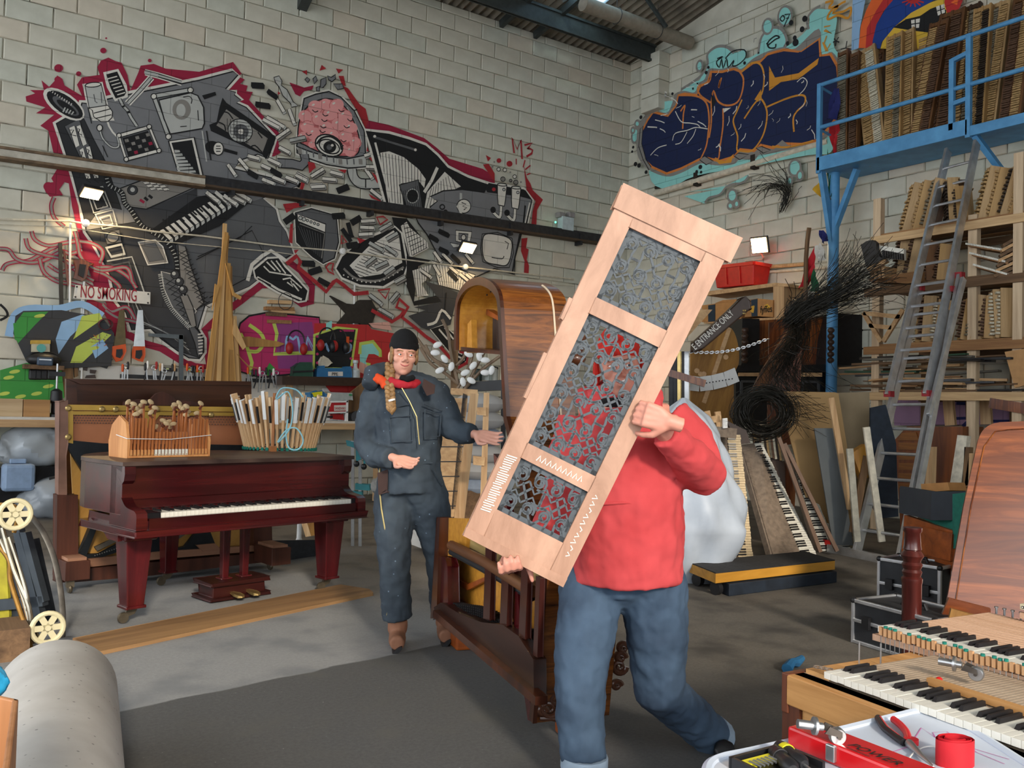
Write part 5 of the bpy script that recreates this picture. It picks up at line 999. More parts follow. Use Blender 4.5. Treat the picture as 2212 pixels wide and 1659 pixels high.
for i in range(6): stick(P,c3('480,%d' % (460+i*14))[0],c3('520,%d' % (455+i*14))[0],.02,.04,'hammer',WHITE,t,d=.05)
solid(SP(8.4),c3('520,470 700,560 740,680 640,690 540,520'),.08,'dark_cheek',BROWN,label='dark piano cheek lying between the keyboards',cat='piano part')
# ---------------------------------------------------------------- dolly
DT = mat('dolly_carpet','#2b2a2b',.95,var=.3,sc=40); YW = wood('dolly_side','#a06f22','#c99238',(1,0,0),12); t = thing('dolly','flat dolly with black carpet top and yellow sides on the floor','dolly',FL(1640,1265))
a,b_,c_ = FL(1545,1290),FL(1803,1257),FL(1488,1264); d_ = b_+(c_-a)
def slab(p,z0,z1): return MB().hexa([q+Z*z0 for q in p]+[q+Z*z1 for q in p])
q4 = [a,b_,d_,c_]; slab(q4,.10,.17).build('deck',YW,t); slab(q4,.17,.178).build('carpet',DT,t)
ux = (b_-a).normalized(); uy = (c_-a).normalized(); slab([a+ux*.12-uy*.03,b_-uy*.03,b_+uy*.2,a+ux*.12+uy*.2],.0,.09).build('lower_board',NVY,t,bev=.006)
for p in (a+ux*.05+uy*.06,c_+ux*.06-uy*.06): MB().cyl(p+Z*.05-ux*.02,p+Z*.05+ux*.02,.05).build('wheel',BLACK,t,smooth=True)
# ---------------------------------------------------------------- aluminium flight cases
CASE = mat('case_black',(.022,.024,.028),.55,var=.2)
def flight(label,A,ex,ey,w_,d_,h_,handle):
    t = thing('flight_case',label,'case',A); ex = ex.normalized(); ey = ey.normalized(); p = lambda x,y,z: A+ex*x+ey*y+Z*z
    MB().hexa([p(0,0,.01),p(w_,0,.01),p(w_,d_,.01),p(0,d_,.01),p(0,0,h_),p(w_,0,h_),p(w_,d_,h_),p(0,d_,h_)]).build('body',CASE,t)
    E = [((0,0,0),(0,0,h_)),((w_,0,0),(w_,0,h_)),((0,d_,0),(0,d_,h_)),((w_,d_,0),(w_,d_,h_)),((0,0,h_),(w_,0,h_)),((0,0,h_),(0,d_,h_)),((0,d_,h_),(w_,d_,h_)),((w_,0,h_),(w_,d_,h_)),((0,0,.012),(w_,0,.012)),((0,0,.012),(0,d_,.012)),((0,0,h_*.55),(w_,0,h_*.55))]
    for a,b_ in E: MB().beam(p(*a),p(*b_),.022,.022).build('edge_trim',ALU,t,bev=.004)
    for x in (0,w_):
        for y in (0,d_): MB().ball(p(x,y,h_),.02,8,6).build('corner',BLACK,t)
    for x in (w_*.2,w_*.8): MB().box(p(x,-.006,h_*.56),(.05,.05,.07),basis(ex,ey,Z)).build('latch',BLACK,t)
    if handle: MB().tube([p(w_*.35,d_*.5,h_),p(w_*.37,d_*.5,h_+.03),p(w_*.63,d_*.5,h_+.03),p(w_*.65,d_*.5,h_)],.012,8).build('handle',BLACK,t)
    return t
flight('low black flight case with aluminium edges lying in front of the tall one',FL(1843,1388),V((-.15,-.98,0)),V((.98,-.15,0)),.55,.36,.25,True)
flight('tall black flight case with aluminium edges beside the wood panel',FL(1898,1320),V((.05,-1,0)),V((1,.05,0)),.42,.26,.36,True)
TL = MAHOG = wood('mahogany','#30090c','#5e1a1c',(1,0,0),14,.28,.6,.5,.03,'#470f13')
MAHZ = wood('mahogany_z','#2b0c0a','#5a211a',(0,0,1),14,.32,.6,.4,.03)
MB().lathe([(.05,0),(.052,.42),(.055,.43),(.055,.45),(.045,.46),(.048,.47),(.053,.485),(.045,.50),(.05,.51),(.055,.525),(.045,.54),(.047,.55),(.062,.575),(.047,.60),(.044,.605),(.05,.61),(.045,.63),(.042,.70),(.05,.71),(.05,.73)],FL(1968,1425),Z,20).build('turned_leg',MAHZ,label='dark turned piano leg standing upright before the flight cases',cat='piano leg',smooth=True)
# ---------------------------------------------------------------- green seat with wood panel, black box, parcel
GRN = mat('green_velvet','#1f6a5c',.9,var=.15,sc=30)
PX_ = VP(FL(1957,1300),FL(2060,1345)); t = thing('settle','wooden settle with a panelled side and green velvet seat','seat',FL(1990,1320)); ORW = wood('orange_wood','#6a2f0e','#a65420',(1,0,0),12,.35)
solid(PX_,c5('1095,270 1550,420 1545,830 1060,720'),.04,'side_panel',ORW,t); solid(PX_,c5('1150,360 1540,450 1530,700 1135,600'),.02,'raised_panel',ORW,t,d=.012,bev=.006); solid(PX_,c5('1090,240 1560,300 1555,420 1300,320'),.5,'seat_cushion',GRN,t,d=-.03); solid(PX_,c5('1560,100 1650,90 1650,560 1560,560'),.08,'back_cushion',GRN,t,d=.0,bev=.02)
t = thing('black_box','open black card box resting on the green settle','box',PX_.w(1980,1110,0)); BB = mat('black_card','#2a2f36',.7,var=.1)
solid(PX_,c5('1055,0 1370,50 1360,320 1045,250'),.02,'front',BB,t,d=.05); B0 = PX_.W(c5('1370,50 1660,40 1660,310 1360,320'),.05); MB().prism([B0[0],B0[1]-PX_.n*.25,B0[2]-PX_.n*.25,B0[3]],IR*-.015).build('side',BB,t); solid(PX_,c5('1050,15 1300,50 1650,40 1640,300 1045,250'),.02,'back',BB,t,d=-.22)
solid(PX_,c5('1250,-20 1500,-35 1520,40 1390,50 1255,40'),.12,'parcel',CARD,d=-.05,label='small cardboard parcel in the black box',cat='box')
# ---------------------------------------------------------------- big piano lid leaning on the right
P = Pl(FL(2040,1400),(V((.62,-.78,0))),V((.25,.2,.95))); LIDW = wood('lid_walnut','#4a2110','#9a5428',(.62,-.78,0),9,.3,1.5,.4,.03,'#6f3719',.9)
t = thing('leaning_piano_top','large walnut piano lid with a rounded corner leaning at the right edge','piano lid',FL(2120,1400))
lp = [(2040,1400),(2046,1295),(2082,1092),(2113,950)]+[(q.x,q.y) for q in spl([V((x,y,0)) for x,y in ((2113,950),(2123,930),(2140,917),(2160,912))],4)]+[(2320,905),(2330,1480)]
solid(P,lp,.035,'panel',LIDW,t,bev=.005)
MB().tube([P.w(x,y,.004) for x,y in ((2062,1350),(2066,1290),(2098,1092),(2126,965),(2150,932),(2180,928),(2320,921))],.004,6).build('inlay_line',ROSE,t)
solid(Pl(FL(2035,1425),V((.62,-.78,0))),[(2030,1340),(2050,1292),(2140,1315),(2140,1440),(2030,1425)],.03,'brown_board',LIDW,label='smaller brown board standing before the piano lid',cat='board')
solid(Pl(FL(2050,1440),V((.62,-.78,0))),[(2048,1345),(2055,1315),(2110,1330),(2110,1450),(2046,1440)],.03,'ochre_panel',SB,label='little ochre offcut in front of the brown board',cat='board')
# ---------------------------------------------------------------- white plastic dust sheet
SHEETM = mat('dust_sheet','#a6b1c0',.5,var=.06,sc=4,c2='#b9c2ce')
ctr = PD(1474,1060,7.15); ctr.z = 0; q = MB(); rs = random.Random(9); ph = [rs.uniform(0,6) for _ in range(8)]
def sack(a,b_):
    th = a*2*math.pi; z = b_*1.46; prof = [.30,.40,.46,.52,.50,.47,.42,.36,.30,.20,.02]; k = min(b_*10,9.999); i = int(k); r = prof[i]+(prof[i+1]-prof[i])*(k-i)
    r *= 1.06+.07*math.sin(3*th+ph[0]+b_*4)+.05*math.sin(7*th+ph[1]-b_*9)+.035*math.sin(13*th+ph[2]+b_*14)+.03*math.sin(5*th+b_*22)
    return ctr+_rh*(r*.92*math.cos(th))+_fh*(r*.8*math.sin(th))+Z*z
q.grid(sack,64,40,True); q.build('dust_sheet',SHEETM,label='white plastic sheet draped over something tall behind the man',cat='sheet',smooth=True)

# ================================================================ foreground right: key beds and tool table
KZ = .62; K0 = FL(1780,1450,KZ); kx = V((-.13,-.9915,0)).normalized(); ky = V((kx.y*-1,kx.x,0)).normalized()
if ky.x < 0: ky = -ky
def kp(a,b_,z,o=None): return (o or K0)+kx*a+ky*b_+Z*z
DUSTW = wood('dusty_spruce','#8d7b68','#b3a08a',ky,30,.8); BEDW = wood('bed_pine','#a0703c','#cf9d62',kx,16,.55); KEYW = wood('key_spruce','#b78f70','#d6b195',ky,26,.7); MAHB = wood('bed_mahogany','#3b1d10','#6d3a22',(0,0,1),16,.5)
KW = .0235
def keybed(t,o,n0,n,start,key_len,rise,wm,bm,stickm,sticks=True,miss=()):
    """individual keys: white tops as parts, black tops as parts, the long wooden sticks behind"""
    wt = MB().box((0,0,0),(KW-.0012,.148,.018)); b = MB(); bl_ = .095
    b.hexa([V(p) for p in ((-.006,-bl_/2,0),(.006,-bl_/2,0),(.006,bl_/2,0),(-.006,bl_/2,0),(-.0042,-bl_/2+.008,.0115),(.0042,-bl_/2+.008,.0115),(.0042,bl_/2,.0125),(-.0042,bl_/2,.0125))])
    wme,bme = wt.mesh('white_key',wm),b.mesh('black_key',bm); sme = MB().box((0,0,0),(KW*.42,key_len,.016)).mesh('key_stick',stickm)
    Rk = basis(kx,ky,Z)
    for i in range(n):
        j = rb.uniform(-.0008,.0008); c_ = kp((n0+i+.5)*KW,.074,-.009+j,o)
        if i in miss: continue
        link('white_key',wme,MX.Translation(c_) @ (Rk @ MX.Rotation(rb.uniform(-.006,.006),3,'X')).to_4x4(),t)
        if (start+i) % 7 not in (2,6) and i < n-1: link('black_key',bme,MX.Translation(kp((n0+i+1)*KW+rb.uniform(-.001,.001),.102,.0,o)) @ (Rk @ MX.Rotation(rb.uniform(-.03,.03),3,'Z')).to_4x4(),t)
    if sticks:
        for i in range(int(n*1.7)): link('key_stick',sme,MX.Translation(kp((n0+(i+.5)*n/int(n*1.7))*KW,.15+key_len/2,-.012,o)) @ Rk.to_4x4(),t)
t = thing('key_bed','wooden key bed with white keys on the frame nearest the tool table','keyboard',kp(.4,.3,-KZ)); 
def kb(a0,a1,b0,b1,z0,z1,o=None): return MB().hexa([kp(a,b_,z,o) for z in (z0,z1) for a,b_ in ((a0,b0),(a1,b0),(a1,b1),(a0,b1))])
kb(-.10,1.25,-.045,.02,-.115,-.03).build('front_rail',BEDW,t,bev=.004); kb(-.10,1.25,-.02,.62,-.05,-.03).build('bed',DUSTW,t); kb(-.115,-.09,-.045,.62,-.14,-.028).build('end_rail',MAHB,t,bev=.003); kb(-.085,.0,.02,.62,-.03,-.018).build('end_block',BEDW,t)
kb(-.115,-.05,-.04,.0,-KZ+.0,-.11).build('leg',MAHB,t); kb(1.19,1.25,-.04,.0,-KZ,-.11).build('leg',MAHB,t); kb(-.115,-.05,.55,.6,-KZ,-.11).build('leg',MAHB,t); kb(-.05,1.19,-.03,-.005,-.20,-.11).build('apron',BEDW,t,bev=.003); kb(-.05,1.19,.0,.02,-.42,-.36).build('stretcher',MAHB,t)
keybed(t,K0,0,44,0,.40,0,IVORY,EBONY,DUSTW)
kb(.20,.56,.165,.185,.0,.018).build('loose_batten',BEDW,t)
for i in range(3): MB().tube([kp(-.05+.012*math.cos(a*.7)+.02*i,.03+.012*math.sin(a*.7),-.005+.002*i) for a in range(9)],.0022,6,closed=True).build('felt_washer',GREYK,t)
for i in range(2): MB().cyl(kp(-.06+.035*i,.21+.05*i,-.02),kp(-.06+.035*i,.21+.05*i,.045),.0025,n=6).build('guide_pin',STEEL,t)
MB().lathe([(.004,0),(.009,.004),(.009,.012),(.004,.016)],kp(.205,.21,0),Z,8).build('red_cap',RED,t)
# second key set lying on the sticks of the first
o2 = kp(-.21,.47,.035); t2 = thing('key_bed','second key set with green-capped pins resting behind the nearest keys','keyboard',o2)
kb(-.02,1.1,.0,.50,-.05,-.03,o2).build('frame',KEYW,t2)
keybed(t2,o2,0,44,3,.42,0,IVORY,EBONY,KEYW)
GCAP = mat('green_felt','#1c7566',.9,var=.1); pinm = MB().box((0,0,0),(.011,.009,.026)).mesh('capstan',wood('capstan_wood','#b07f52','#d3a87c',(0,0,1),20)); capm = MB().lathe([(.0065,0),(.0065,.007)],(0,0,0),Z,8).mesh('green_cap',GCAP); rodm = MB().cyl((0,0,0),(0,0,.05),.0016,n=5).mesh('pin_rod',STEEL)
for i in range(56):
    a = .02+i*.0175; p = kp(a,-.008,-.012+rb.uniform(-.003,.003),o2)
    link('capstan',pinm,MX.Translation(p) @ basis(kx,ky,Z).to_4x4(),t2); link('pin_rod',rodm,MX.Translation(p-Z*.062),t2)
    if i % 7 not in (0,4,5): link('green_cap',capm,MX.Translation(p+Z*.013),t2)
for i in range(14): MB().lathe([(.004,0),(.004,.02),(.007,.021),(.007,.026)],kp(.01+i*.03,.60,-.01,o2),Z,8).build('capstan_screw',STEEL,t2)
# third key set, key fronts with round holes
o3 = kp(.13,.545,.055,o2); t3 = thing('key_bed','third key set with round holes in the key fronts at the right edge','keyboard',o3)
kb(0,.8,.0,.4,-.05,-.03,o3).build('frame',KEYW,t3); keybed(t3,o3,0,30,1,.18,0,mat('yellowed_ivory','#cfc8a8',.35,var=.08),EBONY,DUSTW,sticks=True)
hm = MB().cyl((0,0,0),(0,.003,0),.0048,n=10).mesh('front_hole',BLACK); hm2 = MB().cyl((0,0,0),(0,.0036,0),.0026,n=8).mesh('hole_plug',IVORY)
for i in range(30): p = kp((i+.5)*KW,-.001,-.010,o3); M_ = MX.Translation(p) @ basis(-kx,-ky,Z).to_4x4(); link('front_hole',hm,M_,t3); link('hole_plug',hm2,M_,t3)
q = MB()
for i in range(46): q.box(kp(.02+i*.016,.24+rb.uniform(-.01,.01),.03,o3),(.012,.16,.05),basis(kx,ky,Z)); q.ball(kp(.02+i*.016,.17,.062,o3),.009,6,4)
q.build('action_levers',LEV[1],t3,kind='stuff'); kb(0,.75,.16,.20,-.02,.03,o3).build('action_rail',LEV[3],t3)
# castor lying on the sticks
CASTM = mat('tarnished_steel','#5c5650',.4,.8,var=.35,sc=20)
def castor(label,p,ax,s_=1.0,tilt=None):
    t = thing('castor',label,'castor',p); d,sd,u = frame(ax,Z); f = lambda a,b_,c_: p+d*a*s_+sd*b_*s_+u*c_*s_
    MB().lathe([(.013*s_,-.075*s_),(.013*s_,-.03*s_),(.026*s_,-.028*s_),(.026*s_,-.02*s_),(.012*s_,-.018*s_),(.012*s_,0)],p+u*.024*s_,d,16).build('socket',STEEL,t,smooth=True)
    for b_ in (-1,1): MB().prism([f(0,b_*.018,.012),f(.012,b_*.018,.034),f(.05,b_*.018,.022),f(.052,b_*.018,.006)],sd*.004).build('fork',CASTM,t)
    MB().lathe([(.008*s_,-.013*s_),(.022*s_,-.013*s_),(.025*s_,-.008*s_),(.025*s_,.008*s_),(.022*s_,.013*s_),(.008*s_,.013*s_)],f(.045,0,.004),sd,20).build('wheel',STEEL,t,smooth=True)
    MB().lathe([(.006*s_,-.02*s_),(.006*s_,.02*s_)],f(.045,0,.004),sd,10).build('axle',CASTM,t)
    return t
castor('tarnished castor lying on the key sticks',FL(2078,1452,KZ+.025),V((.3,-1,0)),.78)
# ---------------------------------------------------------------- the tool table
TZ = .60; TT = mat('table_white','#c9d3e2',.3,var=.03); c0 = [FL(x,y,TZ) for x,y in ((1545,1648),(1600,1628),(1990,1541),(2040,1545))]
tb = thing('tool_table','white folding table with rounded corners in the foreground','table',FL(1990,1640,0))
ed = [(q.x,q.y) for q in spl([V((x,y,0)) for x,y in ((1526,1690),(1530,1655),(1556,1636),(1620,1622),(1760,1590),(1930,1548),(1985,1537),(2045,1545),(2200,1640),(2260,1680))],5)]
pts = [FL(x,y,TZ) for x,y in ed]+[FL(2500,2050,TZ),FL(1700,2050,TZ)]
MB().prism(pts,V((0,0,-.03))).build('top',TT,tb,bev=.006); rimp = [FL(x,y,TZ) for x,y in ed]
MB().tube([p+Z*-.006 for p in rimp],.014,8).build('rim',TT,tb,smooth=True)
for x,y in ((1640,1720),(1960,1600)): p = FL(x,y,TZ); MB().cyl(V((p.x,p.y,0)),V((p.x,p.y,TZ-.03)),.016).build('leg',STEEL,tb)
def TP(x,y,h=0): return FL(x,y,TZ+h)
MAG = mat('magenta_pen','#c76aa8',.7)
for i,q in enumerate((((1925,1625),(1965,1612),(1990,1572),(2020,1592),(2180,1640)),((2020,1592),(2015,1582),(2045,1580),(2110,1625),(2170,1650)))):
    MB().ribbon([TP(x,y,.0012) for x,y in q],.0022,Z).build('pen_line',MAG,tb)
# red tool box lettered POWER
t = thing('tool_box','red tool box lettered POWER lying on the white table','tool box',TP(1800,1640)); a,b_,c_ = TP(1700,1612),TP(1905,1700),TP(1738,1602); REDG = mat('red_gloss','#c4161c',.25,var=.06,coat=.3)
ex = (b_-a).normalized(); ey = (c_-a); ey = (ey-ex*ey.dot(ex)).normalized(); hb,wb,lb = .045,.085,.34; bp_ = lambda x,y,z: a+ex*x+ey*y+Z*z
MB().hexa([bp_(x,y,z) for z in (.001,hb) for x,y in ((0,0),(lb,0),(lb,wb),(0,wb))]).build('lid',REDG,t,bev=.006)
text('POWER','brand_lettering',bp_(.14,.018,hb+.001),ex,ey,.024,INK,t,slant=.25); text('tradesman','small_lettering',bp_(.15,.004,hb+.001),ex,ey,.009,INK,t); text('KING','brand_lettering',bp_(.02,.05,hb+.001),ex,ey,.018,INK,t,slant=.25)
for x in (.12,.30): MB().box(bp_(x,-.004,hb*.6),(.022,.010,.034),basis(ex,ey,Z)).build('latch',STEEL,t,bev=.002)
# big castor standing on the red box
castor('heavy castor standing on the red tool box',TP(1775,1588,.06),V((.75,-.5,-.1)),.72)
# box of screwdriver bits
t = thing('bit_set','open black case of yellow screwdriver bits at the table edge','tool set',TP(1640,1670)); a,b_,c_ = TP(1580,1660),TP(1700,1628),TP(1600,1700); ex = (b_-a).normalized(); ey = (c_-a); ey = (ey-ex*ey.dot(ex)).normalized(); bp_ = lambda x,y,z: a+ex*x+ey*y+Z*z
MB().hexa([bp_(x,y,z) for z in (.001,.010) for x,y in ((0,0),(.15,0),(.15,.11),(0,.11))]).build('tray',BLACK,t,bev=.003)
for x0,x1,y0,y1 in ((-.004,.154,-.004,.004),(-.004,.004,0,.11),(.146,.154,0,.11)): MB().hexa([bp_(x,y,z) for z in (.001,.024) for x,y in ((x0,y0),(x1,y0),(x1,y1),(x0,y1))]).build('wall',BLACK,t)
YEL = mat('yellow_plastic','#d9cf1d',.4,var=.05); MB().hexa([bp_(x,y,z) for z in (.010,.020) for x,y in ((.012,.014),(.125,.014),(.125,.04),(.012,.04))]).build('bit_holder',YEL,t,bev=.002)
for i in range(9): MB().cyl(bp_(.02+i*.0115,.030,.021),bp_(.02+i*.0115,.060,.021),.0028,n=6).build('bit',STEEL,t)
# screwdrivers
def driver(label,a,b_,mh,mg):
    t = thing('screwdriver',label,'screwdriver',a); d = (b_-a).normalized(); L = (b_-a).length
    MB().lathe([(.006,0),(.016,.006),(.018,.03),(.015,.05),(.017,.07),(.017,.09),(.010,.10)],a,d,14).build('handle',mh,t,smooth=True); MB().lathe([(.012,.0),(.0185,.012),(.0186,.026),(.010,.028)],a+d*.012,d,14).build('grip',mg,t,smooth=True)
    MB().cyl(a+d*.09,b_,.0034,n=8).build('shaft',STEEL,t)
driver('black and yellow screwdriver lying across the bit case',TP(1680,1612,.022),TP(1790,1690,.02),BLACK,YEL)
driver('plain black screwdriver beside the yellow one',TP(1672,1622,.02),TP(1770,1720,.02),BLACK,BLACK)
# pliers
t = thing('pliers','long-nosed pliers with red and black handles on the white table','pliers',TP(1960,1600)); PLR = mat('plier_red','#c8202a',.4); pz = .010
for q,m_ in ((((1897,1551),(1910,1572),(1935,1592),(1952,1604)),BLACK),(((1930,1554),(1945,1566),(1958,1582),(1963,1600)),PLR)): MB().tube([TP(x,y,pz) for x,y in [(v.x,v.y) for v in spl([V((x,y,0)) for x,y in q],5)]],.0085,10).build('handle',m_,t,smooth=True)
MB().tube([TP(x,y,pz+.004) for x,y in ((1900,1550),(1916,1572),(1940,1590))],.0045,8).build('handle_inlay',PLR,t,smooth=True)
MB().lathe([(.0,-.007),(.016,-.006),(.016,.006),(.0,.007)],TP(1968,1601,pz),Z,16).build('pivot',PLR,t,smooth=True); MB().tube([TP(1964,1606,pz),TP(1990,1632,pz),TP(2016,1656,pz)],[.010,.006,.002],10).build('jaws',STEEL,t,smooth=True)
# roll of red tape, file, barcode label, white cord
t = thing('tape_roll','loose roll of red ribbon standing on the table','ribbon',TP(2068,1648)); RIB = mat('red_ribbon','#b81622',.5,var=.12); ctr = TP(2062,1652)
for k,(r,h0) in enumerate(((.036,.055),(.031,.058),(.026,.056),(.020,.058))):
    q = MB(); q.grid(lambda a,b_: ctr+IR*(r*1.1*math.cos(a*6.283+k)+.002*math.sin(a*20))+_fh*(r*.75*math.sin(a*6.283+k))+Z*(b_*h0),24,1,True); q.grid(lambda a,b_: ctr+IR*((r-.0015)*1.1*math.cos(a*6.283+k)+.002*math.sin(a*20))+_fh*((r-.0015)*.75*math.sin(a*6.283+k))+Z*(b_*h0),24,1,True); q.build('turn',RIB,t,smooth=True)
MB().cyl(TP(1838,1600,.018),TP(1965,1655,.008),.009,n=10).build('tuning_file',CASTM,label='dull steel rod lying between red box and pliers',cat='rod',smooth=True)
t = thing('barcode_label','pale blue barcode label on the table below the steel rod','label',TP(1915,1650)); LBL = mat('label_blue','#9cc4e0',.6); MB().prism([TP(x,y,.001) for x,y in ((1860,1618),(1900,1630),(1935,1670),(1890,1668))],Z*.001).build('sheet',LBL,t)
for i in range(9): MB().ribbon([TP(1893+i*4,1645+i*2,.0025),TP(1900+i*4,1640+i*2,.0025)],.0015,Z).build('bar',INK,t)
MB().tube([TP(x,y,.006) for x,y in [(v.x,v.y) for v in spl([V((x,y,0)) for x,y in ((1950,1660),(1975,1625),(2010,1612),(2045,1625),(2052,1645),(2035,1650),(2025,1640))],5)]],.0016,6).build('thin_cord',WHITE,label='thin white cord looped between pliers and ribbon',cat='cord')
# scraps on the floor
FB = mat('blue_rag','#23608a',.9,var=.2); q = MB(); p0,p1 = FL(1700,1454),FL(1732,1434)
q.tube([p0+Z*.02,p0.lerp(p1,.3)+Z*.04,p0.lerp(p1,.6)+Z*.025,p1+Z*.03],[.03,.022,.026,.018],8); q.build('blue_rag',FB,label='twisted blue rag on the floor left of the key bed',cat='rag',smooth=True)

# ================================================================ mahogany baby grand
GA = FL(283,1345); GB = FL(706,1276); gx = (GB-GA).normalized(); gy = V((-gx.y,gx.x,0)); RG = basis(gx,gy,Z)
def gp(x,y,z): return GA+gx*x+gy*y+Z*z
MAH = wood('mahogany_case','#25080a','#4f1716',gx,10,.22,.5,.6,.02,'#3a0e10'); MAHL = wood('mahogany_leg','#2a0709','#561417',(0,0,1),10,.25,.5,.5,.02,'#3f0c10')
LIDT = mat('dusty_lid','#352623',.45,var=.2,sc=4,c2='#57453d')
gr_ = thing('baby_grand_piano','dark red mahogany baby grand piano with lid closed','piano',gp(.7,.5,0))
def gpoly(pts,z0,z1,name,m_,bev=0): return MB().prism([gp(x,y,z0) for x,y in pts],Z*(z1-z0)).build(name,m_,gr_,bev=bev)
rim = [(-.13,-.10),(-.13,.42)]+[(q.x,q.y) for q in spl([V((x,y,0)) for x,y in ((-.11,.54),(.02,.78),(.22,.95),(.5,1.02),(.8,.99),(1.05,.86),(1.28,.68),(1.46,.5),(1.50,.3))],4)]+[(1.50,-.10)]
gpoly(rim,.66,.945,'rim',MAH,.004); c_ = V((.65,.5,0)); gpoly([((x-.65)*1.02+.65,(y-.5)*1.015+.5-.03) for x,y in rim],.947,.97,'lid',LIDT,.006)
gpoly([(-.10,-.28),(-.10,.42),(1.47,.42),(1.47,-.28)],.585,.64,'key_bed',MAH,.004); gpoly([(-.14,-.315),(-.14,.45),(1.51,.45),(1.51,-.315)],.548,.588,'bed_moulding',MAH,.008); gpoly([(-.05,-.295),(1.42,-.295),(1.42,-.272),(-.05,-.272)],.588,.652,'key_slip',MAH,.004)
chk = [(.05,.945),(-.13,.945),(-.135,.90),(-.125,.86),(-.10,.84)]+[(q.x,q.y) for q in spl([V((x,y,0)) for x,y in ((-.10,.84),(-.085,.81),(-.09,.775),(-.12,.74),(-.16,.715),(-.21,.705))],4)]+[(-.27,.70),(-.298,.685),(-.303,.66),(-.303,.59),(.05,.59)]
for x in (-.13,1.435): MB().prism([gp(x,y,z) for y,z in chk],gx*.065).build('cheek',MAH,gr_,bev=.006)
gpoly([(-.065,-.02),(1.435,-.02),(1.435,.0),(-.065,.0)],.73,.945,'name_board',MAH); gpoly([(-.065,-.115),(1.435,-.115),(1.435,-.095),(-.065,-.095)],.695,.745,'fall_board',MAH,.004); gpoly([(-.065,-.10),(1.435,-.10),(1.435,-.02),(-.065,-.02)],.735,.75,'fall_hinge',MAH); gpoly([(-.065,-.03),(1.435,-.03),(1.435,-.018),(-.065,-.018)],.765,.772,'brass_strip',BRASS); gpoly([(.80,-.035),(.815,-.035),(.815,-.02),(.80,-.02)],.905,.935,'lock_plate',STEEL)
gpoly([(-.065,-.27),(.03,-.27),(.03,-.02),(-.065,-.02)],.60,.683,'key_block',BLACKW,.004); gpoly([(1.40,-.27),(1.435,-.27),(1.435,-.02),(1.40,-.02)],.60,.683,'key_block',BLACKW,.004)
wk = (1.40-.03)/52; wme = MB().box((0,0,0),(wk-.0014,.15,.03)).mesh('white_key',IVORY); bme = MB().hexa([V(p) for p in ((-.006,-.05,0),(.006,-.05,0),(.006,.05,0),(-.006,.05,0),(-.0045,-.04,.012),(.0045,-.04,.012),(.0045,.05,.012),(-.0045,.05,.012))]).mesh('black_key',EBONY)
for i in range(52):
    link('white_key',wme,MX.Translation(gp(.03+(i+.5)*wk,-.192,.664)) @ RG.to_4x4(),gr_)
    if i % 7 not in (1,4) and i < 51: link('black_key',bme,MX.Translation(gp(.03+(i+1)*wk,-.165,.679)) @ RG.to_4x4(),gr_)
CST = mat('old_castor','#6d6353',.45,.7,var=.3)
def gleg(x,y,zt,s_=1.0,rot=0.0):
    a,b_ = .078*s_,.052*s_
    l = MB().hexa([gp(x+i*b_,y+j*b_,.105) for i,j in ((-1,-1),(1,-1),(1,1),(-1,1))]+[gp(x+i*a,y+j*a,zt) for i,j in ((-1,-1),(1,-1),(1,1),(-1,1))]).build('leg',MAHL,gr_,bev=.004)
    MB().box(gp(x,y,.10),(.125*s_,.125*s_,.018),RG).build('leg_collar',MAHL,l,bev=.004); MB().prism([gp(x-.02,y+.0,.092),gp(x+.045,y,.092),gp(x+.02,y,.05),gp(x-.05,y,.03)],gy*.02).build('castor_fork',CST,l)
    MB().lathe([(.03,-.012),(.034,0),(.03,.012)],gp(x-.045,y+.01,.034),gy,16).build('castor_wheel',CST,l,smooth=True)
gleg(0,0,.50); gleg(1.413,0,.50); gleg(.67,.90,.66,.8)
for x in (0,1.413): MB().box(gp(x,0,.525),(.20,.20,.05),RG).build('leg_block',MAHL,gr_,bev=.008)
MB().prism([gp(-.12,y,z) for y,z in ((.46,.56),(.30,.56),(-.05,.56),(-.05,.50),(.09,.50),(.14,.53),(.22,.56),(.34,.60))],gx*.05).build('bracket',MAH,gr_)
for x in (.755,.905): MB().hexa([gp(x+i*.022,.27+j*.022,.13) for i,j in ((-1,-1),(1,-1),(1,1),(-1,1))]+[gp(x+i*.03,.27+j*.03,.60) for i,j in ((-1,-1),(1,-1),(1,1),(-1,1))]).build('lyre_post',MAHL,gr_,bev=.003); MB().box(gp(x,.27,.128),(.085,.085,.025),RG).build('post_foot',MAHL,gr_,bev=.006)
PB_ = wood('pedal_box','#1d0a08','#3a1512',gx,12,.35)
for z0,z1,e in ((.0,.018,.03),(.018,.095,0),(.095,.12,.025)): gpoly([(.62-e,.17-e),(1.01+e,.17-e),(1.01+e,.36+e),(.62-e,.36+e)],z0+.012,z1+.012,'pedal_box' if e == 0 else 'pedal_moulding',PB_,.006)
for x in (.76,.88): MB().prism([gp(x-.012,.17,.045),gp(x+.012,.17,.045),gp(x+.028,.10,.04),gp(x+.024,.05,.036),gp(x,.035,.035),gp(x-.024,.05,.036),gp(x-.028,.10,.04)],Z*.012).build('pedal',BRASS,gr_,bev=.003)
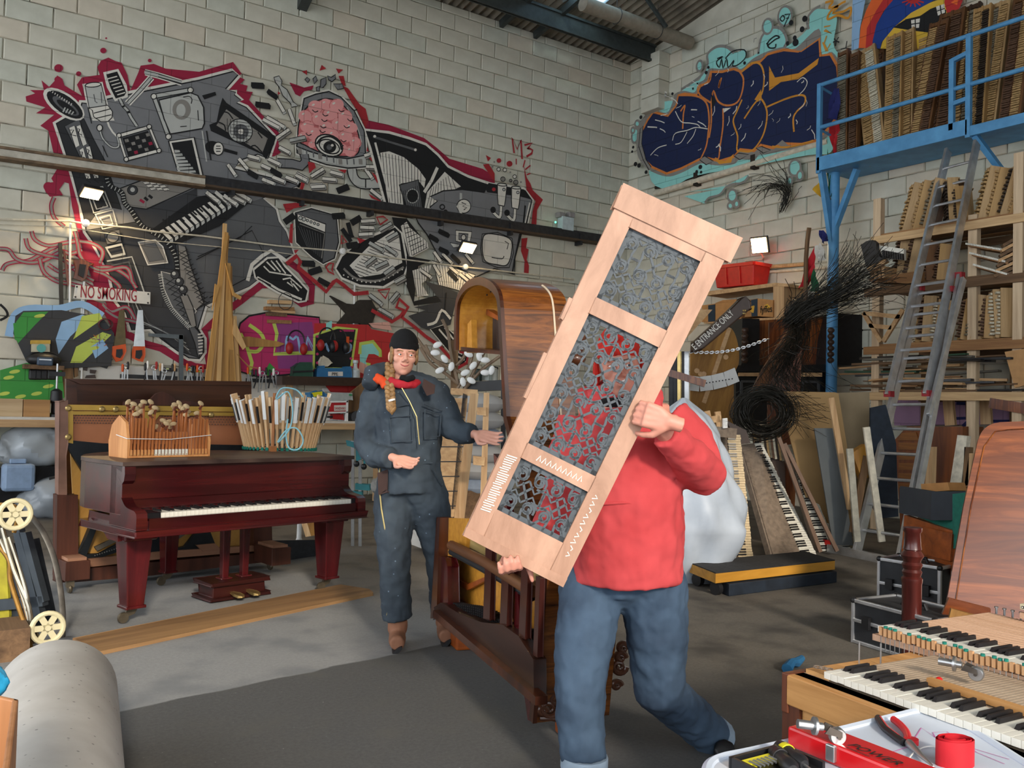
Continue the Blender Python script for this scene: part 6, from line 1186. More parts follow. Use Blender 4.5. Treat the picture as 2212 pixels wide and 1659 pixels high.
# ---------------------------------------------------------------- basket of keys on the lid
LZ = .972
kc = FL(604,972,LZ); kf = thing('key_fan','ring of loose piano keys splayed upward on the grand piano lid','keys',kc)
KST = wood('key_stick_pale','#c39a6c','#e2c298',(0,0,1),26,.6); nK = 46; rb2 = random.Random(2)
for i in range(nK):
    a = 2*math.pi*i/nK; d = V((math.cos(a),math.sin(a),0)); L = .40 if i % 3 else .43; r0,r1 = .265,.375
    p0 = kc+_rh*(r0*d.x)+_fh*(r0*.5*d.y)+Z*.012; p1 = kc+_rh*(r1*d.x)+_fh*(r1*.62*d.y)+Z*(L*(.95+.10*rb2.random()))
    out = (_rh*d.x+_fh*d.y).normalized()
    k = MB().beam(p0,p1,.017,.022,up=out).build('key',KST,kf); ax = (p1-p0).normalized(); up = (out-ax*out.dot(ax)).normalized()
    blk = i % 12 in (1,3,6,8,10); m0 = p0.lerp(p1,.52)
    MB().beam(m0+up*.014,(p0.lerp(p1,.84) if blk else p1)+up*.014,.014 if blk else .026,.016 if blk else .006,up=up).build('key_cover',EBONY if blk else WHITE,k)
    if not blk: MB().beam(p1-ax*.004,p1+ax*.002,.024,.024,up=up).build('key_front',WHITE if i % 2 else KST,k)
    MB().lathe([(.013,0),(.013,.008)],p0+out*.016-ax*.0,out,8).build('green_felt',GCAP,k)
q = MB(); 
for z,r in ((.004,.262),(.03,.268)): q.tube([kc+_rh*(r*math.cos(a*.3142))+_fh*(r*.5*math.sin(a*.3142))+Z*z for a in range(20)],.004,6,closed=True)
q.build('binding_wire',DARK,kf)
CORD = mat('blue_cord','#7fb4c2',.6); SPk = SP(6.15)
MB().tube([SPk.w(v.x,v.y) for v in spl([V((x,y,0)) for x,y in ((655,858),(640,842),(612,838),(600,850),(598,862),(622,846),(632,880),(628,920),(612,945),(600,955),(618,930),(640,925),(655,950),(645,970),(625,968),(618,940),(622,905))],5)],.0055,6).build('blue_cord',CORD,kf,smooth=True)
MB().beam(kc+Z*.0-_fh*.2,kc-_fh*.2+Z*.44,.018,.02,up=_fh).build('loose_key',mat('brown_key','#9a6236',.6),kf); MB().box(kc-_fh*.20+Z*.018,(.045,.045,.04)).build('wood_foot',mat('brown_key','#9a6236',.6),kf)
# ---------------------------------------------------------------- rack of hammers on the lid
hc = FL(346,985,LZ); ht = thing('hammer_rack','rack of orange-brown hammer shanks with felt heads on the piano lid','piano hammers',hc)
ORS = wood('pear_shank','#8a4a22','#c27a44',(0,0,1),24,.55); ORS2 = wood('pear_pale','#b4733e','#d89c62',(0,0,1),24,.55); FELT = mat('hammer_felt','#c3ab84',.95,var=.15,sc=40); FLB = mat('felt_brown','#6a3a26',.9,var=.2)
hp = lambda x,y,z: hc+gx*x+gy*y+Z*z
MB().prism([hp(x,y,0) for x,y in ((-.27,-.13),(.27,-.13),(.27,.13),(-.27,.13))],Z*.012).build('tray',ORS2,ht)
MB().prism([hp(-.275,y,z) for y,z in ((-.13,.0),(.13,.0),(.14,.10),(.10,.2),(0,.26),(-.10,.22),(-.135,.10))],gx*.012).build('end_panel',ORS2,ht,bev=.003); MB().prism([hp(.263,y,z) for y,z in ((-.13,.0),(.13,.0),(.14,.10),(.10,.2),(0,.26),(-.10,.22),(-.135,.10))],gx*.012).build('end_panel',ORS2,ht,bev=.003)
for i in range(23):
    x = -.25+i*.0227; mid = 6 < i < 17; hgt = .15 if mid else .235
    s_ = MB().beam(hp(x,-.12,.012),hp(x+rb2.uniform(-.004,.004),-.125,.012+hgt),.012,.012,up=gy).build('shank',ORS,ht)
    MB().beam(hp(x,-.128,.012),hp(x,-.128,.05),.014,.008,up=gy).build('shank_foot',IVORY if mid else ORS2,s_)
    MB().ball(hp(x,-.130,.018),.005,6,4).build('pin',BRASS,s_)
for i in range(34):
    x = rb2.choice((rb2.uniform(-.23,-.08),rb2.uniform(.10,.24),rb2.uniform(-.10,.14))); low = -.08 < x < .10; z = rb2.uniform(.17,.22) if low else rb2.uniform(.25,.34); y = rb2.uniform(-.11,.06)
    s_ = MB().beam(hp(x+rb2.uniform(-.02,.02),y+.02,.05),hp(x,y,z),.010,.010,up=gy).build('shank',ORS,ht)
    R3 = basis(gx,gy,Z) @ MX.Rotation(rb2.uniform(-.9,.9),3,'Y'); MB().ball(hp(x,y,z+.012),(.024,.011,.015),8,6,R3).build('felt_head',FELT,s_,smooth=True); MB().box(hp(x,y,z-.012),(.013,.014,.034),R3).build('moulding',FLB,s_)
MB().tube([hp(v.x,v.y,v.z) for v in (V((-.29,0,.14)),V((-.28,-.135,.12)),V((0,-.14,.115)),V((.28,-.135,.14)),V((.29,0,.14)))],.0025,5).build('string',WHITE,ht)
# turned leg lying on the lid
la,lb_ = FL(432,955,LZ+.05),FL(466,985,LZ+.045); t = thing('lying_piano_leg','turned piano leg with a brass castor lying between hammers and keys','piano leg',la); d = (lb_-la).normalized(); far = la-d*.32
MB().lathe([(.03,0),(.045,.05),(.058,.2),(.062,.30),(.05,.36),(.04,.38),(.07,.40),(.072,.43),(.055,.45),(.04,.455),(.028,.47),(.0,.47)],far,d,20).build('turning',wood('leg_dark','#2a130a','#5a2c16',(0,0,1),12,.25,coat=.4),t,smooth=True)
MB().lathe([(.026,.46),(.026,.48),(.016,.485),(.016,.53),(.012,.535)],far,d,14).build('ferrule',BRASS,t,smooth=True); MB().lathe([(.012,-.010),(.027,-.010),(.03,0),(.027,.010),(.012,.010)],far+d*.56-Z*.015,gx,18).build('castor_wheel',WHITE,t,smooth=True)
# ================================================================ strung back of an upright behind the grand
UA = FL(148,1272); UB = FL(585,1224); PU = VP(UA,UB); ux = PU.u; GOLD = mat('gold_plate','#c29d48',.38,.25,var=.15,sc=5); WREST = mat('bronze_plank','#b5744f',.5,.1,var=.12,sc=5); SNDB = wood('spruce_board','#b8843c','#d8a85a',(.6,0,1),8,.45); IRON = mat('black_iron','#20252a',.45,.3,var=.2); OLDM = wood('old_mahogany','#2e1710','#5a3224',(0,0,1),10,.45); PBR = wood('pink_batten','#8a6048','#a87c62',ux,12,.6)
us = thing('strung_piano_back','open upright piano back with gold frame and black braces behind the grand','piano',UA)
S = lambda pts,t_,nm,m_,d=0,bev=0,par=None: solid(PU,pp(pts),t_,nm,m_,par or us,d,bev)
S('150,925 560,925 565,1180 165,1215',.02,'sound_board',SNDB,-.06); S('145,875 560,880 560,975 145,968',.05,'wrest_plank',WREST,-.03)
S('142,874 560,880 560,890 142,886',.03,'gold_edge',GOLD,.01); S('142,886 158,887 158,962 142,962',.02,'gold_edge',GOLD,.005)
for q in ('150,888 290,889 286,896 155,896','300,889 350,890 322,925 310,925','345,889 560,892 560,899 345,897'): S(q,.02,'gold_web',GOLD,.0)
for x,y in ((147,882),(220,884),(339,884),(456,896),(147,944),(250,884)): MB().lathe([(.022,0),(.022,.01),(.012,.016)],PU.w(x,y,.012),PU.n,12).build('plate_bolt',BRASS,us)
q = MB()
for r in range(4):
    for i in range(64):
        x = 158+i*6.2+(r % 2)*3; y = 897+r*5.4+(x-158)*.012
        if 295 < x < 345 and r < 3: continue
        q.cyl(PU.w(x,y,-.03),PU.w(x,y,-.012),.004,n=5)
q.build('tuning_pins',DARK,us,kind='stuff')
S('140,950 225,958 430,960 560,962 560,985 420,980 330,978 220,982 175,982 165,965',.03,'iron_bar',IRON,.0)
S('140,955 178,962 212,1045 208,1062 200,1055',.04,'iron_brace',IRON,.01); S('232,1062 225,1100 185,1205 168,1207 215,1092 222,1060',.06,'iron_brace',IRON,.02)
S('178,1198 215,1196 262,1172 300,1158 330,1140 345,1120 342,1110 352,1108 365,1150 352,1195 338,1200 322,1190 310,1170 262,1190 210,1207 178,1209',.04,'iron_curve',IRON,.01); S('352,1195 400,1180 440,1130 455,1105 470,1105 455,1150 470,1188 440,1192 410,1190',.04,'iron_curve',IRON,.01)
S('205,1182 270,1152 273,1160 210,1190',.03,'bridge',mat('bridge_grey','#6a6357',.7),-.03); S('350,1172 400,1140 445,1115 450,1122 405,1152 355,1185',.03,'bridge',MATS['bridge_grey'],-.03)
q = MB()
for i in range(26): x = 205+i*5.2; q.ball(PU.w(x,1200-i*1.7,.022),.005,6,4)
q.build('hitch_pins',STEEL,us,kind='stuff')
S('128,868 145,866 147,960 143,985 143,1075 128,1075',.10,'side_post',mat('bleached_post','#7a5a4c',.7,var=.3,sc=6),.02,.006); S('125,1070 168,1070 168,1255 123,1258',.10,'side_panel',OLDM,.05,.004); S('548,1050 585,1048 588,1200 550,1205',.12,'side_panel',OLDM,.05,.004)
S('167,1210 345,1192 560,1178 560,1190 345,1208 167,1228',.04,'lower_batten',PBR,.04); S('150,1232 330,1215 590,1192 592,1212 330,1243 158,1258',.16,'bottom_board',OLDM,.06,.004); S('425,1178 465,1174 480,1190 440,1192',.03,'loose_block',PBR,.06)
for x,y in ((152,1240),(587,1205)): p = FL(x,y+36); MB().box(p+Z*.16,(.16,.30,.13),basis(ux,-PU.n,Z)).build('foot_block',OLDM,us,bev=.004); MB().box(p+Z*.235,(.12,.26,.02),basis(ux,-PU.n,Z)).build('foot_top',PBR,us)
for x,y in ((150,1282),(583,1232),(390,1236)): p = FL(x,y); MB().box(p+Z*.075,(.05,.05,.06)).build('castor_fork',CST,us); MB().lathe([(.03,-.012),(.035,0),(.03,.012)],p+Z*.036,ux,14).build('castor_wheel',CST,us,smooth=True)
S('268,868 300,862 325,863 338,850 352,846 368,852 380,864 420,868 440,876 268,876',.03,'carved_crest',OLDM,-.10,.004)
P = PU.off(-.30); DKP = wood('dark_panel','#2c150c','#55301c',ux,9,.3,.8,.3,.02); t = thing('dark_front_panel','dark walnut piano front panel standing behind the strung back','panel',P.w(340,1200))
solid(P,pp('143,818 543,824 545,1205 143,1235'),.035,'panel',DKP,t); solid(P,pp('143,818 543,824 543,832 175,830 165,826'),.02,'moulding',DKP,t,d=.02,bev=.006); solid(P,pp('143,818 165,828 168,880 143,880'),.02,'moulding',DKP,t,d=.02)
# dark board and bits under the grand, beyond its right leg
solid(VP(FL(588,1215),FL(690,1200)),pp('588,1168 695,1166 695,1208 588,1215'),.03,'black_board',mat('black_board','#24282c',.5,var=.3,sc=30),label='low black board standing behind the grand piano leg',cat='board')
for i,(q_,m_) in enumerate((('648,1120 660,1118 672,1158 660,1160',PINEZ),('662,1120 676,1119 682,1156 672,1158',SB),('682,1118 690,1118 694,1150 684,1152',PINEZ))): solid(SP(8.6),pp(q_)+[],.05,'wood_offcut',m_,label='short wood offcut leaning under the grand piano, '+ORD[i]+' from the left',cat='offcut')
MB().lathe([(.03,0),(.03,.1),(.022,.12),(.02,.3),(.035,.33),(.03,.36),(.02,.6)],FL(645,1190),Z,14).build('pale_spindle',WHITE,label='pale turned spindle standing under the grand piano',cat='spindle',smooth=True)
# plank on the floor
PLW = wood('floor_plank','#74573c','#a37e55',gx,12,.6); MB().prism([FL(x,y) for x,y in ((158,1388),(218,1415),(806,1287),(797,1279),(735,1269))],Z*.022).build('floor_plank',PLW,label='long worn plank lying on the floor before the grand piano',cat='plank',bev=.003)

# ================================================================ services on the back wall
t = thing('cable_trunking','long trunking across the mural, white at the left and black at the right','trunking',BW.w(600,900)); TRW = mat('trunking_white','#b7b0a0',.7,var=.25,sc=8,c2='#cbc5b6')
def wallbar(P,a,b_,h_,d_,name,m_,par,off=.0,**k):
    p,q_ = P.w(*a,off+d_/2),P.w(*b_,off+d_/2); return MB().beam(p,q_,d_,h_,up=Z).build(name,m_,par,**k)
wallbar(BW,(-40,326),(440,395),.13,.14,'white_channel',TRW,t,.03); wallbar(BW,(-40,337),(440,404),.03,.17,'channel_lip',mat('rust_lip','#6b5844',.8,var=.35,sc=10),t,.03); wallbar(BW,(-40,315),(440,385),.03,.17,'channel_lip',MATS['rust_lip'],t,.03)
wallbar(BW,(440,392),(1320,520),.15,.12,'black_channel',DARK,t,.03); wallbar(BW,(440,402),(1320,530),.03,.16,'cable_run',mat('cable_brown','#4b3a2a',.7),t,.03)
for i in range(6): x = 500+i*150; MB().box(BW.w(x,400+(x-440)*.1455,.10),(.05,.16,.2)).build('bracket',DARK,t)
t = thing('lighting_conduit','thin cream conduit with junction boxes strung across the mural','conduit',BW.w(600,900))
pth = [(-20,473),(150,478),(178,482),(280,492),(330,500),(440,510),(600,531),(738,543),(870,560),(1003,577),(1080,585),(1240,603)]
MB().tube([BW.w(x,y,.09) for x,y in pth],.012,6).build('tube',CREAM,t); MB().tube([BW.w(x,y,.06) for x,y in ((-20,484),(140,490),(330,520),(600,545),(900,590),(1240,618))],.006,5).build('loose_cable',CREAM,t)
for x,y in ((738,543),(1003,577),(184,483)): MB().lathe([(.045,0),(.045,.05),(.02,.06)],BW.w(x,y,.07),BW.n,14).build('junction_box',WHITE,t)
for i,(x0,y0,x1,y1) in enumerate(((768,545,761,803),(1039,500,1034,600),(178,620,173,800),(152,478,149,850),(182,608,175,860),(735,450,738,610))): MB().cyl(BW.w(x0,y0,.05),BW.w(x1,y1,.05),.014,n=6).build('drop_pipe',WHITE if i != 5 else CREAM,t)
WARM = emis('flood_glow',(1,.68,.30),26)
def flood(label,p,aim,w_,h_,power):
    t = thing('floodlight',label,'floodlight',p); d = V(aim).normalized(); d,sd,u = frame(d); R3 = basis(sd,d,u)
    MB().box(p-d*.03,(w_+.04,.05,h_+.04),R3).build('housing',DARK,t,bev=.008); MB().box(p+d*.002,(w_,.008,h_),R3).build('lamp_face',WARM,t)
    for k in range(5): MB().box(p-d*.065+sd*((k-2)*w_*.2),(.008,.03,h_),R3).build('cooling_fin',DARK,t)
    MB().beam(p-d*.06-u*h_*.5,p-d*.16-u*h_*.5,.03,.02).build('bracket',DARK,t)
    l = bpy.data.lights.new('flood','AREA'); l.energy = power; l.color = (1,.72,.38); l.shape = 'RECTANGLE'; l.size = w_; l.size_y = h_; lo = bpy.data.objects.new('flood_lamp',l); COL.objects.link(lo)
    lo.rotation_euler = d.to_track_quat('-Z','Y').to_euler(); lo.location = p+d*.02
    return t
flood('glowing floodlight high on the left of the mural',BW.w(198,419,.25),V((.15,-.55,-.8)),.22,.15,22)
flood('glowing floodlight on the mural above the tall piano case',BW.w(1011,536,.28),V((.1,-.75,-.65)),.26,.16,14)
flood('glowing floodlight on the right wall above the red crate',RW.w(1640,530,.30),V((-.95,-.25,-.35)),.24,.22,16)
MB().tube([RW.w(1643,545,.22),RW.w(1650,555,.12),RW.w(1648,560,.04),RW.w(1610,563,.02)],.015,6).build('lamp_arm',CREAM,label='cream bracket arm holding the floodlight by the red crate',cat='bracket')
t = thing('electric_box','pale grey electric box with a green lamp at the right end of the trunking','box',BW.w(1220,500)); EB = mat('pale_box','#b9c6c8',.5); MB().box(BW.w(1222,484,.09),(.26,.14,.23)).build('body',EB,t,bev=.01)
for x in (1210,1232): MB().box(BW.w(x,465,.08),(.12,.12,.09)).build('gland_box',mat('grey_box','#8f8a88',.6),t,bev=.008)
MB().ball(BW.w(1200,480,.17),.016,8,6).build('green_lamp',emis('green_led',(.05,1,.4),6),t)
# ================================================================ workbench
BY = 11.18; BZ = 1.115; wb = thing('workbench','long workbench with white top along the back wall','workbench',(2.8,11.6,0)); BTW = mat('bench_top','#cfcbc2',.5,var=.06); 
MB().bx(-.8,5.75,BY,YB-.03,BZ-.03,BZ).build('top',BTW,wb); MB().bx(-.8,5.75,BY-.02,BY+.03,BZ-.115,BZ-.03).build('front_rail',PINE,wb,bev=.004)
for x in (-.5,.9,2.4,3.9,5.6): MB().bx(x,x+.08,BY+.03,BY+.11,0,BZ-.03).build('leg',PINEZ,wb)
PW = Pl((0,BY+.45,0),(1,0,0))                            # upright plane in the middle of the bench
def onb(x,y=900,d=.45):
    p = Pl((0,BY+d,0),(1,0,0)).w(x,y); return V((p.x,BY+d,BZ))
WP = mat('white_board','#c9c6bf',.7,var=.06,sc=4)
MB().prism([BW.w(x,y,.03) for x,y in ((175,795),(260,790),(500,800),(640,805),(640,905),(175,905))],V((0,.02,0))).build('tool_board',WP,label='white backing board for hand tools above the bench',cat='board')
RUD = wood('rudder','#9c7448','#b58c5c',(1,0,0),10)
def onwall(pts,t_,name,m_,label=None,cat=None,parent=None,d=.05,bev=0,**k): return solid(BW,pts,t_,name,m_,parent,d+t_*.5,bev,label=label,cat=cat,**k)
onwall(cC('100,645 480,715 640,740 130,805'),.03,'tapered_board',RUD,'tapered tan board hung on the left of the back wall','board')
onwall(cC('400,140 425,140 440,870 415,880'),.05,'dark_batten',mat('dark_batten','#3a3733',.8,var=.3),'tall dark batten standing against the mural at the left','batten')
onwall(cC('430,190 445,195 475,420 460,440'),.02,'bow_saw',ROSE,'thin red-brown bow hung beside the dark batten','bow')
t = thing('wood_plane','dark shaped wooden plane body hanging over the no smoking sign','tool',BW.w(180,600)); onwall(cC('500,250 560,255 640,285 605,300 590,380 560,400 505,380 515,320'),.06,'body',ROSE,parent=t,bev=.006); onwall(cC('545,285 590,290 570,380 535,360'),.02,'handle',BLACK,parent=t,d=.10)
t = thing('no_smoking_sign','white sign reading NO SMOKING in dark red capitals','sign',BW.w(250,660)); SGN = mat('sign_white','#d5d1c8',.5,var=.06); q_ = cC('515,428 1027,478 1025,560 500,520')
sg = solid(BW,q_,.012,'board',SGN,t,d=.10); a = BW.w(*cC('545,512')[0],.102); b_ = BW.w(*cC('985,545')[0],.102); text('NO SMOKING','lettering',a,(b_-a).normalized(),Z,.155,mat('sign_red','#8e1f2e',.6),t,condense=(b_-a).length/1.60)
for x,y in ((525,440),(1012,490),(515,510),(1010,550)): MB().ball(BW.w(*cC('%d,%d' % (x,y))[0],.102),.012,6,4).build('screw',DARK,t)
# handsaws
ORG = mat('saw_orange','#c8501c',.5); BLS = mat('saw_steel','#b9bcbd',.25,.9,var=.1); BRS = mat('saw_bronze','#5d5138',.4,.6,var=.2)
for lab,bl_,hd,m_ in (('handsaw with dull bronze blade hung left of the shiny one','815,600 850,600 860,845 780,840','770,850 855,835 862,880 835,940 795,950 765,905',BRS),('handsaw with shiny blade hung right of the bronze one','940,600 975,600 990,850 910,855','905,880 915,850 990,848 992,905 975,950 945,945 905,925',BLS)):
    t = thing('handsaw',lab,'saw',BW.w(270,780)); onwall(cC(bl_),.004,'blade',m_,parent=t,d=.10); h_ = onwall(cC(hd),.03,'handle',ORG,parent=t,d=.10,bev=.006); c0 = cC(hd); mx = sum(p[0] for p in c0)/len(c0); my = sum(p[1] for p in c0)/len(c0)
    solid(BW,[(mx-6,my-8),(mx+7,my-9),(mx+8,my+2),(mx+2,my+11),(mx-7,my+8)],.01,'grip_opening',BLACK,h_,d=.125)
t = thing('steel_square','large grey steel square hung below the mural boot','square',BW.w(395,830)); SQ = mat('square_grey','#5f666a',.5,.5); onwall(cC('1015,758 1250,768 1250,800 1015,778'),.02,'arm',SQ,parent=t,d=.08); onwall(cC('1222,770 1252,770 1252,1090 1225,1090'),.02,'arm',SQ,parent=t,d=.08)
onwall(cC('535,880 770,935 730,1000 510,930'),.02,'slate',mat('slate_grey','#3d4043',.8,var=.15),'dark grey slate board leaning above the bench','board')
onwall(cC('440,770 490,780 500,1080 420,1090'),.06,'dark_post',OLDZ,'dark splayed post at the left of the tool board','post'); onwall(cC('490,785 520,780 535,1050 510,1060'),.05,'dark_post',OLDZ,'second dark post leaning beside the splayed one','post')
q = MB()
for i in range(5): q.tube([BW.w(*cC('%d,%d' % (712+48*math.cos(a*.449)+i*3,695+38*math.sin(a*.449)+i))[0],.08+.01*i) for a in range(14)],.006,5,closed=True)
q.build('cable_coil',mat('cable_red','#4a1c22',.6),label='coil of dark red cable hung left of the handsaws',cat='cable')
t = thing('netting_bunch','bunch of purple and orange twine hung above the slate','twine',BW.w(220,760)); 
for k,c_ in enumerate(('#6a3f78','#b06a2c')):
    q = MB(); r3 = random.Random(k)
    for i in range(26): x,y = r3.uniform(630,740),r3.uniform(760,860); q.tube([BW.w(*cC('%d,%d' % (x+r3.uniform(-30,30),y+r3.uniform(-30,30)))[0],.05+r3.random()*.06) for _ in range(4)],.004,4)
    q.build('strands',mat('twine%d' % k,c_,.9),t,kind='stuff')
# radio shelf, sockets, leads
t = thing('small_shelf','little brown shelf bracketed to the wall at the left','shelf',BW.w(90,880)); wallbar(BW,cC('155,985')[0],cC('425,998')[0],.05,.30,'board',OLDW,t,.0); onwall(cC('165,1000 200,1000 200,1195 168,1200'),.08,'bracket',OLDZ,parent=t,d=.02)
t = thing('radio_cassette','black radio cassette player on the little shelf','radio',BW.w(92,788)); c_ = BW.w(*cC('300,935')[0],.2); MB().ball(c_-Z*.01,(.19,.11,.085),20,12).build('body',BLACK,t,smooth=True); MB().box(c_+V((0,-.08,-.03)),(.17,.08,.10)).build('front_panel',mat('radio_blue','#39495c',.4),t,bev=.015); MB().tube([c_+V((.15*math.cos(a),0,.03+.06*math.sin(a))) for a in [math.pi*k/10 for k in range(11)]],.010,8).build('handle',BLACK,t,smooth=True); MB().box(c_+V((0,-.123,-.01)),(.13,.01,.014)).build('dial',STEEL,t)
t = thing('tea_tin','old cream and yellow tin standing on the radio','tin',BW.w(88,770)); onwall(cC('220,830 340,830 340,885 220,885'),.10,'body',mat('tin_cream','#c6bda0',.5),parent=t,d=.16); onwall(cC('215,805 345,805 345,830 215,830'),.12,'lid',mat('tin_yellow','#c09a3a',.5),parent=t,d=.16); MB().lathe([(.05,0),(.05,.004)],BW.w(*cC('282,860')[0],.265),BW.n,14).build('round_label',mat('tin_teal','#5aa59a',.5),t)
t = thing('socket_strip','white electric sockets with black plugs under the little shelf','socket',BW.w(85,830)); onwall(cC('200,1012 375,1012 375,1040 200,1040'),.04,'plate',WHITE,parent=t,d=.02)
for x in (225,260,295,350): MB().box(BW.w(*cC('%d,1040' % x)[0],.08),(.10,.10,.13)).build('plug',BLACK,t,bev=.02)
for i,(x,y) in enumerate(((60,1000),(300,1050))): MB().tube([BW.w(v.x,v.y,.06) for v in spl([V((*cC('%d,%d' % (a,b_))[0],0)) for a,b_ in ((x,y),(x+25,y+60),(x+50,y+120),(x+110,y+170))],4)],.008,5).build('lead',BLACK,t)
onwall(cC('82,1070 135,1068 135,1135 85,1135'),.02,'switch_plate',mat('switch_tan','#b08a5a',.7),'small tan switch plate on the green paint','switch')
def bbox_(x0,x1,y0,y1,dep,name,m_,label,cat,d=.3,bev=.004,yaw=0):   # a box standing on the bench, seen between pixels
    P = Pl((0,BY+d,0),(1,0,0)); a,b_ = P.w(x0,y1),P.w(x1,y0); c0 = V(((a.x+b_.x)/2,BY+d+dep/2,0)); h_ = b_.z-max(BZ,a.z) if False else b_.z-BZ
    t = thing(name,label,cat,V((c0.x,c0.y,BZ))); MB().bx(min(a.x,b_.x),max(a.x,b_.x),BY+d,BY+d+dep,BZ,BZ+h_).build('body',m_,t,bev=bev); return t
bbox_(-20,50,862,895,.3,'wood_box',wood('box_pale','#a98a63','#cbb08a',(1,0,0),14),'pale grey-brown wooden block at the left end of the bench','box',.1); bbox_(50,109,864,898,.3,'wood_box',wood('box_tan','#94693d','#b98c58',(1,0,0),14),'tan wooden block beside the pale one on the bench','box',.1)
t = thing('drill_stand','small dark drill stand on the bench beside the wooden blocks','tool',onb(120)); p = onb(120,900,.2); MB().lathe([(.10,0),(.10,.03),(.05,.05),(.05,.16),(.07,.18),(.06,.30),(.02,.33)],p,Z,14).build('body',BLACK,t,smooth=True); MB().cyl(p+Z*.3,p+Z*.62,.012).build('column',STEEL,t); MB().box(p+V((0,0,.5)),(.16,.07,.05)).build('arm',DARK,t)
onwall(cC('440,1060 455,1070 470,1180 380,1225'),.03,'curved_offcut',SB,'curved pale offcut behind the drill stand','offcut')
# bundle of mouldings standing on the bench
MLD = [wood('mould_a','#a87a3e','#cfa05c',(0,0,1),14),wood('mould_b','#b98f58','#dcb680',(0,0,1),14),wood('mould_c','#8a6234','#b58848',(0,0,1),14)]
base = [(1395,1090),(1420,1092),(1445,1093),(1470,1094),(1490,1095),(1515,1095),(1540,1096),(1565,1097),(1590,1098),(1612,1098),(1640,1099),(1662,1100)]
top_ = [(1545,70),(1510,430),(1552,90),(1530,260),(1535,10),(1545,80),(1560,280),(1540,340),(1570,300),(1555,400),(1600,640),(1612,800)]
for i,(b0,t0_) in enumerate(zip(base,top_)):
    a = onb(*cC('%d,%d' % b0)[0],.55+.02*(i % 4)); b_ = Pl((0,BY+.62+.015*(i % 3),0),(1,0,0)).w(*cC('%d,%d' % t0_)[0]); a.z = BZ
    MB().beam(a,b_,.055 if i % 3 else .075,.03,up=V((0,1,0)),w2=.05).build('wood_moulding',MLD[i % 3],label='long pale wood moulding in the bundle propped on the bench, '+ORD[i]+' from the left',cat='moulding',group='mouldings propped on the bench')
for i,q_ in enumerate(('1540,280 1600,480 1650,510 1640,530 1590,500','1600,660 1680,850 1660,870 1590,760','1620,900 1700,980 1780,1000 1700,990','1470,420 1500,440 1450,600')): onwall(cC(q_),.03,'bent_moulding',MLD[i % 3],'short bent moulding tied on the bundle, '+ORD[i]+' from the top','moulding',d=.25)
onwall(cC('1620,785 1700,780 1900,815 1945,830 1900,850 1680,850'),.05,'timber_beam',MLD[2],'pale timber arm sticking out beside the moulding bundle','timber',d=.12)
# stack of blocks on wire, ear defenders, boxes on the dark shelf
t = thing('block_stack','bundle of wooden blocks hung on wire below the shoe','blocks',BW.w(605,700)); rb3 = random.Random(6)
for i,(x0,x1,y) in enumerate(((1840,1990,545),(1815,2010,590),(1850,2015,610),(1815,1960,630),(1830,2000,660),(1825,1990,680))): onwall(cC('%d,%d %d,%d %d,%d %d,%d' % (x0,y-16,x1,y-10,x1,y+14,x0,y+8)),.10,'block',[PINE,BRN,PINE,OLDW][i % 4],parent=t,d=.05+.02*(i % 2))
MB().tube([BW.w(*cC('%d,%d' % (1950+50*math.cos(a*.6),540+60*math.sin(a*.6)))[0],.14) for a in range(11)],.005,5,closed=True).build('wire_ring',DARK,t)
EARR = mat('ear_red','#9a1c1c',.5)
for i,(f,x,y,lab) in enumerate(((cC,2020,840,'red ear defenders hung at the left of the row'),(cD,335,820,'red ear defenders hung over the black panel'),(cD,415,830,'black ear defenders with an orange strap hung at the right'))):
    t = thing('ear_defenders',lab,'ear defenders',BW.w(*f('%d,%d' % (x,y+60))[0])); c0 = BW.w(*f('%d,%d' % (x,y))[0],.10)
    MB().tube([c0+V((.125*math.cos(a),0,.05+.16*math.sin(a))) for a in [math.pi*(k/12) for k in range(13)]],.012,8).build('headband',BLACK,t,smooth=True)
    for s_ in (-1,1): MB().ball(c0+V((.105*s_,-.03,-.05)),(.055,.06,.085),12,8).build('cup',EARR if i < 2 else BLACK,t,smooth=True)
    if i == 2: MB().box(c0+V((.12,-.05,.0)),(.04,.02,.22)).build('orange_strap',ORG,t)
t = thing('dark_wall_shelf','dark brown wall shelf carrying the green and blue boxes','shelf',BW.w(710,830)); wallbar(BW,cD('0,1080')[0],cD('590,1092')[0],.12,.34,'board',BROWN,t,.0); onwall(cD('560,1090 690,1190 660,1200 480,1230'),.05,'diagonal_brace',BROWN,parent=t,d=.03)
SHP = BW
t = thing('green_tool_case','dark green plastic tool case on the wall shelf','case',BW.w(655,812)); GC = mat('case_green','#24493a',.5); onwall(cD('110,990 150,960 230,960 240,990 240,1055 105,1058'),.16,'body',GC,parent=t,d=.15,bev=.01); onwall(cD('105,1015 240,1010 240,1022 105,1028'),.02,'lid_seam',BLACK,parent=t,d=.235)
t = thing('blue_crate','small blue plastic crate labelled PPE on the wall shelf','crate',BW.w(720,810)); BC = mat('crate_blue','#2c6a98',.45); onwall(cD('275,1000 500,1000 505,1065 270,1060'),.16,'front',BC,parent=t,d=.16,bev=.01); onwall(cD('290,980 320,978 322,1000 285,1000'),.14,'corner_post',BC,parent=t,d=.16); onwall(cD('465,985 500,985 502,1000 462,1000'),.14,'corner_post',BC,parent=t,d=.16); onwall(cD('345,1020 445,1020 445,1050 345,1050'),.006,'paper_label',SGN,parent=t,d=.245); text('PPE','label_lettering',BW.w(*cD('368,1046')[0],.2535),V((1,0,0)),Z,.045,INK,t)
onwall(cD('290,950 310,915 345,930 370,960 340,985 295,985'),.10,'cloth_bag',mat('cream_cloth','#c2b9a6',.95),'cream cloth bundle in the blue crate','cloth',d=.14,bev=.01)
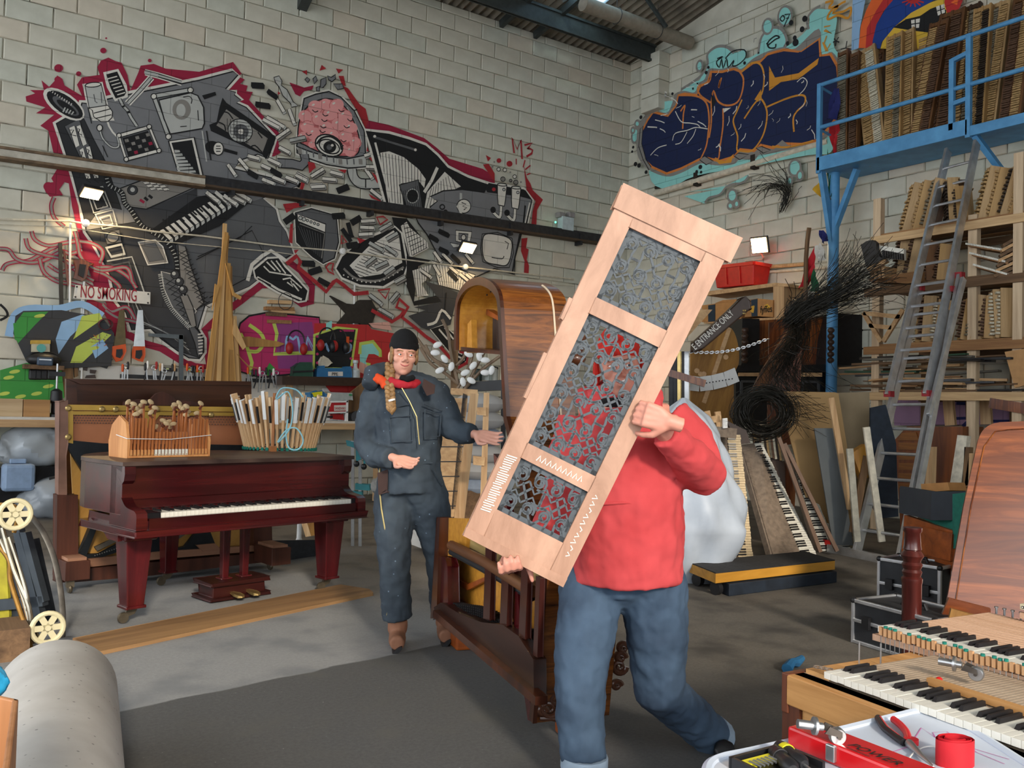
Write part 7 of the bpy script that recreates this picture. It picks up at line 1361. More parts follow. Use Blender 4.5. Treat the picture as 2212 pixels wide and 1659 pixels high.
t = thing('spray_bottle','small clear bottle at the right end of the wall shelf','bottle',BW.w(767,817)); MB().lathe([(.07,0),(.07,.12),(.03,.16),(.025,.22),(.04,.23),(.04,.27),(.0,.27)],BW.w(767,818,.17),Z,12).build('body',mat('bottle_clear','#b9c0c2',.3),t,smooth=True)
onwall(cD('0,1020 50,1000 60,1100 0,1110'),.06,'timber_offcut',OLDZ,'rough timber offcut at the left of the wall shelf','timber'); onwall(cD('60,1005 105,1005 105,1190 62,1190'),.06,'timber_offcut',PINEZ,'pale timber offcut beside the rough one','timber')
# magnetic strips with hand tools
for lab,a,b_,n0,xs in (('left','820,1050','1210,1065',0,[835,850,870,990,1005,1050,1065,1090,1105,1120,1175,1190]),('middle','1260,1062','1395,1068',0,[1275,1290,1310,1325,1345,1370,1385]),('right','1680,1078','1905,1086',0,[1690,1705,1720,1745,1770,1790,1815,1840,1865,1885])):
    t = thing('magnet_strip','black magnetic tool strip on the white board, the '+lab+' one','tool rack',BW.w(*cC(a)[0])); wallbar(BW,cC(a)[0],cC(b_)[0],.05,.03,'bar',BLACK,t,.06)
    for i,x in enumerate(xs):
        y = int(a.split(',')[1])+rb3.uniform(-6,8); L = rb3.choice((.22,.28,.34)); p = BW.w(*cC('%d,%d' % (x,y))[0],.11); tl = rb3.uniform(-.08,.08); k = i % 4
        tt = thing('hand_tool',['steel chisel','ring spanner','screwdriver','file'][k]+' on the '+lab+' magnetic strip, '+ORD[i]+' from the left',['chisel','spanner','screwdriver','file'][k],p,'tools on the magnetic strips')
        MB().beam(p+V((-tl*.3,0,-L*.45)),p+V((tl*.3,0,L*.3)),.018,.008,up=V((0,1,0))).build('blade',STEEL if k != 3 else DARK,tt)
        if k == 1:
            MB().tube([p+V((.03*math.cos(a_*.7),0,L*.33+.03*math.sin(a_*.7))) for a_ in range(9)],.008,6,closed=True).build('ring',STEEL,tt)
        else: MB().lathe([(.010,0),(.016,.02),(.016,.08),(.010,.10)],p+V((0,0,L*.28)),Z,8).build('handle',[ORG,STEEL,EARR,BLACK][k] if rb3.random() < .5 else [WHITE,STEEL,BLACK,PINE][k],tt)
for lab,q_,m_ in (('black spirit level above the magnetic strips','1090,990 1210,998 1210,1018 1092,1012',BLACK),('yellow spirit level right of the black one','1285,1000 1390,1008 1390,1024 1285,1018',YEL)):
    t = thing('spirit_level',lab,'level',BW.w(370,800)); onwall(cC(q_),.03,'bar',m_,parent=t,d=.08,bev=.003); c0 = cC(q_); onwall([(c0[0][0]+14,c0[0][1]+2),(c0[0][0]+20,c0[0][1]+2.3),(c0[0][0]+20,c0[0][1]+5),(c0[0][0]+14,c0[0][1]+4.6)],.02,'vial',mat('vial','#cfd8a0',.2),parent=t,d=.095)
for i,q_ in enumerate(('570,985 600,990 595,1015 568,1010','615,1005 660,1010 650,1035 615,1030','590,1045 650,1040 655,1065 580,1065')): onwall(cC(q_),.02,'wood_template',BROWN,'little dark wooden template at the left of the tool board, '+ORD[i]+' from the top','template')
# white cubby with boxes, router, drill case on the bench to the right
P = Pl((0,BY+.12,0),(1,0,0)); t = thing('small_cubby','small white cubby of boxes on the bench beside the woman','shelf',onb(720)); CB = lambda pts,t_,nm,m_,d=0,bev=0,tt=None: solid(P,cD(pts),t_,nm,m_,tt or t,d,bev)
CB('330,1220 480,1218 480,1230 330,1232',.3,'shelf',WHITE); CB('330,1295 480,1292 480,1300 330,1305',.3,'shelf',WHITE); CB('470,1215 482,1215 480,1362 468,1362',.3,'side',WHITE); CB('330,1225 480,1225 480,1360 330,1360',.02,'back',WHITE,-.28)
t = thing('red_box','red and white cardboard box lettered SANDVIKS in the cubby','box',P.w(735,890)); CB('340,1232 468,1230 470,1290 340,1295',.2,'body',mat('box_red','#b02026',.6),-.02,0,t); CB('385,1250 465,1248 465,1285 385,1288',.004,'pale_panel',SGN,-.012,0,t); text('SANDVIKS','lettering',P.w(*cD('388,1278')[0],-.006),V((1,0,0)),Z,.035,MATS['box_red'],t,condense=.7)
t = thing('drill','red cordless drill in the lower cubby','drill',P.w(735,905)); CB('380,1315 445,1312 448,1345 380,1340',.1,'body',EARR,-.05,.01,t); CB('345,1325 385,1320 385,1335 345,1336',.05,'chuck',BLACK,-.06,0,t)
t = thing('clear_case','clear grey plastic case on top of the cubby','case',P.w(740,860)); CB('345,1165 505,1170 510,1212 345,1218',.2,'body',mat('case_clear','#a9aeaa',.35),-.02,.01,t); CB('490,1172 508,1174 508,1185 490,1185',.02,'green_latch',mat('latch_green','#3a8a5a',.5),.0,0,t)
t = thing('blue_drill_case','blue drill case with yellow latch beside the clear case','case',P.w(685,862)); CB('225,1170 300,1155 330,1175 330,1205 230,1215',.2,'body',BC,-.02,.015,t); CB('240,1168 300,1160 300,1180 250,1188',.05,'yellow_latch',YEL,.0,.01,t)
onwall(cD('310,1135 430,1135 430,1158 310,1158'),.04,'wall_socket',WHITE,'white double socket under the wall shelf','socket'); t = thing('machine_vice','dark bench machine with a motor at the right of the cubby','machine',P.w(770,905)); CB('480,1310 560,1290 590,1300 590,1352 480,1352',.2,'body',DARK,-.05,.01,t); MB().cyl(P.w(*cD('545,1330')[0],.0),P.w(*cD('545,1330')[0],-.2),.09).build('motor',BLACK,t); CB('480,1180 600,1080 600,1300 480,1300',.05,'case_side',OLDZ,-.2,0,t)
# under the bench: white wall paint shows; bags and tubs at the left
PBG = glassy('clear_bag','#b9c0c6',.22,.95); PBG2 = glassy('grey_bag','#9aa0a6',.25,.95)
def blob(name,label,cat,c0,r,m_,seed,amp=.085):
    rr = random.Random(seed); ph = [rr.uniform(0,6) for _ in range(6)]; q = MB()
    def f(a,b_):
        th,la = a*2*math.pi,(b_-.5)*math.pi; k = 1+amp*(math.sin(3*th+ph[0]+3*la)+.7*math.sin(5*th+ph[1]-4*la)+.6*math.sin(9*th+ph[2]+7*la)+.4*math.sin(14*th+9*la+ph[3])); z = math.sin(la); z = max(z,-.75)
        return c0+V((r[0]*k*math.cos(la)*math.cos(th),r[1]*k*math.cos(la)*math.sin(th),r[2]*(z+.75)))
    q.grid(f,36,18,True); return q.build(name,m_,label=label,cat=cat,smooth=True)
blob('plastic_bag','large clear plastic bag of stuffing under the left end of the bench','bag',V((1.38,11.5,.55)),(.38,.30,.28),PBG,1); blob('plastic_bag','grey bulging plastic bag on the floor under the bench','bag',V((1.62,11.15,0)),(.40,.34,.26),PBG2,2); MB().bx(.6,2.6,11.25,11.9,0,.55).build('storage_chest',BLACKW,label='dark low chest under the bench',cat='chest')
P = Pl((0,11.2,0),(1,0,0)); t = thing('blue_canister','pale blue plastic canister under the bench','canister',V((1.15,11.15,.3))); CN = mat('canister_blue','#8fa6c4',.4); a = P.w(35,1022); MB().hexa([V((a.x+x,11.1+y,z)) for z in (.30,.60) for x,y in ((-.15,-.1),(.17,-.1),(.17,.12),(-.15,.12))]).build('body',CN,t,bev=.04); MB().box(V((a.x,11.1,.63)),(.16,.10,.05)).build('cap',CN,t,bev=.01)
t = thing('black_basket','black rubber tub with loop handles at the left edge','tub',FL(28,1110)); c0 = FL(28,1110)+V((0,0,0)); MB().lathe([(.20,0),(.26,.30),(.275,.30),(.275,.27)],c0,Z,20).build('tub',BLACK,t,smooth=True)
for s_,k in ((-.1,.22),(.15,-.2)): MB().tube([c0+_rh*(s_+.11*math.cos(a))+_fh*k*.6+Z*(.29+.12*math.sin(a)) for a in [math.pi*i/8 for i in range(9)]],.018,8).build('handle',BLACK,t,smooth=True)
t = thing('bag_strap','black webbing strap trailing over the grey bag','strap',FL(95,1100)); MB().tube([V((1.45,10.8,.45)),V((1.62,10.75,.50)),V((1.70,10.75,.35)),V((1.66,10.72,.12)),V((1.5,10.7,.10))],.02,6,flat=.25).build('webbing',BLACK,t,smooth=True)
blob('blanket_heap','pale blanket heap on the floor behind the woman','blanket',V((5.9,11.2,0)),(.34,.25,.26),mat('blanket_pale','#a5a4a0',.9,var=.15,sc=9),5,.10)
# teal sash clamps hung at the end of the bench
TEAL = mat('clamp_teal','#2c7078',.5); P = SP(8.4)
for i,(x,y0,y1) in enumerate(((762,952,1060),(778,958,1045))):
    t = thing('sash_clamp','teal sash clamp standing beyond the grand piano, '+['left','right'][i]+' one','clamp',P.w(x,1080)); stick(P,(x,y0),(x,1186),.03,.02,'bar',STEEL,t); solid(P,[(x-14,y0),(x+16,y0+6),(x+18,y0+40),(x+8,y0+44),(x+6,y0+16),(x-12,y0+10)],.04,'jaw',TEAL,t,d=.02,bev=.004); solid(P,[(x-10,y1),(x+20,y1+2),(x+20,y1+14),(x-10,y1+12)],.05,'foot',TEAL,t,d=.02,bev=.004); MB().ball(P.w(x+8,y0+50,.03),.03,8,6).build('knob',BLACK,t)

def speckle(m_,sc,a,b_,k):             # small flecks: darker (k < 1) or paler (k > 1) than the ground
    nt = m_.node_tree; vo = _n(nt,'ShaderNodeTexVoronoi'); vo.inputs['Scale'].default_value = sc; tc = _n(nt,'ShaderNodeTexCoord'); mr = _n(nt,'ShaderNodeMapRange'); mr.inputs['From Min'].default_value = a; mr.inputs['From Max'].default_value = b_; mr.inputs['To Min'].default_value = k; mr.inputs['To Max'].default_value = 1; s_ = _n(nt,'ShaderNodeVectorMath',operation='SCALE'); L = nt.links.new
    L(tc.outputs['Object'],vo.inputs['Vector']); L(vo.outputs['Distance'],mr.inputs['Value']); L(nt.nodes['Color Ramp'].outputs['Color'],s_.inputs[0]); L(mr.outputs[0],s_.inputs['Scale']); L(s_.outputs[0],nt.nodes['Principled BSDF'].inputs['Base Color'])

# ================================================================ grand piano case standing on end
CL_,CR_ = FL(932,1335,.14),FL(1155,1560,.10); PG = VP(V((CL_.x,CL_.y,0)),V((CR_.x,CR_.y,0))); wd = V((-PG.u.y,PG.u.x,0))
if wd.dot(_rh) < 0: wd = -wd
WC = .33; RW2 = wood('rosewood_side','#241005','#8a5422',wd,20,.32,2.6,.3,.03,'#6b3c16',.90); RWD = wood('rosewood_edge','#200e07','#5a2c16',(0,0,1),10,.3,.8,.4,.02); MAP = mat('birdseye_maple','#c8862f',.3,var=.14,sc=30,c2='#d99a3c',coat=.3); DKB = wood('dark_plank','#1f100a','#40231a',PG.u,10,.35); GRB2 = wood('grey_lining','#3c3230','#574a45',(0,0,1),10,.6)
gc = thing('grand_piano_case','rosewood grand piano case standing on end with rounded tail at the top','piano',V((CR_.x,CR_.y,0)))
outer = [(1153,1562),(1166,1400),(1176,1240),(1140,1080),(1096,900),(1083,665)]+[(q.x,q.y) for q in spl([V((x,y,0)) for x,y in ((1083,665),(1078,632),(1062,610),(1035,600),(1008,612),(990,640),(984,680),(983,758))],4)][1:]
OW = PG.W(outer); ctr = sum(OW,V((0,0,0)))/len(OW)
def inset(pts,d):
    r = []
    for i,p in enumerate(pts):
        tg = (pts[min(i+1,len(pts)-1)]-pts[max(i-1,0)]).normalized(); r.append(p+PG.n.cross(tg)*d*(-1 if PG.n.cross(tg).dot(V((0,0,1))*-.2-PG.u) < 0 and i < 6 else (-1 if PG.n.cross(tg).dot(ctr-p) < 0 else 1)))
    return r
def shell(P0,P1,off0,off1,name,m_,par=gc):
    q = MB()
    for i in range(len(P0)-1): q.hexa([P0[i]+wd*off0,P0[i+1]+wd*off0,P0[i+1]+wd*off1,P0[i]+wd*off1,P1[i]+wd*off0,P1[i+1]+wd*off0,P1[i+1]+wd*off1,P1[i]+wd*off1])
    return q.build(name,m_,par)
I1,I2 = inset(OW,.022),inset(OW,.034); shell(OW,I1,.012,WC,'rim',RW2); shell(inset(OW,-.004),inset(OW,.036),-.006,.012,'rim_edge',RWD); shell(I1[4:],I2[4:],.012,WC,'maple_lining',MAP); shell(inset(OW[5:],.10),inset(OW[5:],.108),.2,.212,'inlay_line',PINE)
W_ = lambda s_,d=0: PG.W(pp(s_),d)
def G(s_,t_,nm,m_,d=0,bev=0): return solid(PG,pp(s_),t_,nm,m_,gc,d,bev)
G('1012,672 1035,664 1060,668 1078,690 1080,762 1012,760',.02,'tail_panel',GRB2,-.20); G('1020,680 1030,672 1052,668 1075,682 1076,692 1050,680 1030,684',.04,'arch_rail',ORW,-.16); G('1010,700 1018,690 1020,762 1008,762',.03,'brass_edge',MAP,-.05); G('984,748 1082,758 1082,766 984,758',.2,'tail_bottom',RWD,-.02)
for x,y in ((1043,627),(1052,637),(1040,640),(1030,645),(1060,630),(1028,655)): MB().ball(PG.w(x,y,-.12),.005,6,4).build('peg_hole',DARK,gc)
G('1066,980 1084,1000 1150,1560 1140,1555 1075,1110',.03,'inner_edge',MAHL,.0)
G('942,1118 1010,1120 1005,1205 940,1198',.02,'maple_panel',MAP,-.02); G('930,1335 944,1118 950,1118 948,1200 944,1335',.08,'cheek_edge',RWD,.03,.003); G('944,1200 962,1205 968,1225 970,1330 936,1338',.06,'cheek',MAHL,.015,.004); G('1002,1120 1090,1140 1090,1240 990,1200',.02,'lid_board',GRB2,-.10)
G('960,1195 1165,1250 1165,1430 962,1310',.02,'sound_board',MAP,-.12); G('985,1152 1000,1150 1170,1240 1170,1262 985,1168',.08,'pale_ledge',wood('pale_ledge','#8a7040','#c9ae72',PG.u,14),-.04)
MB().tube([PG.w(975,1178,.02),PG.w(1050,1215,.03),PG.w(1150,1278,.0)],.026,12).build('leather_roll',wood('leather','#4a2a14','#83512a',PG.u,8),gc,smooth=True); MB().tube([PG.w(975,1192,.0),PG.w(1050,1232,.0),PG.w(1150,1290,-.02)],.018,8).build('black_pad',BLACK,gc,smooth=True)
G('968,1240 1010,1262 1050,1245 1052,1252 1010,1275 966,1252',.02,'bridge',ORW,-.09); q = MB(); rr = random.Random(8)
for r in range(5):
    for i in range(44): x = 964+i*4.6; y = 1282+r*5+(x-964)*.40+6*math.sin(i*.22); p = PG.w(x,y,-.06); q.cyl(p,p+PG.n*.05-wd*.006,.0042,n=5)
q.build('tuning_pins',DARK,gc,kind='stuff'); G('950,1300 965,1292 1165,1395 1165,1425 960,1315',.08,'pin_block',wood('pin_block','#7a5228','#a87a45',PG.u,14),-.06)
for a,b_,c_,d_ in ((1050,1063,1165,1340),(1086,1100,1198,1352),(1127,1140,1225,1380),(1158,1166,1245,1420)): G('%d,%d %d,%d %d,%d %d,%d' % (a,c_,b_,c_+4,b_-4,d_,a-6,d_-6),.022,'iron_strut',mat('strut_brown','#3a140c',.35,var=.2,coat=.3),.03,.004)
G('938,1312 952,1302 990,1325 1040,1345 1085,1350 1120,1375 1153,1425 1155,1522 940,1332',.05,'key_bed',DKB,.04,.004); G('936,1318 1156,1505 1156,1524 934,1332',.05,'bed_lip',RWD,.075,.006)
for x,y in ((1000,1398),(1240,1590)): p = FL(x,y,0); MB().box(p+Z*.06,(.14,.12,.12),basis(PG.u,PG.n,Z)).build('foot_block',ORW,gc,bev=.012)
SD = Pl(CR_+PG.n*.02,wd); CARV = mat('carved_wood','#4a2a1a',.35,var=.25,coat=.3)
def scroll(P,x,y,r,s_,n=22,turns=1.6): return [P.w(x+r*(1-i/n*.85)*math.cos(s_*i/n*turns*6.283),y+r*(1-i/n*.85)*math.sin(s_*i/n*turns*6.283),.012) for i in range(n+1)]
SB0 = Pl(OW[0]-PG.u*.004,wd)
if SB0.n.dot(EYE-OW[0]) < 0: SB0.n = -SB0.n
for x,y,r,s_ in ((1185,1530,20,1),(1200,1512,14,-1),(1172,1536,10,-1)): MB().tube(scroll(SB0,x,y,r,s_),[.012-.006*i/22 for i in range(23)],8).build('carved_scroll',CARV,gc,smooth=True)
MB().tube([SB0.w(x,y,.01) for x,y in ((1165,1552),(1190,1552),(1225,1560))],.010,8).build('carved_rail',CARV,gc,smooth=True)
E2 = OW[0]+wd*(WC+.02); SB1 = Pl(E2,wd)
for i,(x,y,r,s_) in enumerate(((1337,1440,16,1),(1345,1400,12,-1),(1332,1480,10,-1),(1340,1420,12,-1))): MB().tube(scroll(SB1,x,y,r,s_),[.013-.006*i/22 for i in range(23)],8).build('carved_scroll',CARV,gc,smooth=True)
for k in range(4): MB().ball(OW[7]+wd*(WC+.04+.01*(k % 2))-Z*(.10+.05*k),(.05,.05,.035),10,6).build('carved_leaf',CARV,gc,smooth=True)
TWN = mat('string_pale','#cbb9a0',.8); i0 = 5; q = [OW[j]+wd*(WC*.78)+(OW[j]-I1[j]).normalized()*.004 for j in range(4,14)]; MB().tube(q,.005,6).build('binding_string',TWN,gc,smooth=True)
# ================================================================ things behind the woman
P = SP(7.6); t = thing('pallet_frame','rough wooden frame of boards leaning behind the woman','frame',P.w(985,1150))
for q_,m_ in (('975,838 1032,842 1032,856 972,852',PINE),('1016,850 1034,850 992,1219 968,1219',PINEZ),('950,860 1010,860 975,1219 945,1219',PINE),('1000,850 1010,852 985,1100 975,1100',DARK)): solid(P,pp(q_),.03,'board',m_,t,d=.01 if m_ is PINEZ else 0)
for i in range(7): solid(P,pp('950,%d 1004,%d 1004,%d 950,%d' % (900+i*32,900+i*32,902+i*32,902+i*32)),.004,'board_gap',DARK,t,d=.006)
P = SP(8.2); t = thing('blanket_stack','stack of pale striped blankets behind the piano case','blankets',P.w(1040,1060)); STR = mat('striped_cloth','#b7b5b3',.9,var=.08,sc=5)
for i in range(6): y = 1052-i*36; c0 = P.w(1035,y,0); MB().ball(c0,(.24,.22,.10),16,8,basis(_rh,_fh,Z)).build('blanket',STR if i % 3 else mat('blue_grey_cloth','#8d98a8',.9),t,smooth=True)
solid(P,pp('985,1060 1085,1060 1085,1200 985,1200'),.5,'blanket_crate',OLDW,d=.2,label='dark slatted crate under the blankets',cat='crate')
P = SP(7.2); t = thing('pine_prop','pale pine batten with cross blocks standing beside the blankets','batten',P.w(1040,1200)); solid(P,pp('1045,848 1057,848 1046,1238 1032,1238'),.03,'batten',PINEZ,t); solid(P,pp('1030,880 1050,880 1050,898 1030,896'),.05,'cross_block',PINE,t,d=.02); solid(P,pp('1022,985 1048,988 1046,1006 1022,1004'),.05,'cross_block',PINE,t,d=.02)
P = SP(9.2); t = thing('branch_sculpture','fan of branches hung with white felts behind the piano case','sculpture',P.w(1010,845)); BRK = wood('branch_bark','#5b4a3a','#86705a',(0,0,1),12)
for q_ in ('918,745 935,775 965,790 995,805','908,750 930,785 960,805 990,830','955,690 968,720 975,770 990,830','1000,850 1030,790 1055,745 1075,700','985,845 1010,800 1022,760 1028,700','995,850 1040,800 1080,770','985,790 1003,770 1012,735','900,730 930,770 965,800'): MB().tube([P.w(v.x,v.y) for v in spl([V((*p,0)) for p in pp(q_)],3)],.018,7).build('branch',BRK,t,smooth=True)
for i,(x,y) in enumerate(((940,762),(960,775),(975,792),(950,800),(1012,765),(1035,770),(1022,790),(1048,778),(1060,755),(1062,800),(1005,805),(1018,822),(1000,825),(1040,760),(1048,805),(1015,735),(1065,740),(945,745))): MB().ball(P.w(x,y,.05),(.05,.015,.032),8,6,basis(_rh,_fh,Z) @ MX.Rotation(i*.9,3,'Y')).build('white_felt',WHITE,t,smooth=True)
solid(P,pp('975,735 990,735 988,850 973,850'),.05,'dark_upright',OLDZ,label='dark upright post among the branches',cat='post',d=-.05)
t = thing('low_black_shelf','black shelf behind the piano case holding a coffee pot','shelf',P.w(1040,1000)); solid(P,pp('1000,826 1092,820 1092,842 1000,846'),.3,'board',BLACKW,t,d=-.1); solid(P,pp('1082,842 1092,842 1092,1166 1082,1166'),.3,'leg',BLACKW,t,d=-.1); solid(P,pp('1000,846 1010,846 1010,1166 1000,1166'),.3,'leg',BLACKW,t,d=-.1)
t = thing('coffee_pot','glass coffee pot with a black handle on the black shelf','coffee pot',P.w(1050,822,-.2)); c0 = P.w(1052,822,-.2); MB().lathe([(.06,0),(.065,.15),(.055,.17)],c0,Z,14).build('jug',mat('jug_glass','#9aa39c',.15),t,smooth=True); MB().tube([c0+_rh*.06+Z*.02,c0+_rh*.11+Z*.03,c0+_rh*.11+Z*.14,c0+_rh*.06+Z*.15],.010,6).build('handle',BLACK,t)
for i,x in enumerate((1032,1068)): MB().lathe([(.04,0),(.04,.12),(.03,.13)],P.w(x,823,-.2),Z,12).build('jar',mat('jar%d' % i,('#3a4a44','#a8a89c')[i],.3),label=('dark green','pale')[i]+' jar on the black shelf beside the coffee pot',cat='jar',smooth=True)
t = thing('heater','white electric heater standing on the floor behind the woman','heater',FL(910,1185)); P = VP(FL(885,1175),FL(925,1190)); solid(P,pp('893,1095 915,1100 928,1150 922,1190 884,1176'),.12,'body',WHITE,t,bev=.012); solid(P,pp('908,1165 920,1140 925,1150 914,1182'),.02,'grille',DARK,t,d=.012)
# dark yoke hung on the wall
onwall(cD('360,500 470,555 520,560 560,530 640,530 680,600 660,650 640,700 600,730 560,690 480,690 385,720 470,620'),.06,'wooden_yoke',mat('yoke_dark','#2c2620',.7,var=.3),'dark wooden yoke hung on the mural above the ear defenders','yoke',d=.04)
# ================================================================ foreground left
RLM = mat('underlay','#bcb8b2',.95,var=.06,sc=6,c2='#c9c6c1'); speckle(RLM,26,.07,.13,.45)
ra = PD(122,1515,3.35); ra.z = .21; rb_ = PD(60,1900,1.75); rb_.z = .21; d = (rb_-ra).normalized(); t = thing('carpet_roll','thick grey speckled roll of underlay on the floor at the left','roll',V((ra.x,ra.y,0)))
MB().lathe([(.0,0),(.17,.0),(.20,.012),(.21,.04),(.21,(rb_-ra).length)],ra,d,40).build('roll',RLM,t,smooth=True)
MB().tube([ra-d*.002+(V((0,0,1))*math.sin(a*.5)+d.cross(Z).normalized()*math.cos(a*.5))*(.02+.0042*a) for a in range(40)],.004,5).build('spiral_end',mat('roll_edge','#77736d',.95),t)
t = thing('wooden_crate','orange-brown wooden crate corner in the bottom left foreground','crate',PD(5,1700,1.7)); P = SP(1.7); CRT = wood('crate_wood','#8a5a36','#b98258',(0,0,1),14); dz = PD(44,1510,1.62).z
c0 = PD(40,1507,1.62); c1 = PD(-160,1500,1.72); c2 = PD(10,1700,1.15); e1,e2 = (c1-c0),(c2-c0); e1.z = e2.z = 0; e1.normalize(); e2.normalize(); zb = .42
for a,ed,nm in ((c0,e1,'end'),(c0,e2,'side')): o_ = e2 if nm == 'end' else e1; L = .5 if nm == 'end' else .75; MB().hexa([V((p.x,p.y,z)) for z in (zb,dz) for p in (a,a+ed*L,a+ed*L+o_*.016,a+o_*.016)]).build(nm,CRT,t,bev=.003)
MB().hexa([V((p.x,p.y,z)) for z in (zb,zb+.015) for p in (c0,c0+e1*.5,c0+e1*.5+e2*.75,c0+e2*.75)]).build('base',CRT,t); far = [c0+e1*.5,c0+e1*.5+e2*.75]; MB().hexa([V((p.x,p.y,z)) for z in (zb,dz) for p in (far[0],far[1],far[1]-e1*.016,far[0]-e1*.016)]).build('side',CRT,t)
q0 = c0+e1*.25+e2*.37; MB().bx(q0.x-.3,q0.x+.2,q0.y-.3,q0.y+.1,0,zb).build('crate_stand',OLDW,label='low wooden stand carrying the foreground crate',cat='stand')
MB().box(V((c0.x,c0.y,zb+.10))+e1*.10+e2*.18,(.02,.30,.17),basis(e1,e2,Z)).build('papers',WHITE,label='sheaf of white papers in the foreground crate',cat='papers'); blob('blue_bag','bright blue plastic bag behind the foreground crate','bag',PD(-22,1505,1.75),(.03,.03,.035),mat('bag_blue','#2b9ac8',.4),12,.08)
# folded trolley with cream wheels
P = SP(4.35,-8); t = thing('folded_trolley','upturned metal trolley with two cream wheels at the left edge','trolley',FL(60,1440)); CRM = mat('cream_plastic','#cfc5a0',.5,var=.06); CHR = mat('chrome_tube','#a9a394',.25,.9,var=.2); GLD = mat('gilt_tube','#9a7238',.35,.7,var=.3)
for x,y,rx,ry in ((33,1111,25,38),(103,1356,26,39)):
    c0 = P.w(x,y,.08); R = ry*4.3/FPX; ax = (P.n*.72+_rh*.69).normalized(); d,sd,u = frame(ax)
    w_ = MB().tube([c0+(sd*math.cos(a*.2618)+u*math.sin(a*.2618))*(R-.013) for a in range(24)],.013,8,closed=True).build('wheel_rim',CRM,t,smooth=True)
    MB().lathe([(.015,-.014),(.015,.014)],c0,ax,12).build('hub',CRM,w_)
    for k in range(6): a = k*1.047; MB().beam(c0,c0+(sd*math.cos(a)+u*math.sin(a))*(R-.018),.03,.008,up=ax).build('spoke',CRM,w_)
for q_,r,m_ in (('0,1090 40,1100 30,1150',.012,GLD),('-10,1170 20,1210 22,1250 40,1310 60,1370 75,1450',.013,GLD),('5,1140 30,1230 62,1310 70,1380',.013,CHR),('20,1160 45,1235 60,1290 58,1320',.009,CHR),('-10,1118 35,1112',.008,GLD),('-20,1388 100,1358',.009,CHR),('72,1345 85,1395 60,1405 -20,1425',.008,CHR),('-20,1402 66,1378',.008,GLD),('0,1165 40,1260 75,1390',.010,CHR)): MB().tube([P.w(v.x,v.y,.03) for v in spl([V((*p,0)) for p in pp(q_)],4)],r,8).build('tube',m_,t,smooth=True)
P = SP(4.6,-8); t = thing('machine_hulk','old black and yellow machine casing with a curved metal rim at the left edge','machine',FL(20,1420)); YLP = mat('worn_yellow','#9a9024',.7,var=.3,sc=10)
MB().tube([P.w(v.x,v.y,0) for v in spl([V((*p,0)) for p in ((58,1105),(90,1145),(115,1200),(130,1270),(136,1340),(132,1400),(120,1425))],5)],.022,8,flat=.5).build('curved_rim',mat('worn_rim','#6a6660',.5,.4,var=.4,sc=14),t,smooth=True)
solid(P,pp('-60,1170 22,1175 50,1300 75,1420 -60,1440'),.25,'casing',mat('casing_dark','#2b3036',.6,.2,var=.3),t,d=-.06); solid(P,pp('-60,1190 12,1190 20,1330 5,1400 -60,1400'),.02,'yellow_panel',YLP,t,d=-.04)
for q_ in ('25,1140 40,1140 88,1330 70,1335','-60,1300 90,1288 92,1310 -60,1325','40,1150 55,1150 95,1300 85,1305'): solid(P,pp(q_),.05,'steel_rail',mat('rail_grey','#3f464d',.5,.4),t,d=-.02)
P = SP(4.75); MB().bx(*sorted((FL(10,1420).x-.4,FL(10,1420).x+.1)),FL(10,1420).y-.1,FL(10,1420).y+.2,0,.16).build('timber_sleeper',OLDW,label='dark timber sleeper under the old machine',cat='timber')

# ================================================================ the carried panel
PP_ = SP(2.92,6); FRW = wood('panel_frame','#96705a','#bd937b',(.4,.2,.9),10,.5,.6,.1,.02); SLT = mat('fret_grey','#4a5157',.6,var=.12)
cBL,cBR,cTR,cTL = PP_.W(((1008,1140),(1224,1250),(1590,510),(1352,400)))
def fp(s_,t_,d=0): return cBL.lerp(cBR,s_).lerp(cTL.lerp(cTR,s_),t_)+PP_.n*d
pan = thing('fretwork_panel','carried wooden piano panel with grey fretwork windows tilted across the man','panel',fp(.5,0))
def bar(s0,s1,t0,t1,name,m_=FRW,d=0,th=.022,par=pan): return MB().prism([fp(s_,t_,d) for s_,t_ in ((s0,t0),(s1,t0),(s1,t1),(s0,t1))],-PP_.n*th).build(name,m_,par,bev=.003)
bar(0,.17,0,.93,'stile'); bar(.83,1,0,.93,'stile'); bar(.17,.83,.0,.075,'rail'); bar(.17,.83,.225,.265,'rail'); bar(.17,.83,.645,.69,'rail'); bar(-.02,1.05,.93,1.0,'top_rail',th=.028,d=.003); bar(.17,.83,.90,.93,'rail'); bar(.0,1.0,-.022,0,'bottom_lip',d=.004); bar(-.03,0,.37,.50,'hinge_block'); bar(-.03,0,.60,.66,'hinge_block')
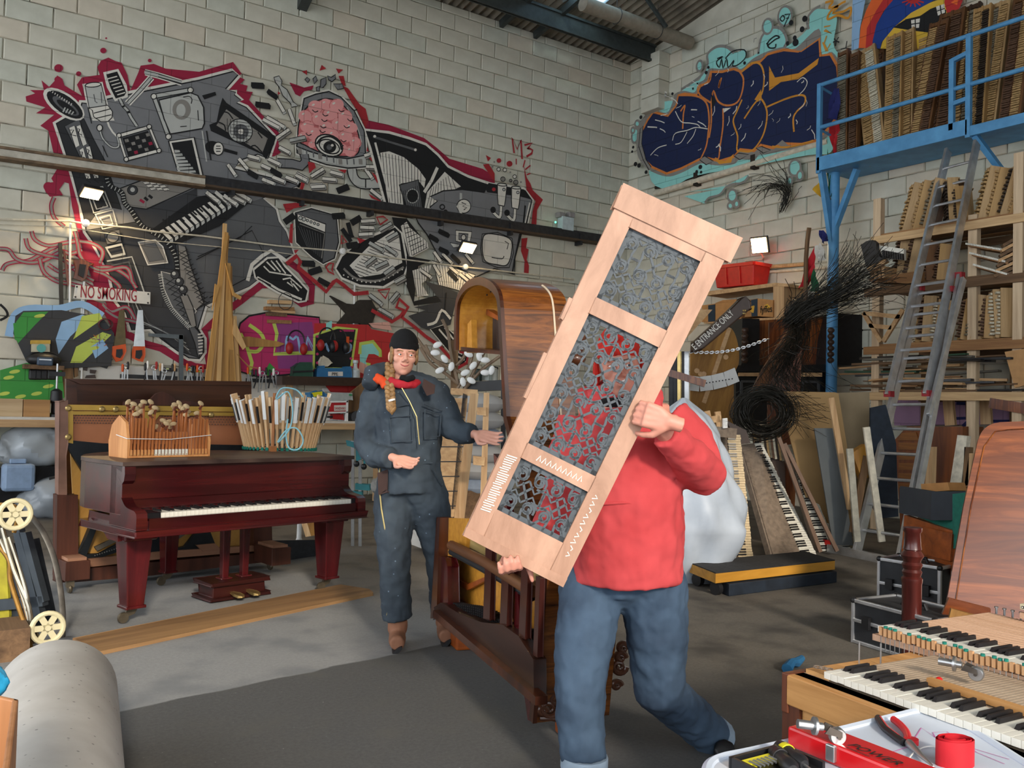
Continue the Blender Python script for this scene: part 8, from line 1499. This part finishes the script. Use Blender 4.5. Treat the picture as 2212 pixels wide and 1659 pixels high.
def fret(t0,t1,nr,nc,seed):
    q = MB(); s0,s1 = .17,.83; W0 = (fp(s1,.5)-fp(s0,.5)).length; H0 = (fp(.5,t1)-fp(.5,t0)).length
    def P3(x,y): return fp(s0+(s1-s0)*x,t0+(t1-t0)*y,-.010)
    def rib(pts,w_):
        k = len(q.v); q.ribbon(pts,w_,PP_.n); n = len(q.v)-k; top = q.v[k:]; q.v += [p-PP_.n*.005 for p in top]; m = n//2
        for i in range(m-1): a = k+2*i; q.f += [(a,a+2,a+2+n,a+n),(a+1,a+1+n,a+3+n,a+3),(a+n,a+1+n,a+3+n,a+2+n)]
    for a,b_ in (((0,0),(1,0)),((1,0),(1,1)),((1,1),(0,1)),((0,1),(0,0))): rib([P3(*a),P3(*b_)],.038)
    cw,ch = 1/nc,1/nr; A = (cw*W0)/(ch*H0)
    for r in range(nr):
        for c in range(nc):
            x0,y0 = (c+.5)*cw,(r+.5)*ch; sx = -1 if c % 2 else 1; sy = -1 if r % 2 else 1
            E = lambda a,k: P3(x0+.5*cw*k*math.cos(a),y0+.5*ch*k*math.sin(a)*min(1,A))
            rib([E(a*.5236,.46) for a in range(13)],.009); rib([E(sx*(a*.55)+1,.08+.055*a) for a in range(15)],.008)
            for k in range(4): a0 = k*1.571+.785; rib([P3(x0+cw*.5*math.cos(a0)*f*1.41+cw*.13*math.sin(f*6.28)*sx,y0+ch*.5*math.sin(a0)*f*1.41+ch*.10*math.sin(f*6.28)*sy) for f in (.3,.45,.6,.75,.9,1)],.008)
            rib([P3(x0-cw*.5,y0+ch*.5*sy*.2),P3(x0,y0+ch*.44*sy),P3(x0+cw*.5,y0+ch*.5*sy*.2)],.007)
    return q.build('fretwork',SLT,pan)
fret(.075,.225,2,4,1); fret(.265,.645,6,4,2); fret(.69,.90,3,4,3)
CHK = mat('chalk_white','#d9d2c8',.9); rr = random.Random(3)
sc = thing  # marks of old glue and chalk on the frame
for i in range(26): t0 = .06+i*.0062; MB().ribbon([fp(.035+rr.uniform(0,.02),t0,.0025),fp(.135+rr.uniform(-.02,.01),t0+.004,.0025)],.004,PP_.n).build('glue_mark',CHK,pan)
for i in range(10): t0 = .05+i*.018; MB().ribbon([fp(.90+.02*math.sin(i*2),t0,.0015),fp(.93,t0+.006,.0015),fp(.90,t0+.012,.0015)],.004,PP_.n).build('chalk_writing',CHK,pan)
for i in range(9): s0 = .30+i*.05; MB().ribbon([fp(s0,.236,.0015),fp(s0+.02,.252,.0015),fp(s0+.035,.238,.0015)],.004,PP_.n).build('chalk_writing',CHK,pan)
# ================================================================ people
def person(name,label,prims,skin,voxel,origin):
    q = MB(); prims(q); o = q.build(name,skin,None,label,'person',origin=origin); return organic(o,voxel)
def organic(o,voxel,smooth=5,disp=0,size=.08):
    r = o.modifiers.new('remesh','REMESH'); r.mode = 'VOXEL'; r.voxel_size = voxel; r.use_smooth_shade = True
    s_ = o.modifiers.new('smooth','SMOOTH'); s_.iterations = smooth; s_.factor = .6
    if disp:
        tx = bpy.data.textures.new('folds','CLOUDS'); tx.noise_scale = size; tx.noise_depth = 2; d_ = o.modifiers.new('folds','DISPLACE'); d_.texture = tx; d_.strength = disp; d_.mid_level = .5; d_.texture_coords = 'LOCAL'
    return o
def cloth(name,q,m_,par,voxel=.011,smooth=5,disp=.02,size=.09,label=None): return organic(q.build(name,m_,par,label),voxel,smooth,disp,size)
def hand(q,w_,d,n,side,curl,L=1.0,splay=.0,thumb=.5):
    d = d.normalized(); n = (n-d*n.dot(d)).normalized(); s_ = d.cross(n)*side
    for i in range(4): q.tube([w_,w_+d*.045*L+s_*((1.5-i)*.017*L),w_+d*.09*L+s_*((1.5-i)*.021*L)],[.021*L,.016*L,.0125*L],8)
    q.tube([w_-d*.04,w_+d*.02],[.025*L,.024*L],10)
    for i,ln in enumerate((.072,.082,.077,.060)):
        p = w_+d*.09*L+s_*((1.5-i)*.0215*L); a = 0; pts = [p-d*.01]; dd = d+s_*((1.5-i)*splay)
        for k,f in enumerate((.45,.32,.23)): a += curl[k]; p = p+(dd*math.cos(a)+n*math.sin(a))*(ln*f*L); pts.append(p)
        q.tube(pts,[.0095*L,.0095*L,.0088*L,.0072*L],8); q.ball(pts[-1],.0072*L,8,6)
    b_ = w_+d*.02*L+s_*.024*L; t1 = b_+(d*.55+s_*.75+n*thumb*.4).normalized()*.042*L; t2 = t1+(d*.85+s_*.25+n*thumb).normalized()*.034*L; t3 = t2+(d*.9+n*thumb*1.2).normalized()*.026*L; q.tube([w_+d*.005,b_,t1,t2,t3],[.018*L,.017*L,.0125*L,.0108*L,.008*L],8); q.ball(t3,.008*L,8,6)
def head_axes(yaw,tilt):
    f = (-_fh*math.cos(yaw)+_rh*math.sin(yaw)).normalized(); r = Z.cross(-f); r = -f.cross(Z) if False else (Z.cross(f)*1).normalized(); u = Z.copy(); r2 = r*math.cos(tilt)+u*math.sin(tilt); return r2,f.cross(r2),f
def head(q,c,r,u,f,k=1.0):
    R3 = basis(r,f,u); at = lambda a,b_,d: c+r*a*k+u*b_*k+f*d*k; B = lambda a,b_,d,s_: q.ball(at(a,b_,d),V(s_)*k,16,12,R3)
    B(0,.03,-.005,(.074,.093,.092)); B(0,-.045,.018,(.058,.072,.072)); B(0,-.092,.050,(.027,.026,.024)); B(0,-.06,.055,(.04,.032,.03))
    for s_ in (-1,1): B(s_*.034,-.022,.055,(.030,.028,.028)); B(s_*.078,-.012,-.008,(.010,.018,.030)); B(s_*.03,.022,.072,(.026,.014,.010)); B(s_*.013,-.036,.095,(.010,.010,.008))
    q.tube([at(0,.012,.086),at(0,-.012,.098),at(0,-.032,.108)],[.008*k,.010*k,.0125*k],10); B(0,-.058,.080,(.024,.010,.008)); B(0,-.071,.078,(.020,.010,.007))
    q.tube([at(0,-.05,-.02),at(0,-.13,-.022),at(0,-.21,-.03)],[.052*k,.050*k,.062*k],14); return at
def face(o,at,k,lip,brow,smile,teeth=False):
    for s_ in (-1,1):
        e = MB().ball(at(s_*.031,-.001,.0735),.0115*k,12,8).build('eye',WHITE,o,smooth=True); MB().ball(at(s_*.031+.002,-.001,.0800),.0060*k,10,8).build('iris',mat('iris','#3a4a52',.3),e)
        [MB().tube([at(s_*(.031+x),e_*.0085-e_*.28*abs(x)-.001,.0815-x*x*20) for x in (-.015,-.007,0,.007,.015)],.0048*k,6).build('eyelid',o.data.materials[0],o,smooth=True) for e_ in (1,-1)]; MB().tube([at(s_*(.031+x),.021-.2*abs(x)+.001,.083) for x in (-.017,0,.017)],.003*k,6).build('eyebrow',brow,o,smooth=True)
    MB().tube([at(x,-.0635+smile*x*x*18,.0885-x*x*14) for x in (-.025,-.015,0,.015,.025)],[.0015,.004,.005,.004,.0015],6).build('lips',lip,o,smooth=True)
    if teeth: MB().tube([at(x,-.063+smile*x*x*18,.092-x*x*14) for x in (-.017,0,.017)],[.003,.005,.003],6).build('teeth',WHITE,o)
SKW = mat('skin_pale','#d29a86',.5,var=.06,sc=30); SKM = mat('skin_ruddy','#c98b78',.5,var=.08,sc=30); LIP = mat('lip','#b0605c',.5); HAIR = mat('hair_blonde','#8a6a44',.6,var=.4,sc=60); NAVC = mat('coverall_navy','#2e3843',.85,var=.14,sc=7,bump=.15,c2='#3c4751'); speckle(NAVC,21,.04,.10,5); KNIT = mat('black_knit','#0d0e11',.95,var=.3,sc=60)
# ---- woman
DW = 4.93; w = lambda x,y,d=0: PD(x,y,DW+d); gw = FL(870,1380)
r,u,f = head_axes(rad(14),rad(-3)); hc = w(872,768,-.02)
sL,eL,wL = w(812,862,.02),w(793,960,.02),w(845,990,-.20); sR,eR,wR = w(940,855,.02),w(978,925,-.05),w(1022,938,-.14); pe = w(883,1040,.02)
hpL,knL,anL = w(852,1075),w(852,1222,-.06),w(859,1345,-.02); hpR,knR,anR = w(925,1075),w(952,1200,.05),w(962,1322,.15); anR.z = max(anR.z,.1)
def wbody(q):
    global at_w
    at_w = head(q,hc,r,u,f,.98)
    q.tube([w(876,840,.03),w(878,930,.02),pe],[.13,.12,.14],14); q.tube([sL,eL,wL],[.045,.04,.027],10); q.tube([sR,eR,wR],[.045,.04,.027],10); q.tube([sL,w(876,850,.03),sR],.05,10); q.tube([pe,hpL,knL,anL],[.1,.08,.055,.042],12); q.tube([pe,hpR,knR,anR],[.1,.08,.055,.042],12)
    hand(q,wL+IR*.02,(_rh*.9-_fh*.4-Z*.25),(-_fh*.5+Z*.4+_rh*.1),1,(.25,.35,.3),.98,.06); hand(q,wR+IR*.01,(_rh*.95-_fh*.25-Z*.18),(-_fh*.75+Z*.5),1,(.1,.2,.2),.98,.08)
wo = person('person','woman in navy coveralls and black knitted hat beside the grand piano',wbody,SKW,.0048,gw); face(wo,at_w,.98,LIP,HAIR,1.0)
q = MB(); q.tube([w(876,838,.03),w(879,880,.02),w(882,940,.02),w(884,1000,.02),w(887,1060,.02)],[.145,.185,.186,.175,.19],20,flat=1.0); q.tube([sL,w(800,910,.03),eL,w(812,985,-.08),wL],[.085,.085,.078,.068,.058],14); q.tube([sR,w(962,890,.0),eR,w(998,935,-.1),wR],[.085,.082,.074,.064,.055],14); q.tube([w(818,850,.02),w(876,832,.03),w(936,845,.02)],[.082,.10,.082],12); q.ball(sL,.09); q.ball(sR,.09)
q.tube([w(868,1050),hpL,w(850,1150,-.03),knL,w(855,1290,-.03),w(859,1335,-.02)],[.13,.118,.105,.088,.085,.085],16); q.tube([w(908,1050),hpR,w(940,1150,.03),knR,w(958,1270,.1),anR],[.13,.118,.10,.088,.085,.085],16); cloth('coveralls',q,NAVC,wo,.010,3,.022,.06)
t0 = lambda x,y,d: w(x,y,d); ZIP = mat('zip_brass','#a89a6a',.4,.6)
MB().tube([w(x,y,-.205+abs(y-950)*.0002) for x,y in ((868,838),(885,868),(900,900),(903,930),(906,960))],.003,6).build('zip',ZIP,wo); MB().tube([w(x,y,d) for x,y,d in ((824,985,-.06),(818,1040,-.10),(824,1100,-.11),(838,1180,-.13),(840,1260,-.11),(836,1330,-.09))],.0045,6).build('leg_zip',ZIP,wo)
BRC = mat('collar_brown','#3c2b28',.9); RDS = mat('scarf_red','#a81e2c',.85,var=.12); ORL = mat('orange_lining','#c8451c',.85)
q = MB(); q.tube([hc+r*(.078*math.cos(a))+f*(.085*math.sin(a)+.015)-Z*(.145+.02*math.sin(a)) for a in [i*.4488 for i in range(14)]],.026,10,closed=True); cloth('red_scarf',q,RDS,wo,.008,3,.012,.03); q = MB(); q.tube([hc+r*x+f*d-Z*z for x,d,z in ((-.03,.105,.125),(.01,.115,.135),(.05,.10,.12))],.018,8); cloth('black_bandana',q,KNIT,wo,.008,3,.01,.03)
q = MB(); q.tube([hc+r*x+f*d-Z*z for x,d,z in ((-.19,.02,.19),(-.165,-.02,.12),(-.10,-.08,.10),(.0,-.12,.10),(.08,-.08,.13))],[.045,.06,.06,.055,.04],12); cloth('hood',q,NAVC,wo,.01,4,.012,.05); q = MB(); q.tube([hc+r*x+f*d-Z*z for x,d,z in ((-.165,.035,.165),(-.145,.02,.13),(-.115,.04,.15),(-.10,.07,.19))],.026,8); cloth('hood_lining',q,ORL,wo,.009,3,.01,.04)
q = MB(); q.prism([w(915,818,-.16),w(940,832,-.15),w(938,850,-.17),w(922,855,-.19),w(912,835,-.18)],FWD*.012).build('collar',BRC,wo)
def beanie(nm,m_,o,c,r,u,f,prof,k=1.0): MB().grid(lambda a,b_: (lambda R_,h_: c+r*(R_*.90*math.cos(a*6.283))+f*(R_*1.09*math.sin(a*6.283)-.004)+u*h_)(*prof(b_)),28,18,True).build(nm,m_,o,smooth=True)
crown = lambda b_: (.0865*max(0,math.cos(max(0,b_-.35)/.65*1.5708))**.55,-.01+.125*b_*k_)
cuff = lambda b_: (.087+.0055*math.sin(b_*3.14),-.006+.042*b_)
k_ = 1.0
u2 = (u-f*.16).normalized(); beanie('knitted_hat',KNIT,wo,hc+u*.042-f*.006,r,u2,f,crown); beanie('hat_cuff',KNIT,wo,hc+u*.036-f*.006,r,u2,f,cuff)
q = MB(); [q.ball(hc+r*(s_*.068)+f*.012+u*z,(.012,.032,.04),10,8,basis(r,f,u)) for s_ in (-1,1) for z in (.02,-.01)]; q.build('hair',HAIR,wo,smooth=True,kind='stuff')
q = MB(); bp0 = [w(843,790,-.02),w(841,825,-.10),w(843,858,-.19),w(845,885,-.21)]; S = spl(bp0,7)
for i,p in enumerate(S): q.ball(p+IR*(.010 if i % 2 else -.010),(.019-.0002*i,.017,.024),10,8,basis(IR,FWD,IU) @ MX.Rotation(.6 if i % 2 else -.6,3,'Y'))
q.build('braid',HAIR,wo,smooth=True,kind='stuff'); MB().tube([w(846,862,-.215),w(847,866,-.215)],.019,10).build('hair_tie',WHITE,wo); MB().lathe([(.016,0),(.022,.03),(.014,.06),(.002,.075)],w(845,866,-.21),V((.1,0,-1)),12).build('braid_end',HAIR,wo,smooth=True)
BOOT = mat('boot_tan','#8a5f48',.7,var=.2,sc=8)
for an,g in ((anL,FL(862,1383)),(anR,None)):
    q = MB(); b0 = an.copy(); b0.z = .05 if g is None else .05; fw_ = (-_fh*.95+_rh*.12); q.tube([an+Z*.02,b0+Z*.03],[.058,.055],12); q.tube([b0-fw_*.06,b0+fw_*.08,b0+fw_*.16],[.048,.048,.04],12); cloth('boot',q,BOOT,wo,.008,4,.006,.05); MB().tube([b0-fw_*.09-Z*.038,b0+fw_*.08-Z*.038,b0+fw_*.18-Z*.038],[.040,.046,.036],12,flat=.3).build('boot_sole',BLACK,wo)
pk = lambda s_,d,m_=NAVC,nm='pocket': MB().prism([w(x,y,d) for x,y in pp(s_)],FWD*.05).build(nm,m_,wo,bev=.012)
for s_ in ('835,885 888,872 888,905','842,902 890,898 892,952 846,956 842,902','915,872 955,888','918,885 952,896 950,942 918,946 918,885','840,1005 935,1000','935,1012 955,1050'): MB().tube([w(x,y,-.188+((x-882)/380)**2*2.6+(.02 if y > 990 else 0)) for x,y in pp(s_)],.0035,6).build('stitched_seam',NAVC,wo)
pk('820,1025 834,1020 838,1062 822,1064',-.13,BRC,'knee_patch')
# ---- man
DM = 3.3; w2 = lambda x,y,d=0: PD(x,y,DM+d); gm = FL(1300,1690); HOOD = mat('hoodie_red','#b5393c',.9,var=.10,sc=6,bump=.12,c2='#c2474a'); JEAN = mat('denim','#26364a',.85,var=.2,sc=5,bump=.15,c2='#42566c'); REDK = mat('red_knit','#b8271e',.95,var=.2,sc=50)
r,u,f = head_axes(rad(-6),rad(4)); hm_ = w2(1338,792,-.02)
s1,e1_,h1 = w2(1440,905,.02),w2(1518,1025,-.08),w2(1418,915,-.36); s2,e2_,h2 = w2(1258,910,.0),w2(1215,1080,-.10),w2(1148,1200,-.27)
hA,kA,aA = w2(1278,1270),w2(1252,1490,-.16),w2(1262,1640,-.20); hB,kB,aB = w2(1412,1270),w2(1425,1490,-.02),w2(1540,1590,.22); fB = FL(1562,1640)
def mbody(q):
    global at_m
    at_m = head(q,hm_,r,u,f,1.0); q.tube([w2(1340,880,.02),w2(1345,1050),w2(1350,1230)],[.14,.14,.14],14); q.tube([s1,e1_,h1],[.05,.042,.03],10); q.tube([s2,e2_,h2],[.05,.042,.03],10); q.tube([s2,w2(1340,890,.02),s1],.06,10); q.tube([w2(1345,1240),hA,kA,aA],[.12,.09,.06,.045],12); q.tube([w2(1345,1240),hB,kB,aB],[.12,.09,.06,.045],12)
    st = fp(1.0,.46); hand(q,st+PP_.n*.055+_rh*.07-Z*.01,-_rh*.9+Z*.25,_fh,1,(.9,.9,.6),1.05,0,.7)
    q.tube([h1,st+PP_.n*.055+_rh*.09-Z*.01],[.03,.028],10)
    bt = fp(.48,-.02); hw = bt-PP_.n*.085+Z*.0; hand(q,hw,PP_.n*.9-Z*.42,Z+_rh*-.25,-1,(.75,1.0,.7),1.0,0,-1.2); q.tube([h2,hw],[.03,.026],10)
mo = person('person','smiling man in red hoodie, beanie and jeans carrying the fretwork panel',mbody,SKM,.0048,gm); face(mo,at_m,1.0,LIP,mat('brow_grey','#6a5a50',.8),1.8,True)
q = MB(); q.tube([w2(1340,880,.02),w2(1345,940,.02),w2(1350,1060),w2(1352,1160),w2(1353,1250)],[.15,.205,.215,.218,.212],20); q.tube([s1,w2(1492,960,.0),e1_,w2(1485,985,-.2),h1+(e1_-h1)*.18],[.10,.095,.085,.07,.052],14); q.tube([s2,w2(1232,1000,-.03),e2_,h2+(e2_-h2)*.15],[.10,.09,.078,.05],14); q.tube([w2(1275,895,.0),w2(1340,868,.03),w2(1420,888,.03)],[.085,.12,.085],12); cloth('hoodie',q,HOOD,mo,.010,3,.022,.08)
q = MB(); q.tube([hm_+r*x+f*d-Z*z for x,d,z in ((-.10,.05,.17),(-.12,-.04,.12),(0,-.12,.08),(.12,-.05,.11),(.12,.05,.16))],[.035,.055,.06,.055,.035],12); cloth('hood',q,HOOD,mo,.01,4,.012,.05)
MB().tube([w2(x,y,-.213+((x-1352)/580)**2*2.2) for x,y in pp('1262,1165 1285,1120 1300,1088 1345,1086 1390,1088 1402,1120 1425,1160 1430,1200')],.006,8).build('front_pocket',HOOD,mo,smooth=True)
q = MB(); q.tube([hm_+r*(.07*math.cos(a))+f*(.075*math.sin(a)+.005)-Z*.135 for a in [i*.4488 for i in range(14)]],.022,10,closed=True); cloth('black_collar',q,KNIT,mo,.009,3,.008,.03)
q = MB(); q.tube([w2(1290,1215),w2(1345,1222),w2(1400,1215)],.16,14); q.tube([w2(1310,1235),hA,w2(1262,1380,-.09),kA,w2(1254,1570,-.18),aA],[.145,.125,.11,.092,.085,.082],16); q.tube([w2(1390,1235),hB,w2(1420,1380,-.02),kB,w2(1482,1540,.10),aB],[.145,.13,.115,.096,.085,.08],16); cloth('jeans',q,JEAN,mo,.010,3,.020,.05)
CUF = mat('denim_cuff','#8ea0b2',.9); MB().tube([aA+Z*.012,aA-Z*.03],[.084,.084],16).build('jeans_cuff',CUF,mo,smooth=True); dB = (aB-w2(1482,1540,.10)).normalized(); MB().tube([aB-dB*.015,aB+dB*.03],[.083,.083],16).build('jeans_cuff',CUF,mo,smooth=True)
k_ = 1.05; u2 = (u-f*.10).normalized(); beanie('knitted_beanie',REDK,mo,hm_+u*.045-f*.006,r,u2,f,crown); beanie('beanie_cuff',REDK,mo,hm_+u*.04-f*.006,r,u2,f,cuff)
q = MB(); [q.ball(hm_+r*(s_*.086)-u*.02-f*.005,(.014,.03,.05),10,8,basis(r,f,u)) for s_ in (-1,1)]; q.build('beanie_flaps',REDK,mo,smooth=True,kind='stuff')
SHO = mat('black_leather','#101114',.4,var=.3)
q = MB(); a0 = aA.copy(); a0.z = .06; fw_ = -_fh*.97+_rh*-.05; q.tube([aA,a0+Z*.02],[.06,.055],12); q.tube([a0-fw_*.06,a0+fw_*.09,a0+fw_*.19],[.05,.05,.042],12); cloth('shoe',q,SHO,mo,.008,4,.004,.05); q = MB(); d2 = (fB+Z*.05-aB).normalized(); q.tube([aB-d2*.03,aB+dB*.09,aB+dB*.11-Z*.09,fB+Z*.045-_fh*.02],[.06,.055,.05,.042],12); cloth('shoe',q,SHO,mo,.008,4,.004,.05); MB().tube([aB+dB*.15,aB+dB*.155-Z*.10,fB+Z*.03+_rh*.03],[.04,.045,.035],10,flat=.35).build('shoe_sole',BLACK,mo,smooth=True)
